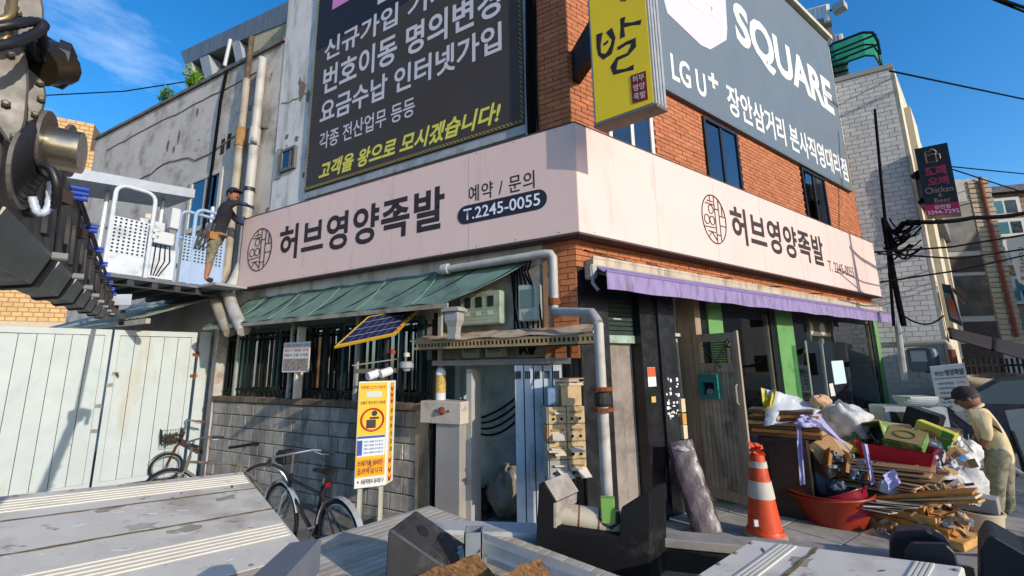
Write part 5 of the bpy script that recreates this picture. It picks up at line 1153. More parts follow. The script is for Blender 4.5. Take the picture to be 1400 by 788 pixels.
# junk in the passage: orange crate and a clear bag
JB = MB().cb(FL(.66, -.12, .27), (.30, .24, .3), rz=.5); tag(JB.build('plastic_crate', mat('crate_red', '8f3a22', .5, noise=.15), bevel=.02), 'red orange plastic crate behind the door in the dark passage', 'crate')
def rumple(c, sx, sy, sz, m, name, sd=1, amp=.22, n=40, mm=26, flat=0.0):
    """crumpled bag: a squashed ball with folds"""
    rn = random.Random(sd); ph = [rn.uniform(0, 6.28) for _ in range(12)]; mb = MB(); vs = []; fs = []; c = Vector(c)
    for i in range(mm+1):
        a = -math.pi/2+math.pi*i/mm
        for j in range(n):
            q = 2*math.pi*j/n
            k = 1+amp*(.45*math.sin(3*q+ph[0]+2*a)+.3*math.sin(5*q+ph[1]-3*a)+.35*math.sin(4*a+ph[2]+q)+.25*math.sin(8*q+ph[3]+5*a)+.22*abs(math.sin(6*q+ph[4]+9*a))+.18*abs(math.sin(13*q+ph[5]-7*a))-.2)+rn.uniform(-amp, amp)*.10
            zz = math.sin(a)*k; zz = max(zz, -1+flat); vs.append(c+Vector((sx*math.cos(a)*math.cos(q)*k, sy*math.cos(a)*math.sin(q)*k, sz*(zz+1-flat))))
    for i in range(mm):
        for j in range(n): fs.append((i*n+j, i*n+(j+1) % n, (i+1)*n+(j+1) % n, (i+1)*n+j))
    mb.add(vs, fs); o_ = mb.build(name, m, merge=True)
    o_.data.polygons.foreach_set('use_smooth', [True]*len(o_.data.polygons)); return o_
M_CLR = glass('clear_bag', (.75, .72, .66), .12, .25)
tag(rumple(FL(.98, -.16, .1), .22, .17, .27, mat('film_dull', '8d8474', .35, noise=.3, nscale=8, tw=.3), 'plastic_bag', 5), 'crumpled clear plastic bag of rubbish in the dark passage', 'bag')
tag(rumple(FL(1.35, -.2, .1), .16, .14, .13, mat('bag_dark', '1d1b1a', .4, noise=.3), 'rubbish_bag', 8), 'small black rubbish bag in the dark passage', 'bag')
for k in range(4):
    pts = sag(FL(1.58, -.40, 1.15-.06*k), FL(.55, -.40, 1.85-.03*k), .12+.05*k, 14); 
    tag(MB().tube(pts, .012, 5).build('passage_cable', M_CABLE), 'black cable drooping across the dark passage wall', 'cable', 'cables drooping on the passage wall')
# mailboxes
MX = thing('mailbox_rack', 'rusty cream rack of eight mailboxes stuffed with post by the side entrance', 'mailboxes', FL(.05, .4, .9))
M_MB = mat('mailbox_cream', 'b8a47c', .7, var=.12, noise=.2, nscale=9, dirt='8a5a2a', dscale=9, damt=.6, dark2='5a3f24', d2scale=20, d2amt=.4); M_MBG = mat('mailbox_grey', '8f918c', .6, noise=.1, var=.1)
mc = onplane(776, 600, FL(0, .5, 0), NL); mN = (NL*.55+NR*.75).normalized(); mU = Z.cross(mN).normalized()*-1
def FM(s, o, z): return Vector((mc.x, mc.y, 0))+mU*s+mN*o+Z*z
mo = .0; mpx = lambda x, y: onplane(x, y, mc, mN)
xl = (mpx(750, 600)-mc).dot(mU); xr = (mpx(801, 600)-mc).dot(mU); mz1 = mpx(765, 556).z; mz0 = mpx(775, 654).z
mh = (mz1-mz0)/4; mw = (xl-xr)/2; rn = random.Random(8)
MB().fb(FM, xr, xl, mo-.2, mo-.185, mz0, mz1).build('back_plate', M_MBG, MX)
for i in range(2):
    for j in range(4):
        s_ = xr+i*mw; z_ = mz0+j*mh; m_ = M_MBG if (i == 1 and j == 0) else M_MB
        mb = MB().fb(FM, s_+.003, s_+mw-.003, mo-.18, mo+rn.uniform(-.004, .004), z_+.003, z_+mh-.003).build('mailbox', m_, MX, bevel=.004)
        MB().fb(FM, s_+.03, s_+mw-.03, mo+.005, mo+.012, z_+mh*.62, z_+mh*.74).build('flap', mat('flap_rust', '8a6f45', .7, noise=.3, nscale=20), mb)
        for dx in (.28, .72): MB().lathe([(.014, 0), (.014, .004)], FM(s_+mw*dx, mo+.006, z_+mh*.3), mN, 10).build('peep_hole', M_DARK, mb)
        for _q in range(rn.choice((0, 1, 2, 2))):
            p = FM(s_+mw*rn.uniform(.3, .7), mo-.03, z_+mh*rn.uniform(.5, .8)); u_ = (mN+Z*rn.uniform(-.9, .6)+mU*rn.uniform(-.6, .6)).normalized(); v_ = u_.cross(Z).normalized(); MB().box(p-v_*.05, v_*.11, u_*rn.uniform(.06, .16), u_.cross(v_)*rn.uniform(.004, .016)).build('letter', mat('letter_w', 'c9bfae', .8, noise=.1), mb)
for j in range(4): MB().fb(FM, xl+.004, xl+.012, mo-.18, mo, mz0+j*mh+.005, mz0+(j+1)*mh-.005).build('side_panel', M_MBG if j != 2 else mat('mb_stick', 'b07a5a', .7, noise=.3, nscale=10), MX)
bx_ = MB().fb(FM, xr+.02, xr+.22, mo-.16, mo-.02, mz1+.004, mz1+.19).build('parcel_box', mat('parcel', 'b89d74', .8, noise=.15, nscale=14), origin=FM(xr+.12, mo-.1, mz1+.004)); tag(bx_, 'tan cardboard box standing on the mailbox rack', 'box')
for k in range(6):
    m_ = MB().cb(FM(xr+.13+rn.uniform(-.02, .02), mo-.09, mz1+.198+.012*k), (.24, .16, .011), rz=rn.uniform(-.3, .3)+math.atan2(mU.y, mU.x))
    tag(m_.build('magazine', mat('mag%d' % (k % 3), ('b9a58a', 'c2b8a6', '8a6d55')[k % 3], .6)), 'flat magazine in the pile on top of the mailbox box', 'magazine', 'magazines piled on the mailbox rack')
tag(MB().cb(FM(xl-.05, mo-.09, mz1+.09), (.09, .12, .17), rz=math.atan2(mU.y, mU.x)).build('blue_packet', mat('packet_blue', '55708a', .5, noise=.3, nscale=18), bevel=.01), 'blue printed packet beside the box on the mailboxes', 'packet')
# meters
MT = thing('meter_cabinet', 'cream triple meter cabinet with three dark windows under the awning', 'meter', FL(1.2, .1, 2.3))
M_CAB = mat('cabinet_cream', '8d9a86', .6, noise=.1, dirt='66705f', dscale=4, damt=.4)
MB().fb(FL, .90, 1.48, .0, .15, 2.32, 2.72).build('case', M_CAB, MT, bevel=.01)
for k in range(3):
    x = .99+.165*k; MB().fb(FL, x, x+.085, .15, .156, 2.53, 2.66).build('window', mat('meter_dark', '1f2b2c', .25), MT); MB().fb(FL, x+.02, x+.09, .15, .153, 2.43, 2.48).build('tag', mat('tag_pale', 'a9b0a0', .7), MT)
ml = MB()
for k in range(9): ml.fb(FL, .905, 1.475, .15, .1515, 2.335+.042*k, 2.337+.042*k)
ml.build('ribs', mat('rib_dark', '5f6a5c', .7), MT)['kind'] = 'stuff'  # thin ribs, darker than the case
def meter(label, s0, s1, z0, z1):
    t = thing('electric_meter', label, 'meter', FL((s0+s1)/2, .05, z0))
    MB().fb(FL, s0, s1, .0, .12, z0, z1).build('case', mat('meter_case', '98a296', .5, noise=.06), t, bevel=.015)
    MB().fb(FL, lerp(s0, s1, .18), lerp(s0, s1, .82), .12, .128, lerp(z0, z1, .35), lerp(z0, z1, .85)).build('window', mat('meter_glass', '5d6a66', .2), t); MB().fb(FL, lerp(s0, s1, .25), lerp(s0, s1, .75), .12, .126, lerp(z0, z1, .1), lerp(z0, z1, .25)).build('plate', mat('meter_plate', '8b948a', .5), t)
meter('white electric meter beside the vertical grey pipe near the corner', .42, .68, 2.33, 2.76); meter('small meter under the rusty canopy, left one', 1.22, 1.48, 1.93, 2.08); meter('small meter under the rusty canopy, right one', .88, 1.14, 1.93, 2.08)
for k in range(7):
    pts = [FL(.9-.06*k, .03, 3.05), FL(.78-.04*k, .07+.01*k, 2.9), FL(.74-.05*k+.06*math.sin(k), .09, 2.5), FL(.76-.06*k, .06, 2.2), FL(.6+.1*math.sin(k*2), .06, 1.95)]
    tag(MB().tube(pts, .012, 6).build('service_cable', M_CABLE), 'black service cable running down beside the meters', 'cable', 'service cables by the meters')
# grey drain running under the sign and down the corner
DR = thing('drain_pipe', 'grey drain pipe running under the sign and down past the mailboxes with rusty flanges', 'pipe', FL(0, .3, .2))
zp = PL(745, 347, .16)[1]; e1 = PL(600, 362, .16)
def elbow(pts, r=.048, nm='pipe', m=M_PIPE): MB().tube(pts, r, 12).build(nm, m, DR, smooth=True)
s1_ = PL(757, 380, .16)[0]; zc = PL(757, 415, .16)[1]
elbow([FL(e1[0], .16, zp-.02), FL(s1_+.1, .16, zp), FL(s1_+.03, .16, zp-.01), FL(s1_, .16, zp-.06), FL(s1_, .16, zp-.15), FL(s1_, .16, zc+.1)])
MB().tube([FL(1.75, .16, zp-.012), FL(1.65, .16, zp-.012)], .07, 12).build('coupling', M_PIPE, DR, smooth=True)
pB = FL(s1_, .16, zc); pq = onplane(808, 428, FL(0, .45, 0), NL); 
q2 = onplane(818, 442, FL(0, .62, 0), NL); q3 = Vector((q2.x, q2.y, .25))
elbow([FL(s1_, .16, zc+.1), FL(s1_, .17, zc-.03), FL(s1_-.02, .22, zc-.10), pB.lerp(Vector((q2.x, q2.y, q2.z+.1)), .5)-Z*.05, Vector((q2.x, q2.y, q2.z+.07))+(pB-q2).normalized()*.1, Vector((q2.x, q2.y, q2.z))], .048)
MB().tube([FL(s1_, .165, zc+.05), FL(s1_, .165, zc-.02)], .068, 12).build('rust_ring', M_RUST, DR)
M_PW = mat('pipe_white', 'b0aca4', .55, noise=.12, dirt='7a5a44', dscale=4, damt=.5)
MB().tube([q2, Vector((q2.x, q2.y, 1.62))], .045, 12).build('pipe', M_PW, DR, smooth=True); MB().tube([Vector((q2.x, q2.y, 1.55)), Vector((q2.x, q2.y, .3))], .05, 12).build('pipe', M_PW, DR, smooth=True)
for zz in (1.60, 1.42): MB().lathe([(.05, 0), (.10, 0), (.10, .03), (.05, .03)], Vector((q2.x, q2.y, zz)), Z, 14).build('flange', M_RUST, DR)
MB().lathe([(.06, 0), (.075, .03), (.075, .09), (.06, .12)], Vector((q2.x, q2.y, 1.46)), Z, 12).build('valve_body', mat('valve_black', '2b2622', .7, noise=.3), DR)
MB().tube([q2+Z*.02-NL*.0, q2+UL*.12-NL*.2-Z*.05, q2-Z*.4], .012, 6).build('brace', M_PIPE, DR)
# ================================================================= purple awning
PA = thing('purple_awning', 'faded purple fabric awning with straight valance over the shop front', 'awning', FR(4.7, .4, 2.5))
M_PUR = mat('purple_cloth', '8d7bab', .85, noise=.08, nscale=2, dirt='5a4a68', dscale=5, damt=.42, streak=True, tw=.2); M_PUR2 = mat('purple_valance', '9a8ab5', .85, noise=.08, dirt='64595f', dscale=7, damt=.5, streak=True, tw=.2)
NN = 60
MB().sheet([[FR(lerp(lerp(.2, .0, t), lerp(9.14, 8.9, t), i/NN), lerp(.12, .45, t), lerp(2.945, 2.775, t)-.02*math.sin(math.pi*t)+.006*math.sin(i*1.9)*t) for i in range(NN+1)] for t in (0, .35, .7, 1)], Z*-.004).build('canopy_cloth', M_PUR, PA, smooth=True)
MB().sheet([[FR(lerp(.0, 8.9, i/NN), .462+.007*math.sin(i*1.25)*t+.003*math.sin(i*3.1+t*2), lerp(2.79, 2.59+.006*math.sin(i*.9), t)) for i in range(NN+1)] for t in (0, .33, .66, 1)], NR*-.003).build('valance', M_PUR2, PA, smooth=True)
MB().tube([FR(.0, .455, 2.782), FR(8.9, .455, 2.782)], .016, 8).build('front_bar', mat('bar_purple', '7d6a98', .6), PA)
MB().tube([FR(.15, .14, 2.90), FR(9.20, .14, 2.90)], .035, 8).build('roller', mat('roller_w', '8d8a84', .6), PA)
for s_ in (.25, 3.2, 6.1, 8.7):
    MB().tube([FR(s_, .1, 2.86), FR(s_+.28, .27, 2.78), FR(s_+.05, .44, 2.76)], .016, 6).build('folding_arm', mat('arm_w', '9a9790', .5, metal=.3), PA)
MB().cb(FR(.10, .14, 2.84), (.1, .12, .16), rz=R_(90)-aR).build('end_bracket', mat('arm_w', '9a9790'), PA, bevel=.015)
MB().tube([FR(.10, .16, 2.83), FR(.06, .2, 2.70), FR(.1, .24, 2.62)], .02, 6).build('crank', mat('arm_w', '9a9790'), PA)

# ================================================================= wooden plank door swung open
h0 = FR(2.10, .03, 0); h1 = atz(1031, 703, .06); h1.z = 0; DU = (h1-h0); dw = DU.length; DU.normalize(); DN = Vector((DU.y, -DU.x, 0)); DN = DN if DN.dot(EYE-h0) > 0 else -DN
def FD(s, o, z): return h0+DU*s+DN*o+Z*z
dz1 = onplane(949, 458, h0, DN).z; dz0 = .14
PD = thing('plank_door', 'brown wooden plank door with glazed top standing open into the street', 'door', h0)
M_WD = mat('door_wood', '9d8a74', .75, var=.12, noise=.12, nscale=8, aniso=(30, 30, 1.2), dirt='3b3129', dscale=3, damt=.35); M_WF = mat('door_frame_wood', '94806a', .75, noise=.12, aniso=(30, 30, 1.5))
fr_ = MB(); wz0, wz1 = onplane(960, 497, h0, DN).z, onplane(955, 468, h0, DN).z
for a, b, e, f in [(0, dw, dz0, dz0+.12), (0, dw, wz1, dz1), (0, dw, wz0-.11, wz0), (0, .06, dz0+.12, wz0-.11), (dw-.06, dw, dz0+.12, wz0-.11), (0, .06, wz0, wz1), (dw-.06, dw, wz0, wz1)]: fr_.fb(FD, a, b, -.03, .012, e, f)
fr_.build('door_frame', M_WF, PD)
n = 8; pw = (dw-.12)/n
for k in range(n): MB().fb(FD, .06+k*pw+.003, .06+(k+1)*pw-.003, -.02, .0+random.uniform(-.001, .001), dz0+.12, wz0-.11).build('plank', M_WD, PD)
MB().fb(FD, .06, dw-.06, -.026, -.021, dz0+.12, wz0-.11).build('plank_back', mat('joint_brown', '231c17', .9), PD)
MB().fb(FD, .06, dw-.06, -.01, -.004, wz0, wz1).build('pane', glass('door_glass', (.5, .55, .5), .15), PD)
bl_ = MB()
for k in range(9): bl_.fb(FD, .28*dw, dw-.07, -.028, -.022, lerp(wz0, wz1, (k+.1)/9), lerp(wz0, wz1, (k+.75)/9))
bl_.build('blind_or_reflection', mat('blind_pale', '8f948a', .8), PD)['kind'] = 'stuff'
MB().fb(FD, dw, dw+.03, -.03, .014, dz0, dz1+.02).build('edge_strip', mat('edge_pale', '9a8a74', .6), PD)
MB().tube([FD(dw-.03, .02, 1.55), FD(dw-.03, .06, 1.53), FD(dw-.03, .06, 1.33), FD(dw-.03, .02, 1.31)], .012, 6).build('handle', mat('handle_steel', 'b9b3aa', .35, metal=.5), PD)
rp = MB(); rp.tube([FD(.12, .03, wz1-.04), FD(.5*dw, .03, wz0+.02), FD(.48*dw, .035, wz0-.12)], .006, 5); rp.tube([FD(dw-.08, .03, wz1+.02), FD(.52*dw, .03, wz0+.02), FD(.62*dw, .035, wz0-.06)], .008, 5); rp.build('cord', M_BLACK, PD)
MB().prism([FD(.20*dw, .012, 1.15), FD(.27*dw, .012, 1.14), FD(.52*dw, .012, .42), FD(.46*dw, .012, .40)], DN*.02).build('loose_slat', mat('slat_pale', '7a6a54', .8, noise=.2), PD)
TBX = thing('teal_box', 'teal plastic intercom box on the brown plank door', 'box', FD(.25, .02, 1.5))
tz1, tz0 = onplane(973, 512, h0, DN).z, onplane(973, 545, h0, DN).z; ta, tb_ = (onplane(960, 530, h0, DN)-h0).dot(DU), (onplane(986, 530, h0, DN)-h0).dot(DU)
M_TQ = mat('teal_plastic', '1d6f63', .45, noise=.06)
q_ = MB()
for a, b, e, f in [(ta, tb_, tz0, tz0+.05), (ta, tb_, tz1-.1, tz1), (ta, ta+.05, tz0+.05, tz1-.1), (tb_-.05, tb_, tz0+.05, tz1-.1)]: q_.fb(FD, a, b, .012, .09, e, f)
q_.build('housing', M_TQ, TBX); MB().fb(FD, ta+.045, tb_-.045, .0125, .03, tz0+.045, tz1-.095).build('recess', M_DARK, TBX)
MB().lathe([(0, 0), (.05, 0), (.05, .01)], FD((ta+tb_)/2, .035, tz0+.08), DN, 12).build('dial', mat('dial_grey', '8a8f88', .5), TBX)
# frame post left of the door, green step
tag(MB().fb(FR, 2.15, 2.28, -.25, .04, .05, 2.9).build('door_post', M_WF), 'brown wooden post between the grey door and the plank door', 'post')
tag(MB().fb(FR, 2.3, 2.5, .05, .25, .05, .16).build('green_block', mat('green_plastic', '3f8f3a', .5), bevel=.01), 'bright green plastic block under the open plank door', 'block')
# loose glass door leaning at the shop opening
g0 = FR(5.35, .25, .05); gx = [onplane(x, y, FR(5.3, .28, 0), (NR*1+UR*-.18).normalized()) for x, y in [(1101, 466), (1158, 468), (1170, 590), (1116, 590)]]
GDn = (NR*1+UR*-.18).normalized(); gx[2].z = gx[3].z = .06
GD_ = thing('glass_door', 'frameless glass door with taped paper notices standing in the shop opening', 'door', gx[3])
MB().prism(gx, -GDn*.01).build('pane', glass('door_glass2', (.74, .88, .84), .22), GD_)
MB().tube([gx[0], gx[3]], .016, 6).build('edge_rail', mat('rail_steel', 'a39f96', .35, metal=.6), GD_)
m_a, m_b = gx[0].lerp(gx[1], .38), gx[3].lerp(gx[2], .38); MB().tube([m_a, m_a.lerp(m_b, .5)], .012, 6).build('hanging_rod', mat('rail_steel', 'a39f96'), GD_); MB().cb(m_a, (.06, .04, .09), rz=R_(90)-aR).build('clamp', mat('rail_steel', 'a39f96'), GD_)
def onG(x, y, k=.004): return onplane(x, y, gx[0], GDn)+GDn*k
MB().prism([onG(*p) for p in [(1136, 494), (1152, 493), (1157, 524), (1141, 526)]], GDn*.002).build('paper_notice', mat('paper_bluish', 'b9cfd0', .8), GD_)
MB().prism([onG(*p) for p in [(1133, 525), (1138, 524), (1142, 541), (1136, 542)]], GDn*.002).build('paper_tag', mat('paper_tag', 'c9bfb8', .8), GD_)
# shop fittings seen through the glass
FG_ = thing('fridge', 'grey upright fridge standing inside the shop behind the glass', 'fridge', FR(8.0, -1.2, .06))
MB().fb(FR, 7.6, 8.4, -1.6, -.9, .06, 1.85).build('body', mat('fridge_grey', '8b9694', .4), FG_, bevel=.02); MB().fb(FR, 7.7, 8.3, -.899, -.89, .9, 1.7).build('door', mat('fridge_door', 'a8b4b2', .35), FG_)
tag(MB().fb(FR, 7.65, 8.3, -1.5, -1.0, 1.852, 2.02).build('fridge_top_box', mat('box_ochre', '8a7438', .8), bevel=.01), 'ochre box lying on top of the grey fridge', 'box')
def chair(label, s, o, rz, col):
    t = thing('chair', label, 'chair', FR(s, o, .05)); b = FR(s, o, .05); Mx = Matrix.Rotation(rz, 3, 'Z'); m_ = mat('chair_'+col, col, .4, noise=.06)
    def q(x, y, z): return b+Mx @ Vector((x, y, z))
    MB().prism([q(-.2, -.2, .42), q(.2, -.2, .42), q(.2, .2, .42), q(-.2, .2, .42)], Z*.04).build('seat', m_, t, bevel=.015)
    MB().tube([q(-.2, .2, .44), q(-.2, .24, .8), q(-.12, .25, .86), q(.12, .25, .86), q(.2, .24, .8), q(.2, .2, .44)], .02, 7).build('back_loop', m_, t)
    for x, y in ((-1, -1), (1, -1), (1, 1), (-1, 1)): MB().tube([q(x*.18, y*.18, .42), q(x*.2, y*.2, 0)], .016, 6).build('leg', m_, t)
chair('white metal chair inside the shop seen through the glass door', 6.6, -.7, .4, 'a9b0ac')
chair('white chair outside the shop by the washing machine', 10.6, .35, -1.0, 'c3c6bd')
TBL = thing('table', 'low white table inside the shop behind the glass', 'table', FR(6.2, -1.6, .06)); MB().fb(FR, 5.8, 6.6, -2, -1.3, .7, .74).build('top', mat('table_w', '9aa3a0', .4), TBL)
for a, b in ((5.85, -1.95), (6.55, -1.95), (6.55, -1.35), (5.85, -1.35)): MB().fb(FR, a-.02, a+.02, b-.02, b+.02, .06, .7).build('leg', M_ALUD, TBL)
tag(rumple(FR(8.8, -.6, .06), .25, .25, .45, mat('blue_bag', '3c6f96', .4, noise=.2, tw=.2), 'plastic_sack', 12), 'blue plastic sack inside the shop at the right pillar', 'sack')

# ================================================================= street things in front of the shop
def loc(x, y, d):
    v = ray(x, y); f = Vector((v.x, v.y, 0)).normalized(); return atd(x, y, d), f.cross(Z), f
def rotm(r, f, yaw=0, roll=0, pitch=0):
    M0 = Matrix((r, f, Z)).transposed(); return M0 @ Matrix.Rotation(R_(yaw), 3, 'Z') @ Matrix.Rotation(R_(roll), 3, 'Y') @ Matrix.Rotation(R_(pitch), 3, 'X')
# traffic cone
cb0 = atz(1047, 734, .05); cg_ = Vector((cb0.x, cb0.y, .05))
ch = atd(1038, 607, math.hypot(cb0.x, cb0.y)).z-.05
TC = thing('traffic_cone', 'orange traffic cone with two dirty white bands and a crumpled top', 'cone', cg_)
M_OR = mat('cone_orange', 'c8431c', .5, noise=.08, nscale=10, dirt='7a3a22', dscale=5, damt=.3); M_CWH = mat('cone_band', 'b9b3a6', .6, noise=.12, dirt='7d7566', dscale=6, damt=.45)
def rr_(t): return lerp(.17, .055, t)
MB().lathe([(.20, 0), (.20, .03), (.17, .045)], cg_, Z, 24).build('base', mat('cone_base', '9a8a76', .7, noise=.2), TC)
bands = [(.05, .42, M_OR), (.42, .60, M_CWH), (.60, .745, M_OR), (.745, .81, M_CWH), (.81, .88, M_OR)]
for a, b, m_ in bands: MB().lathe([(rr_(a)+(.006 if m_ is M_CWH else 0), a*ch), (rr_(b)+(.006 if m_ is M_CWH else 0), b*ch)], cg_, Z, 24).build('cone_body' if m_ is M_OR else 'reflective_band', m_, TC, smooth=True)
MB().lathe([(.18, .045), (.178, .07*ch), (.17, .09*ch)], cg_, Z, 24).build('skirt', M_OR, TC, smooth=True)
cr = MB(); rn = random.Random(2)
for k in range(26):
    q = rn.uniform(0, 6.28); p = cg_+Z*ch*rn.uniform(.86, .99)+Vector((math.cos(q), math.sin(q), 0))*rn.uniform(.02, .055); d = Vector((rn.uniform(-1, 1), rn.uniform(-1, 1), rn.uniform(-.3, 1))).normalized()*.04; e = d.orthogonal().normalized()*.028; cr.add([p-d, p+e, p+d, p-e], [(0, 1, 2, 3)])
cr.build('crumpled_tape', mat('tape_orange', 'd24a1e', .5, noise=.1), TC, fix=False)
MB().fb(lambda a, b, c: cg_+Vector((a, b, c)), -.165, -.125, -.12, -.10, .14, .20).build('sticker', mat('sticker_w', 'bdb9b4', .7), TC)
# wrapped panel roll leaning on the black pillar
wp0 = atz(968, 730, .05); wp1 = atd(928, 604, math.hypot(wp0.x, wp0.y)+.25); ax = (wp1-wp0); wl = ax.length; ax.normalize(); sd_ = ax.cross(Vector((0, 1, 0))).normalized(); nn_ = sd_.cross(ax)
WR = thing('wrapped_panel', 'dark board wrapped in shiny plastic film leaning on the black pillar', 'panel', wp0)
sd_ = sd_ if sd_.x > 0 else -sd_
rows = []; rw_ = random.Random(5)
for i in range(41):
    t = i/40; c = wp0+ax*wl*t; row = []
    for k in range(24):
        q = 2*math.pi*k/24; cc, ss = math.cos(q), math.sin(q); kk = 1+.035*math.sin(9*q+11*t)+.03*math.sin(5*q-23*t)+rw_.uniform(-.01, .01)
        row.append(c+sd_*.148*kk*(abs(cc)**.55)*(1 if cc > 0 else -1)+nn_*.062*kk*(abs(ss)**.55)*(1 if ss > 0 else -1))
    rows.append(row+[row[0]])
mb = MB(); mb.sheet(rows); mb.add(rows[0][:-1], [tuple(range(24))]); mb.add(rows[-1][:-1], [tuple(range(24))])
mb.build('wrapped_board', mat('film_dark', '3a2c31', .42, noise=.25, nscale=7, bump=.3, bscale=14, spec=.5), WR, smooth=True)
cp_ = MB(); rn = random.Random(9)
MB().prism([wp0+ax*wl*.14+sd_*(-.02)-nn_*.068*(-1 if nn_.y > 0 else 1), wp0+ax*wl*.30+sd_*(-.06)-nn_*.068*(-1 if nn_.y > 0 else 1), wp0+ax*wl*.33+sd_*.07-nn_*.068*(-1 if nn_.y > 0 else 1), wp0+ax*wl*.16+sd_*.11-nn_*.068*(-1 if nn_.y > 0 else 1)], nn_*.002).build('paper_label', mat('label_pale', 'aab0c0', .7), WR)
tag(rumple(wp1-ax*.06-Z*.06, .12, .09, .05, mat('film_white', 'a9a8ad', .3, noise=.15, tw=.3), 'plastic_wrap', 21), 'white end of plastic film bunched on top of the wrapped board', 'plastic wrap')
BG = thing('tool_bag', 'small black bag lying at the foot of the black pillar', 'bag', atz(922, 722, .05))
p_, r_, f_ = loc(920, 706, 5.85); o__ = rumple(atz(918, 722, .05)+Vector((0, .25, 0)), .10, .10, .10, mat('bag_black', '1a1b1e', .7), 'bag_body', 31); o__.parent = BG; o__.location = o__.location-BG.location; MB().tube([p_-r_*.08, p_+Z*.10, p_+r_*.08], .01, 6).build('strap', M_BLACK, BG)

PILE = []
def pbox(name, label, cat, x, y, d, w, h, dp, m, yaw=0, roll=0, pitch=0, bevel=.006, group=None):
    c, r, f = loc(x, y, d); Mx = rotm(r, f, yaw, roll, pitch); o = MB().cb(c, (w, dp, h), M=Mx).build(name, m, bevel=bevel); tag(o, label, cat, group); return o, c, Mx
M_CB = mat('cardboard', 'b38d62', .85, noise=.12, nscale=8, dirt='6b5138', dscale=4, damt=.4); M_CB2 = mat('cardboard_pale', 'c9ae84', .85, noise=.1); M_CBD = mat('cardboard_dark', '8a6a48', .9, noise=.15)
M_WY = mat('wood_yellow', 'b98a4a', .65, noise=.1, aniso=(2, 12, 12)); M_WO = mat('wood_orange', 'a8702f', .6, noise=.12, aniso=(2, 12, 12)); M_WB = mat('wood_brown', '5a3825', .6, noise=.15, aniso=(2, 10, 10)); M_WDK = mat('veneer_dark', '241a14', .5, noise=.3, nscale=5)
# dark cabinet with boards on it
DC = thing('dark_cabinet', 'scuffed dark brown cabinet side standing behind the traffic cone', 'cabinet', atz(1080, 712, .05))
c, r, f = loc(1080, 665, 6.35); Mx = rotm(r, f, -8)
zc_ = (1.02)
MB().cb(Vector((c.x, c.y, .05+.44)), (.50, .40, .88), M=Mx).build('carcass', M_WDK, DC, bevel=.008); MB().cb(Vector((c.x, c.y, .05+.45))-f*.206+r*.02, (.40, .012, .7), M=Mx).build('door_panel', mat('veneer_dark2', '2e221a', .45, noise=.3, nscale=7), DC, bevel=.004)
for k in range(7):
    c, r, f = loc(1080+random.uniform(-3, 3), 640, 6.35); z_ = .935+.045*k
    pbr = MB().cb(Vector((c.x, c.y, z_+.02))+r*random.uniform(-.02, .03), (.72+random.uniform(-.06, .06), .36, .04), M=rotm(r, f, -6+random.uniform(-4, 4)))
    tag(pbr.build('board', (M_WB, M_WO, M_WB, M_WY)[k % 4], bevel=.003), ('dark brown board', 'orange wood board', 'red brown board', 'honey wood board', 'brown veneered board', 'tan edged board', 'topmost brown board')[k]+' in the stack on the dark cabinet', 'board', 'boards stacked on the dark cabinet')
tag(MB().tube([loc(1060, 572, 6.2)[0], loc(1098, 570, 6.35)[0]], .045, 12).build('paper_roll', mat('roll_beige', 'b79a7a', .8)), 'beige paper roll on the boards under the white sheet', 'roll')
def cloth(name, label, cat, pxs, m, nu=14, nv=8, amp=.03, sd=1, th=.003, smooth=True):
    """draped sheet over four pixel corners (x, y, distance)"""
    rn = random.Random(sd); P = [atd(*p) for p in pxs]; ph = [rn.uniform(0, 6.28) for _ in range(6)]; rows = []
    nrm = (P[1]-P[0]).cross(P[3]-P[0]).normalized()
    for j in range(nv+1):
        v = j/nv; row = []
        for i in range(nu+1):
            u_ = i/nu; b = P[0].lerp(P[1], u_).lerp(P[3].lerp(P[2], u_), v)
            row.append(b+nrm*amp*(math.sin(7*u_+ph[0]+3*v)+.7*math.sin(11*v+ph[1]+4*u_)+.5*math.sin(17*u_+ph[2])+rn.uniform(-.4, .4)))
        rows.append(row)
    o = MB().sheet(rows, nrm*th).build(name, m, smooth=smooth); return tag(o, label, cat)
M_FILM = mat('sheet_white', 'c3c9cf', .45, noise=.06, tw=.25); M_FILMY = mat('sheet_yellow', 'c3b432', .5, noise=.08, tw=.25)
cloth('plastic_sheet', 'white plastic sheet thrown over the boards on the dark cabinet', 'sheet', [(1050, 532, 6.3), (1124, 556, 6.7), (1112, 572, 6.2), (1044, 583, 6.1)], M_FILM, sd=3)
cloth('yellow_sheet', 'yellow end of a plastic sheet at the open plank door', 'sheet', [(1041, 533, 6.33), (1062, 532, 6.33), (1056, 556, 6.15), (1044, 560, 6.15)], M_FILMY, 8, 6, .02, 5)
tag(rumple(atd(1122, 551, 6.6)-Z*.05, .12, .08, .07, mat('foam_peach', 'c19a78', .8, noise=.15), 'foam_piece', 4), 'peach coloured foam piece at the end of the white sheet', 'foam')
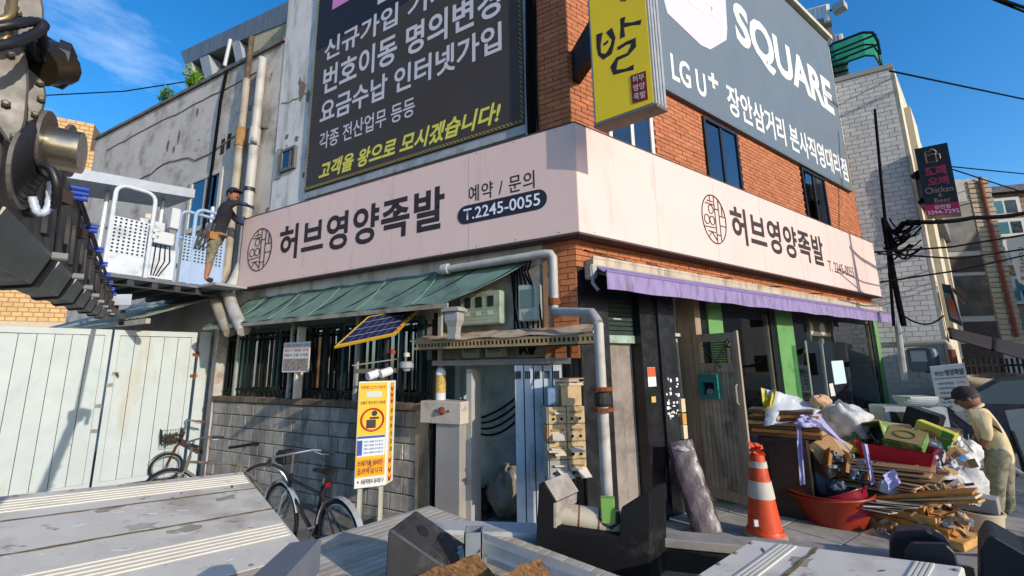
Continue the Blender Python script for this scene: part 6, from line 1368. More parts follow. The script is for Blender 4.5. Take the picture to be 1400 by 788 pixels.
for k, (pxs, lb) in enumerate([([(1088, 583, 6.1), (1095, 583, 6.1), (1101, 662, 6.05), (1094, 664, 6.05)], 'lavender ribbon hanging straight down in front of the dark cabinet'), ([(1094, 568, 6.1), (1120, 566, 6.2), (1168, 622, 6.4), (1150, 605, 6.3)], 'lavender ribbon stretched from the boards to the drawer of junk'), ([(1178, 606, 6.3), (1186, 608, 6.3), (1196, 660, 6.2), (1190, 664, 6.2)], 'lavender ribbon hanging beside the red basin'), ([(1206, 650, 6.1), (1222, 642, 6.2), (1232, 660, 6.1), (1216, 672, 6.05)], 'lavender ribbon bow on the cardboard stack')]):
    cloth('ribbon', lb, 'ribbon', pxs, mat('lavender', 'b3aed6', .5, noise=.06, tw=.3), 4, 12, .012, 30+k)
tag(rumple(atd(1105, 578, 6.1)-Z*.05, .13, .06, .05, mat('lavender', '9a94c8'), 'ribbon_knot', 17, .5), 'lavender ribbon knot on the stacked boards', 'ribbon')
pbox('carton', 'tall brown carton tilted against the dark cabinet', 'box', 1126, 620, 6.55, .30, .42, .3, M_CB, 25, -28, 0)
pbox('carton', 'pale box leaning on the brown carton behind the drawer', 'box', 1135, 600, 6.6, .34, .10, .3, M_CB2, 20, 35, 0)
# wooden drawer full of small junk
WD_ = thing('wooden_drawer', 'wooden drawer full of small metal junk', 'drawer', atd(1152, 655, 6.4))
c, r, f = loc(1152, 637, 6.4); Mx = rotm(r, f, 15, 20, -25)
for dx in (-.17, .0, .2): MB().cb(c+Mx @ Vector((dx, 0, 0)), (.035, .3, .22), M=Mx).build('side', M_WO, WD_, bevel=.003)
MB().cb(c+Mx @ Vector((0, .15, 0)), (.4, .03, .22), M=Mx).build('bottom', M_CBD, WD_)
jk = MB(); rn = random.Random(6)
for k in range(70):
    p = c+Mx @ Vector((rn.uniform(-.18, .34), rn.uniform(-.16, .02), rn.uniform(-.12, .12))); jk.cb(p, (rn.uniform(.02, .05),)*2+(rn.uniform(.02, .05),), rz=rn.uniform(0, 3), rnd=rn.random())
jk.build('junk', mat('junk_mixed', '6f7f88', .4, attr=.9, noise=.4, nscale=40), WD_)['kind'] = 'stuff'
# white sack with a dark round emblem
wb_ = rumple(atz(1128, 712, .05)+Vector((.35, .45, 0)), .24, .16, .30, mat('sack_white', 'b1adb0', .6, noise=.1), 'white_sack', 14, .14); tag(wb_, 'white sack with a small dark round emblem behind the orange tub', 'sack')
p_, r_, f_ = loc(1150, 681, 6.05); MB().lathe([(0, 0), (.035, 0), (.035, .006)], p_, -f_, 16).build('emblem', mat('emblem_navy', '1d2438', .6), wb_).parent = wb_
# round tubs
def tub(name, label, x, y, d, R1, R0, h, m, tilt=0, z=None, yawd=0, sy=1.0):
    c, r, f = loc(x, y, d); c = Vector((c.x, c.y, .05 if z is None else z)); ax = (Z*math.cos(R_(tilt))+(r*math.cos(R_(yawd))+f*math.sin(R_(yawd)))*math.sin(R_(tilt))).normalized()
    t = thing(name, label, 'tub', c)
    MB().lathe([(0, .0), (R0, 0), (R1, h), (R1+.02, h+.012), (R1+.02, h+.025), (R1-.01, h+.02), (R0-.012, .015), (0, .012)], c, ax, 30, sy=sy).build('shell', m, t, smooth=True)
    MB().tube(ring(c+ax*(h+.015), R1+.012, ax, 30), .012, 6, closed=True).build('rim', m, t, smooth=True); return t
M_TUB = mat('tub_orange', '8f2f1c', .4, noise=.1, dirt='5c2013', dscale=4, damt=.3); M_MAR = mat('basin_maroon', '7a1428', .3, noise=.06)
tub('rubber_tub', 'wide orange red rubber tub on the ground by the cardboard stack', 1146, 735, 6.3, .40, .30, .30, M_TUB, 5, yawd=200)
tub('basin', 'maroon plastic basin lying tilted inside the orange tub', 1165, 725, 6.2, .30, .22, .24, M_MAR, 25, .12, 160)
# plank and cardboard stack
M_PLS = [M_WY, M_WO, mat('panel_tan', 'a8865a', .7, noise=.1), M_CBD]
rn = random.Random(20)
names_ = ['lowest', 'second lowest', 'third', 'fourth', 'fifth', 'sixth', 'seventh']
for k in range(4):
    c, r, f = loc(1246+3*k, 715, 6.40); z_ = .06+.075*k; Mx = rotm(r, f, -24+rn.uniform(-3, 3))
    tag(MB().cb(Vector((c.x, c.y, z_+.04))-r*.06*k+f*.05*k, (.95-.07*k, .55, .075), M=Mx).build('cabinet_panel', M_PLS[k % 2], bevel=.004), '%s honey wood cabinet panel in the stack by the beige bucket' % names_[k], 'panel', 'honey wood panels in a stack')
for k in range(3):
    c, r, f = loc(1262-6*k, 700-3*k, 6.22); Mx = rotm(r, f, -28+6*k, -16, 4)
    tag(MB().cb(Vector((c.x, c.y, .40+.03*k)), (.98, .12+.05*k, .02), M=Mx).build('long_slat', (M_WY, M_CB2, M_WO)[k], bevel=.002), ('long yellow slat lying across the honey wood panels', 'pale slat beside the yellow slat on the panels', 'orange slat resting behind the yellow slat')[k], 'slat')
for k in range(14):
    c, r, f = loc(1222, 690, 6.62); z_ = .38+.024*k; Mx = rotm(r, f, -12+rn.uniform(-9, 9), rn.uniform(-2.5, 2.5), rn.uniform(-2, 2))
    tag(MB().cb(Vector((c.x, c.y, z_))+r*rn.uniform(-.06, .06), (.80+rn.uniform(-.15, .1), .62, .012), M=Mx).build('cardboard_sheet', (M_CB, M_CBD, M_CB2, M_CB)[k % 4]), 'flattened cardboard sheet in the stack under the red basin', 'cardboard', 'flattened cardboard sheets under the red basin')
for k in range(5):
    c, r, f = loc(1188+11*k, 695-2*k, 6.15); Mx = rotm(r, f, rn.uniform(-25, 25), rn.uniform(-5, 3), -8)
    tag(MB().cb(c, (.42, .3, .008), M=Mx).build('paper_sheet', mat('paper%d' % (k % 3), ('c3baa8', 'b79a74', 'cfc9bd')[k % 3], .85, noise=.1)), ('white crumpled poster', 'tan card', 'cream paper sheet', 'pale card scrap', 'brown paper scrap')[k]+' lying on the front of the cardboard stack', 'paper')
for k in range(3):     # filler cartons carrying the heap
    c, r, f = loc(1205+34*k, 690, 7.15); tag(MB().cb(Vector((c.x, c.y, .05+.19)), (.52, .5, .38), M=rotm(r, f, -10+8*k)).build('carton', M_CBD, bevel=.006), ('brown carton at the bottom of the heap behind the orange tub', 'brown carton at the bottom middle of the heap', 'brown carton at the bottom of the heap below the white sacks')[k], 'box')
# red basin with green cartons
RB = thing('red_basin', 'bright red rectangular plastic basin on the cardboard stack', 'basin', atd(1230, 645, 6.9))
c, r, f = loc(1226, 624, 6.75); Mx = rotm(r, f, -8, 4); hb_ = .12
mb = MB(); top = [(-.33, -.22), (.33, -.22), (.33, .22), (-.33, .22), (-.33, -.22)]; rows = []
for sc_k, zz in ((.82, -.12), (1.0, .12), (1.06, .13), (.95, .12), (.78, -.10)): rows.append([c+Mx @ Vector((x*sc_k, y*sc_k, zz)) for x, y in top])
mb.sheet(rows); mb.add(rows[0][:-1], [(0, 1, 2, 3)]); mb.add(rows[-1][:-1], [(0, 1, 2, 3)]); mb.build('shell', mat('basin_red', 'b01226', .3, noise=.05), RB)
def carton_open(name, label, x, y, d, w, h, dp, m, mi, yaw, roll, pitch=0):
    c, r, f = loc(x, y, d); Mx = rotm(r, f, yaw, roll, pitch); t = thing(name, label, 'box', c-Z*h/2); tk = .012
    for cc, sz in [((-w/2, 0, 0), (tk, dp, h)), ((w/2, 0, 0), (tk, dp, h)), ((0, dp/2, 0), (w, tk, h)), ((0, -dp/2, 0), (w, tk, h)), ((0, 0, -h/2), (w, dp, tk))]: MB().cb(c+Mx @ Vector(cc), sz, M=Mx).build('panel', m, t)
    MB().cb(c+Mx @ Vector((0, 0, -h/2+.012)), (w-.02, dp-.02, .004), M=Mx).build('inside', mi, t); return t, c, Mx
M_GC = mat('carton_green', '4d7434', .7, noise=.2, nscale=6, dark2='a8a562', d2scale=9, d2amt=.5); M_GCB = mat('carton_brown_print', '8a7748', .75, noise=.1)
carton_open('fruit_carton', 'black lined green fruit carton lying open on the red basin', 1196, 597, 6.85, .30, .24, .28, M_GC, M_BLACK, -25, -15, 75)
gb, gc, gM = pbox('fruit_carton', 'green edged brown fruit carton on the red basin', 'box', 1238, 602, 6.75, .34, .12, .28, M_GC, -14, 8, 30)
tm = MB().cb(gc+gM @ Vector((0, 0, .072)), (.31, .25, .004), M=gM).build('brown_lid', M_GCB, gb); tm.parent = gb
MB().tube([gc+gM @ Vector((.09*math.cos(q), .06*math.sin(q), .078)) for q in [2*math.pi*i/20 for i in range(20)]], .006, 5, closed=True).build('printed_oval', mat('print_brown', '4d4a26', .8), gb)
yb, yc, yM = pbox('fruit_carton', 'yellow green printed fruit carton leaning on the white sack', 'box', 1277, 598, 7.1, .34, .27, .12, mat('carton_yel', 'b3a83e', .6, noise=.15, nscale=7), -22, 22, 0)
MB().cb(yc+yM @ Vector((.12, -.062, 0)), (.10, .004, .26), M=yM).build('green_panel', mat('print_green', '3f8a2e', .6), yb); MB().lathe([(0, 0), (.075, 0), (.075, .004)], yc+yM @ Vector((-.03, -.066, .0)), yM @ Vector((0, -1, 0)), 16).build('fruit_print', mat('print_red', 'a8603a', .6, noise=.3, nscale=20), yb)
pbox('carton', 'brown carton flap standing behind the green fruit carton', 'box', 1222, 588, 7.15, .32, .16, .1, M_CB, 8, 4); pbox('carton', 'small brown carton beside the green fruit carton', 'box', 1246, 594, 7.2, .3, .14, .12, M_CB2, -6, 6)
pbox('storage_bin', 'translucent plastic bin behind the yellow fruit carton', 'bin', 1302, 603, 7.4, .16, .28, .2, mat('bin_clear', '9a9c8c', .3, tw=.3), -15, 4)
# loose flaps, bands and sheets sticking out of the heap
rn = random.Random(33)
for k in range(16):
    x, y = rn.uniform(1165, 1305), rn.uniform(640, 690); c, r, f = loc(x, y, rn.uniform(6.35, 6.9)); Mx = rotm(r, f, rn.uniform(-40, 40), rn.uniform(-28, 22), rn.uniform(-25, 15))
    tag(MB().cb(c, (rn.uniform(.2, .42), rn.uniform(.12, .3), .008), M=Mx).build('cardboard_flap', (M_CB, M_CB2, M_CBD)[k % 3]), 'loose cardboard flap sticking out of the heap', 'cardboard', 'loose cardboard flaps in the heap')
for k in range(5):
    x, y = 1225+14*k, 652+3*k; a_, b_ = atd(x, y-6, 6.5), atd(x+45, y+26, 6.35); tag(MB().tube([a_, a_.lerp(b_, .5)+Z*.03*(k % 3), b_], .008, 5).build('packing_band', mat('band_cream', 'c3b698', .6)), 'cream packing band trailing over the cardboard stack', 'band', 'packing bands over the cardboard')
for k, (x, y, d, w_, h_, yw, rl, cl_, lb) in enumerate([(1190, 585, 7.3, .3, .22, 20, 12, '8a6d4c', 'brown box behind the open fruit carton'), (1256, 655, 6.7, .22, .1, 10, -8, 'b0622e', 'orange snack box half buried under the red basin'), (1272, 676, 6.55, .2, .08, -20, -14, 'a83a24', 'small red box on the slats'), (1212, 668, 6.35, .16, .12, 15, 20, '9aa3ad', 'grey tin on the cardboard stack'), (1310, 640, 7.0, .2, .2, -10, 12, 'b3aa9a', 'crushed cream paper box in the white sacks')]):
    pbox('small_box', lb, 'box', x, y, d, w_, h_, .16, mat('sb_'+cl_, cl_, .7, noise=.15, nscale=12), yw, rl, -10)
for k, (x, y, d, sx, sz, cl_, lb) in enumerate([(1308, 606, 7.3, .12, .1, '3a3634', 'black bag behind the clear bin'), (1318, 622, 7.2, .15, .16, 'd2d0cc', 'white bag at the top right of the heap'), (1262, 640, 6.9, .12, .09, 'c98a5a', 'orange printed bag beside the red basin'), (1145, 668, 6.3, .1, .08, '4a4d55', 'dark crumpled bag above the orange tub')]):
    b = atd(x, y, d); tag(rumple(Vector((b.x, b.y, b.z-sz)), sx, sx*.8, sz, mat('bag_'+cl_, cl_, .5, noise=.1, bump=.7, bscale=18), 'crumpled_bag', 70+k, .3), lb, 'bag')
# sacks
M_SK = mat('sack_film', 'c9c7c4', .5, noise=.08, nscale=9, tw=.15, bump=.9, bscale=16)
for k, (x, y, d, sx, sz, lb) in enumerate([(1278, 640, 7.15, .24, .26, 'white plastic sack right of the red basin'), (1303, 690, 6.95, .27, .33, 'large white plastic sack slumped beside the man'), (1296, 668, 7.0, .2, .22, 'clear white bag in front of the large white sack'), (1160, 606, 7.0, .26, .2, 'white plastic bag behind the yellow bag')]):
    zz = atd(x, y, d).z; b = atd(x, y, d); z0 = {0: .45, 1: .05, 2: .30, 3: .86}[k]
    tag(rumple(Vector((b.x, b.y, z0)), sx, sx*.85, sz, M_SK, 'plastic_sack', 40+k, .3), lb, 'sack')
b = atd(1302, 636, 7.0); tag(rumple(Vector((b.x, b.y, b.z-.10)), .13, .11, .10, mat('bag_blue', '1f6fc0', .4, noise=.1, tw=.2), 'blue_bag', 50, .3), 'bright blue plastic bag on the white sacks', 'bag')
b = atd(1168, 616, 6.75); tag(rumple(Vector((b.x, b.y, b.z-.05)), .17, .12, .07, mat('bag_yellow', 'b5ad35', .5, noise=.1, tw=.2), 'yellow_bag', 52, .3), 'yellow plastic bag above the drawer of junk', 'bag')
# bundle of tubes, bucket with grey box
for k in range(4):
    a_ = atd(1325+4*k, 668+2*k, 6.75); b_ = atd(1336+5*k, 702, 6.7); tag(MB().tube([a_, b_], .035 if k == 1 else .02, 10).build('metal_tube', M_STEEL if k in (1, 2) else M_WO), ('short brown tube', 'thick shiny metal tube', 'thin shiny metal tube', 'rusty brown tube')[k]+' standing in the grey box on the bucket', 'tube')
b = atz(1343, 736, .05)
BKT = thing('bucket', 'beige plastic bucket holding a grey box at the front of the heap', 'bucket', b)
MB().lathe([(0, 0), (.155, 0), (.19, .25), (.20, .25), (.20, .27), (.18, .27), (.15, .012), (0, .01)], b, Z, 26).build('shell', mat('bucket_beige', 'b7a88c', .5, noise=.06), BKT, smooth=True)
c, r, f = loc(1338, 706, math.hypot(b.x, b.y)); tag(MB().cb(Vector((c.x, c.y, .05+.34)), (.32, .22, .14), M=rotm(r, f, -6)).build('grey_box', mat('box_grey', '8f8a85', .6, noise=.1), bevel=.008), 'grey box set in the beige bucket', 'box')
# dropped scraps on the paving
rn = random.Random(77)
for k in range(10):
    s_, o_ = rn.uniform(3.0, 6.5), rn.uniform(1.4, 3.0); tag(MB().cb(FR(s_, o_, .056), (rn.uniform(.06, .16), rn.uniform(.03, .1), .006), rz=rn.uniform(0, 3)).build('scrap', M_CB2 if k % 2 else M_CBD), 'small scrap of cardboard dropped on the paving', 'scrap', 'scraps on the paving')

# fine litter worked into the heap
def litter(nm, label, n, m, sd, smin, smax, flat=True):
    rn = random.Random(sd); mb = MB()
    for k in range(n):
        y = rn.uniform(590, 735); x = rn.uniform(1135 if y > 640 else 1175, 1330); d = lerp(7.15, 6.1, (y-590)/145)+rn.uniform(-.15, .05); p = atd(x, y, d)
        if p.z < .06: p.z = .06
        a = Vector((rn.uniform(-1, 1), rn.uniform(-1, 1), rn.uniform(-.7, .7))).normalized()*rn.uniform(smin, smax); b = a.orthogonal().normalized()*rn.uniform(smin, smax)*rn.uniform(.15, .8); c = a.cross(b).normalized()*rn.uniform(-.3, .3)*a.length
        mb.add([p-a-b, p+a-b+c, p+a+b, p-a+b-c, p+c*.7], [(0, 1, 4), (1, 2, 4), (2, 3, 4), (3, 0, 4)], rn.random())
    tag(mb.build(nm, m, fix=False), label, kind='stuff')
litter('paper_litter', 'white paper and film scraps mixed through the rubbish heap', 130, mat('litter_w', 'bdb9b2', .7, attr=.25, tw=.2), 1, .02, .075)
litter('card_litter', 'torn brown card scraps mixed through the rubbish heap', 150, mat('litter_c', 'a07c52', .85, attr=.4), 2, .02, .09)
litter('plastic_litter', 'dark plastic scraps mixed through the rubbish heap', 70, mat('litter_d', '33383c', .5, attr=.6), 3, .015, .05)

# ================================================================= man sorting the heap
mg = atz(1364, 706, .05); vm = ray(1364, 706); mf = Vector((vm.x, vm.y, 0)).normalized(); mr_ = mf.cross(Z); dm = math.hypot(mg.x, mg.y)
def W2(x, y, dd=0): return onplane(x, y, Vector((mg.x, mg.y, .05))+mf*dd, mf)
J = {'pelvis': (W2(1366, 622), (.15, .13)), 'belly': (W2(1360, 603), (.155, .13)), 'chest': (W2(1345, 577), (.165, .14)), 'neckb': (W2(1333, 560), .075), 'neck': (W2(1329, 553), .055), 'headc': (W2(1326, 548), .06),
     'lhip': (W2(1363, 628, -.09), .115), 'lknee': (W2(1361, 662, -.10), .085), 'lank': (W2(1364, 697, -.10), .062), 'ltoe': (W2(1350, 704, -.11), .042),
     'rhip': (W2(1370, 628, .09), .115), 'rknee': (W2(1373, 662, .10), .085), 'rank': (W2(1379, 695, .10), .062), 'rtoe': (W2(1368, 701, .10), .042),
     'lsh': (W2(1340, 568, -.17), .085), 'lel': (W2(1351, 595, -.23), .052), 'lwr': (W2(1340, 611, -.16), .034),
     'rsh': (W2(1340, 568, .17), .085), 'rel': (W2(1342, 592, .22), .052), 'rwr': (W2(1330, 606, .12), .034)}
E_ = [('pelvis', 'belly', 'shirt'), ('belly', 'chest', 'shirt'), ('chest', 'neckb', 'shirt'), ('neckb', 'neck', 'skin'), ('neck', 'headc', 'skin'), ('pelvis', 'lhip', 'pant'), ('lhip', 'lknee', 'pant'), ('lknee', 'lank', 'pant'), ('lank', 'ltoe', 'shoe'),
      ('pelvis', 'rhip', 'pant'), ('rhip', 'rknee', 'pant'), ('rknee', 'rank', 'pant'), ('rank', 'rtoe', 'shoe'), ('chest', 'lsh', 'shirt'), ('lsh', 'lel', 'shirt'), ('lel', 'lwr', 'skin'), ('chest', 'rsh', 'shirt'), ('rsh', 'rel', 'shirt'), ('rel', 'rwr', 'skin')]
mm = {'shirt': mat('shirt_tan', 'cdb88e', .9, noise=.12, nscale=7, bump=.8, bscale=13), 'skin': M_SKIN, 'pant': mat('camo_dark', '8a856c', .9, noise=.2, nscale=12, dark2='2c2c22', d2scale=9, d2amt=.62, bump=.8, bscale=13), 'shoe': mat('shoe_black', '17171a', .7)}
PM2 = person('person', 'man in tan shirt, dark cap and camouflage trousers bending over the heap', J, E_, mm)
head(PM2, W2(1322, 545), .118, -mr_*1-Z*.38-mf*.15, Z*1-mr_*.4, M_SKIN, mat('hair_grey', '3b3632', .8), mat('cap_brown', '2d2326', .85))
hand(PM2, W2(1340, 611, -.16), -mr_*.8-Z*.5, mf, M_SKIN, .17, .6); hand(PM2, W2(1330, 606, .12), -mr_*.8-Z*.5, -mf, M_SKIN, .17, .6)
MB().tube(ring(W2(1332, 558), .085, (Z-mr_*.6), 16), .02, 6, closed=True).build('collar', mat('shirt_tan', 'a8926a'), PM2)
# ================================================================= neighbour with grey tiled flank
K = atd(1287, 455, 13.4); K.z = 0; fU = ray(1364, 485); fU = Vector((fU.x, fU.y, 0)).normalized(); fN = Vector((fU.y, -fU.x, 0))
def FN_(s, o, z): return K+fU*s+fN*o+Z*z                        # cream street front
nLl = NL
def FK(s, o, z): return K+UL*s+NL*o+Z*z                          # grey flank
ztop = onplane(1216, 94, K, NL).z
NB_ = thing('neighbour_building', 'tall neighbour building with grey tiled flank and cream street front', 'building', K)
M_TJ = mat('tile_joint', 'a09e99', .9, noise=.1); M_TG = mat('flank_tile', 'b0aeaa', .8, attr=.08, noise=.08, nscale=3)
FLEN = (onplane(1312, 400, K, fN)-K).dot(fU)
MB().prism([K, K+UL*14, K+UL*14+fU*FLEN, K+fU*FLEN], Z*ztop).build('wall', M_TJ, NB_)
brick_field(FK, .02, 5.6, .25, ztop-.05, .02, bw=.24, bh=.115, gap=.010, dep=.008, name='flank_tiles', m=M_TG, par=NB_)
MB().fb(FK, -.05, 14, -.3, .03, ztop, ztop+.12).build('coping', mat('coping_g', '8a8780', .9), NB_)
M_CRM = mat('cream_front', 'cbbfa6', .8, noise=.08, dirt='94886f', dscale=4, damt=.35, streak=True)
MB().fb(FN_, 0, FLEN, -.3, .06, 0, ztop-.02).build('street_front', M_CRM, NB_)
for k in range(4): MB().fb(FN_, FLEN*(.05+.25*k), FLEN*(.15+.25*k), .06, .18, 2.5, ztop-.8-.25*k).build('fin', M_CRM, NB_)
for k in range(3): MB().fb(FN_, FLEN*(.17+.25*k), FLEN*(.29+.25*k), .062, .075, 6.0, ztop-1.4).build('window', mat('win_grey', '6f6a5e', .4), NB_)
MB().fb(FN_, .05, FLEN*.5, .06, .3, 5.4, 6.0).build('grey_band', mat('band_grey', '6a6e73', .7), NB_)
# roof clutter
RT = thing('roof_tank_frame', 'beige stair head with pipes and railing on the neighbour roof', 'roof structure', atd(1120, 90, 15)); RT.location.z = ztop; WL[RT.name] = Vector(RT.location)
def blk(nm, pxs, d, th, m, par):
    P0 = atd(*pxs[0], d); v = ray(*pxs[0]); f = Vector((v.x, v.y, 0)).normalized(); MB().prism([onplane(x, y, P0, f) for x, y in pxs], f*th).build(nm, m, par)
M_BEI = mat('beige_wall', '9a9488', .85, noise=.12)
blk('stair_head', [(1112, 32), (1136, 28), (1150, 110), (1122, 112)], 15.5, 2.5, M_BEI, RT)
blk('slab', [(1112, 36), (1112, 28), (1136, 24), (1137, 31)], 15.3, 3, mat('slab_g', '8a867e', .8), RT)
for x0, y0, x1, y1 in [(1142, 50, 1152, 112), (1147, 49, 1158, 112), (1136, 55, 1145, 112)]:
    MB().tube([atd(x0, y0, 15.2), atd(x1, y1, 15.2)], .09, 8).build('flue', mat('flue_w', 'a8a69e', .6), RT)
for k in range(5): MB().tube([atd(1103+6*k, 30-1.5*k, 15.2), atd(1102+6*k, 16-2*k, 15.2)], .04, 5).build('rail_post', M_ALUW, RT)
MB().tube([atd(1098, 17, 15.2), atd(1130, 8, 15.2)], .05, 5).build('rail', M_ALUW, RT); MB().tube([atd(1130, 8, 15.2), atd(1131, 30, 15.2)], .08, 5).build('rail_post', M_ALUW, RT)
MB().tube([atd(1131, 16, 15.2), atd(1146, 11, 15.2)], .03, 5).build('lamp_arm', M_ALUD, RT); MB().cb(atd(1148, 11, 15.2), (.3, .3, .22), rz=.6).build('flood_lamp', mat('lamp_g', '9a9a98', .5), RT)
for k in range(3): MB().tube([atd(1136, 84+9*k, 15), atd(1160, 78+9*k, 15)], .035, 5).build('guard_rail', M_ALUD, RT)
GC = thing('green_vault', 'small green translucent vaulted canopy on the neighbour roof', 'canopy', atd(1172, 100, 14.5)); c, r, f = loc(1172, 102, 14.6); GC.location = c; WL[GC.name] = c.copy()
rows = [[c+r*(-.45+.9*i/8)*1.0+Z*(.75*math.sin(math.pi*min(1, max(0, .06+.88*t)))**.5)+f*(t*1.6-.8) for i in range(9)] for t in [k/10 for k in range(11)]]
rows = [[c+r*x+f*y+Z*z_ for x, z_ in [(-.55, 0), (-.55, .75), (-.4, .85), (.25, .82), (.45, .7), (.52, .4), (.52, 0)]] for y in (-.6, 0, .6)]
MB().sheet(rows).build('sheet', mat('pc_green', '2f9a78', .35, tw=.5, noise=.1), GC, fix=False)
for rw in rows: MB().tube(rw, .035, 5).build('hoop', M_ALUD, GC)
for z_ in (.3, .6): MB().tube([rows[0][1]-Z*(.75-z_), rows[0][5]+Z*(z_-.4)], .03, 5).build('rail', M_ALUD, GC)
# vertical chicken-and-beer sign
q = [(1250, 204), (1295, 195), (1314, 292), (1267, 296)]
d_ = 13.2; c, r, f = loc(1282, 246, d_); nC = (f*-1).normalized(); P0 = c
CS = thing('bar_sign', 'black vertical bar sign with pink lettering hung on the neighbour building', 'sign', atd(1290, 294, d_))
Q = [onplane(x, y, P0, nC) for x, y in q]; bx0 = min(p.dot(r) for p in Q); bx1 = max(p.dot(r) for p in Q)
MB().prism(Q, f*.3).build('cabinet', mat('sign_black', '17171c', .4), CS)
def onC(u_, v, k=.01): return Q[0].lerp(Q[1], u_).lerp(Q[3].lerp(Q[2], u_), v)-f*k
M_PK = mat('neon_pink', 'a02c4c', .5); M_CPR = mat('copper_line', 'a88570', .5)
MB().prism([onC(.0, .84), onC(1, .84), onC(1, 1), onC(0, 1)], -f*.004).build('red_panel', mat('panel_crimson', 'b01c4a', .5), CS)
for t_, v0, v1, u0, u1, m_, bd in [('또래', .30, .44, .2, .82, M_PK, .05), ('오래', .46, .58, .22, .84, M_PK, .05), ('Chicken', .60, .685, .1, .92, M_CPR, .0), ('&', .70, .745, .45, .58, M_CPR, 0), ('Beer', .76, .825, .32, .80, M_CPR, 0), ('장안점', .86, .915, .28, .74, M_WHT, .01), ('3394-7292', .93, .985, .04, .97, M_WHT, .01)]:
    text(t_, onC(u0, v0, .016), onC(u1, v0, .016), onC(u0, v1, .016), m_, CS, bold=bd)
mg_ = MB(); 
for pts in ([(.3, .12), (.3, .24), (.6, .24), (.6, .12)], [(.6, .14), (.72, .14), (.72, .21), (.6, .21)], [(.28, .12), (.33, .07), (.42, .09), (.5, .05), (.58, .07), (.64, .11), (.56, .14), (.48, .12), (.4, .14), (.33, .12)]):
    mg_.tube([onC(u_, v, .014) for u_, v in pts], .012, 4)
mg_.build('mug_outline', M_CPR, CS)
MB().tube([onC(0, .35, -.15), onC(-.35, .37, -.4)], .1, 6).build('bracket', M_ALUD, CS); MB().tube([onC(0, .75, -.15), onC(-.3, .77, -.4)], .08, 6).build('bracket', M_ALUD, CS)
# small shop sign box and dark awning beyond
OS = thing('shop_sign_box', 'dark sign box with orange brush lettering at the neighbour entrance', 'sign', atd(1306, 440, 13.6))
blk('box', [(1287, 388), (1300, 390), (1316, 446), (1298, 438)], 13.6, .25, mat('sign_box_dk', '2c3036', .5), OS); blk('face', [(1290, 400), (1299, 402), (1313, 440), (1300, 434)], 13.58, .012, mat('face_g', '6e767c', .5), OS)
P0 = atd(1300, 420, 13.54); v = ray(1300, 420); f = Vector((v.x, v.y, 0)).normalized(); tl, tr, bl_ = (onplane(x, y, P0, f) for x, y in [(1294, 405), (1304, 411), (1300, 430)])
text('족발', tl, tr, bl_, mat('letter_orange', 'c04a20', .5), OS, bold=.05)
blk('lamp_hood', [(1302, 392), (1319, 410), (1319, 414), (1302, 396)], 13.4, .5, mat('hood_wood', '5a3c2c', .7), OS)
DA = thing('dark_awning', 'dark sagging awning over the street at the right edge', 'awning', atd(1340, 470, 14))
cl = [atd(1298, 448, 14.2), atd(1430, 478, 14.2), atd(1430, 500, 11.5), atd(1300, 462, 13)]
rows = [[cl[0].lerp(cl[1], i/12).lerp(cl[3].lerp(cl[2], i/12), j/4)-Z*.10*math.sin(math.pi*j/4) for i in range(13)] for j in range(5)]
MB().sheet(rows, Z*-.02).build('cloth', mat('awning_dk', '2a2322', .8, noise=.15), DA, smooth=True)
for i in (0, 6, 12): MB().tube([r_[i] for r_ in rows], .03, 5).build('rafter', M_IRON, DA)

# ================================================================= dark-windowed building and brick flats down the street
def FB(P0, u_):
    n_ = Vector((u_.y, -u_.x, 0)); n_ = n_ if n_.dot(EYE-P0) > 0 else -n_
    return lambda s, o, z: Vector((P0.x, P0.y, 0))+u_*s+n_*o+Z*z
b2 = atd(1290, 440, 18.5); u2 = (Vector((1, 0, 0))*.93+Vector((0, -.12, 0))).normalized(); F2 = FB(b2, u2)
def S2(x, y, P, u_): 
    n_ = Vector((u_.y, -u_.x, 0)); q = onplane(x, y, P, n_); return (q-Vector((P.x, P.y, 0))).dot(u_), q.z
GB = thing('grey_building', 'grey and white building with wide dark windows down the street', 'building', Vector((b2.x, b2.y, 0)))
sr = S2(1390, 420, b2, u2)[0]; zt2_ = S2(1320, 245, b2, u2)[1]
M_GW = mat('grey_wall', '9c9890', .85, noise=.1); M_DW2 = mat('dark_win', '1c1d1e', .45, noise=.3, nscale=1.5, spec=.25); M_BRN = mat('dark_brick', '3d2f29', .85, noise=.2, nscale=6)
MB().fb(F2, -1.5, sr, -5, 0, 0, zt2_).build('wall', M_GW, GB)
for y0, y1, m_, nm in [(275, 343, M_DW2, 'window_band'), (350, 372, M_BRN, 'brick_band'), (377, 432, M_DW2, 'window_band'), (440, 466, M_BRN, 'brick_band'), (470, 540, M_BRN, 'brick_band')]:
    z1_, z0_ = S2(1330, y0, b2, u2)[1], max(S2(1330, y1, b2, u2)[1], .1); o = MB().fb(F2, -1.4, sr-.66, .0, .03, z0_, z1_).build(nm, m_, GB)
    if nm == 'window_band':
        for k in range(4): MB().fb(F2, -1.4+k*(sr-.0)/4+.2, -1.35+k*(sr-.0)/4+.2, .03, .06, z0_, z1_).build('mullion', M_ALUD, o)
brick_field(F2, sr-.62, sr, 2.0, zt2_-.1, .05, bw=.62, bh=.16, gap=.03, dep=.06, name='ribbed_pilaster', m=mat('rib_tan', '9a8c74', .8, attr=.08), par=GB)
MB().tube([F2(sr-.25, .1, 2.4), F2(sr-.3, .1, zt2_)], .05, 6).build('red_pipe', mat('pipe_red', '7a3a2c', .7), GB)
an = thing('roof_antenna', 'thin television antenna on the grey building roof', 'antenna', F2(sr-2.2, -1, zt2_)); MB().tube([F2(sr-2.2, -1, zt2_-.1), F2(sr-2.3, -1, zt2_+1.6)], .03, 5).build('mast', M_ALUD, an)
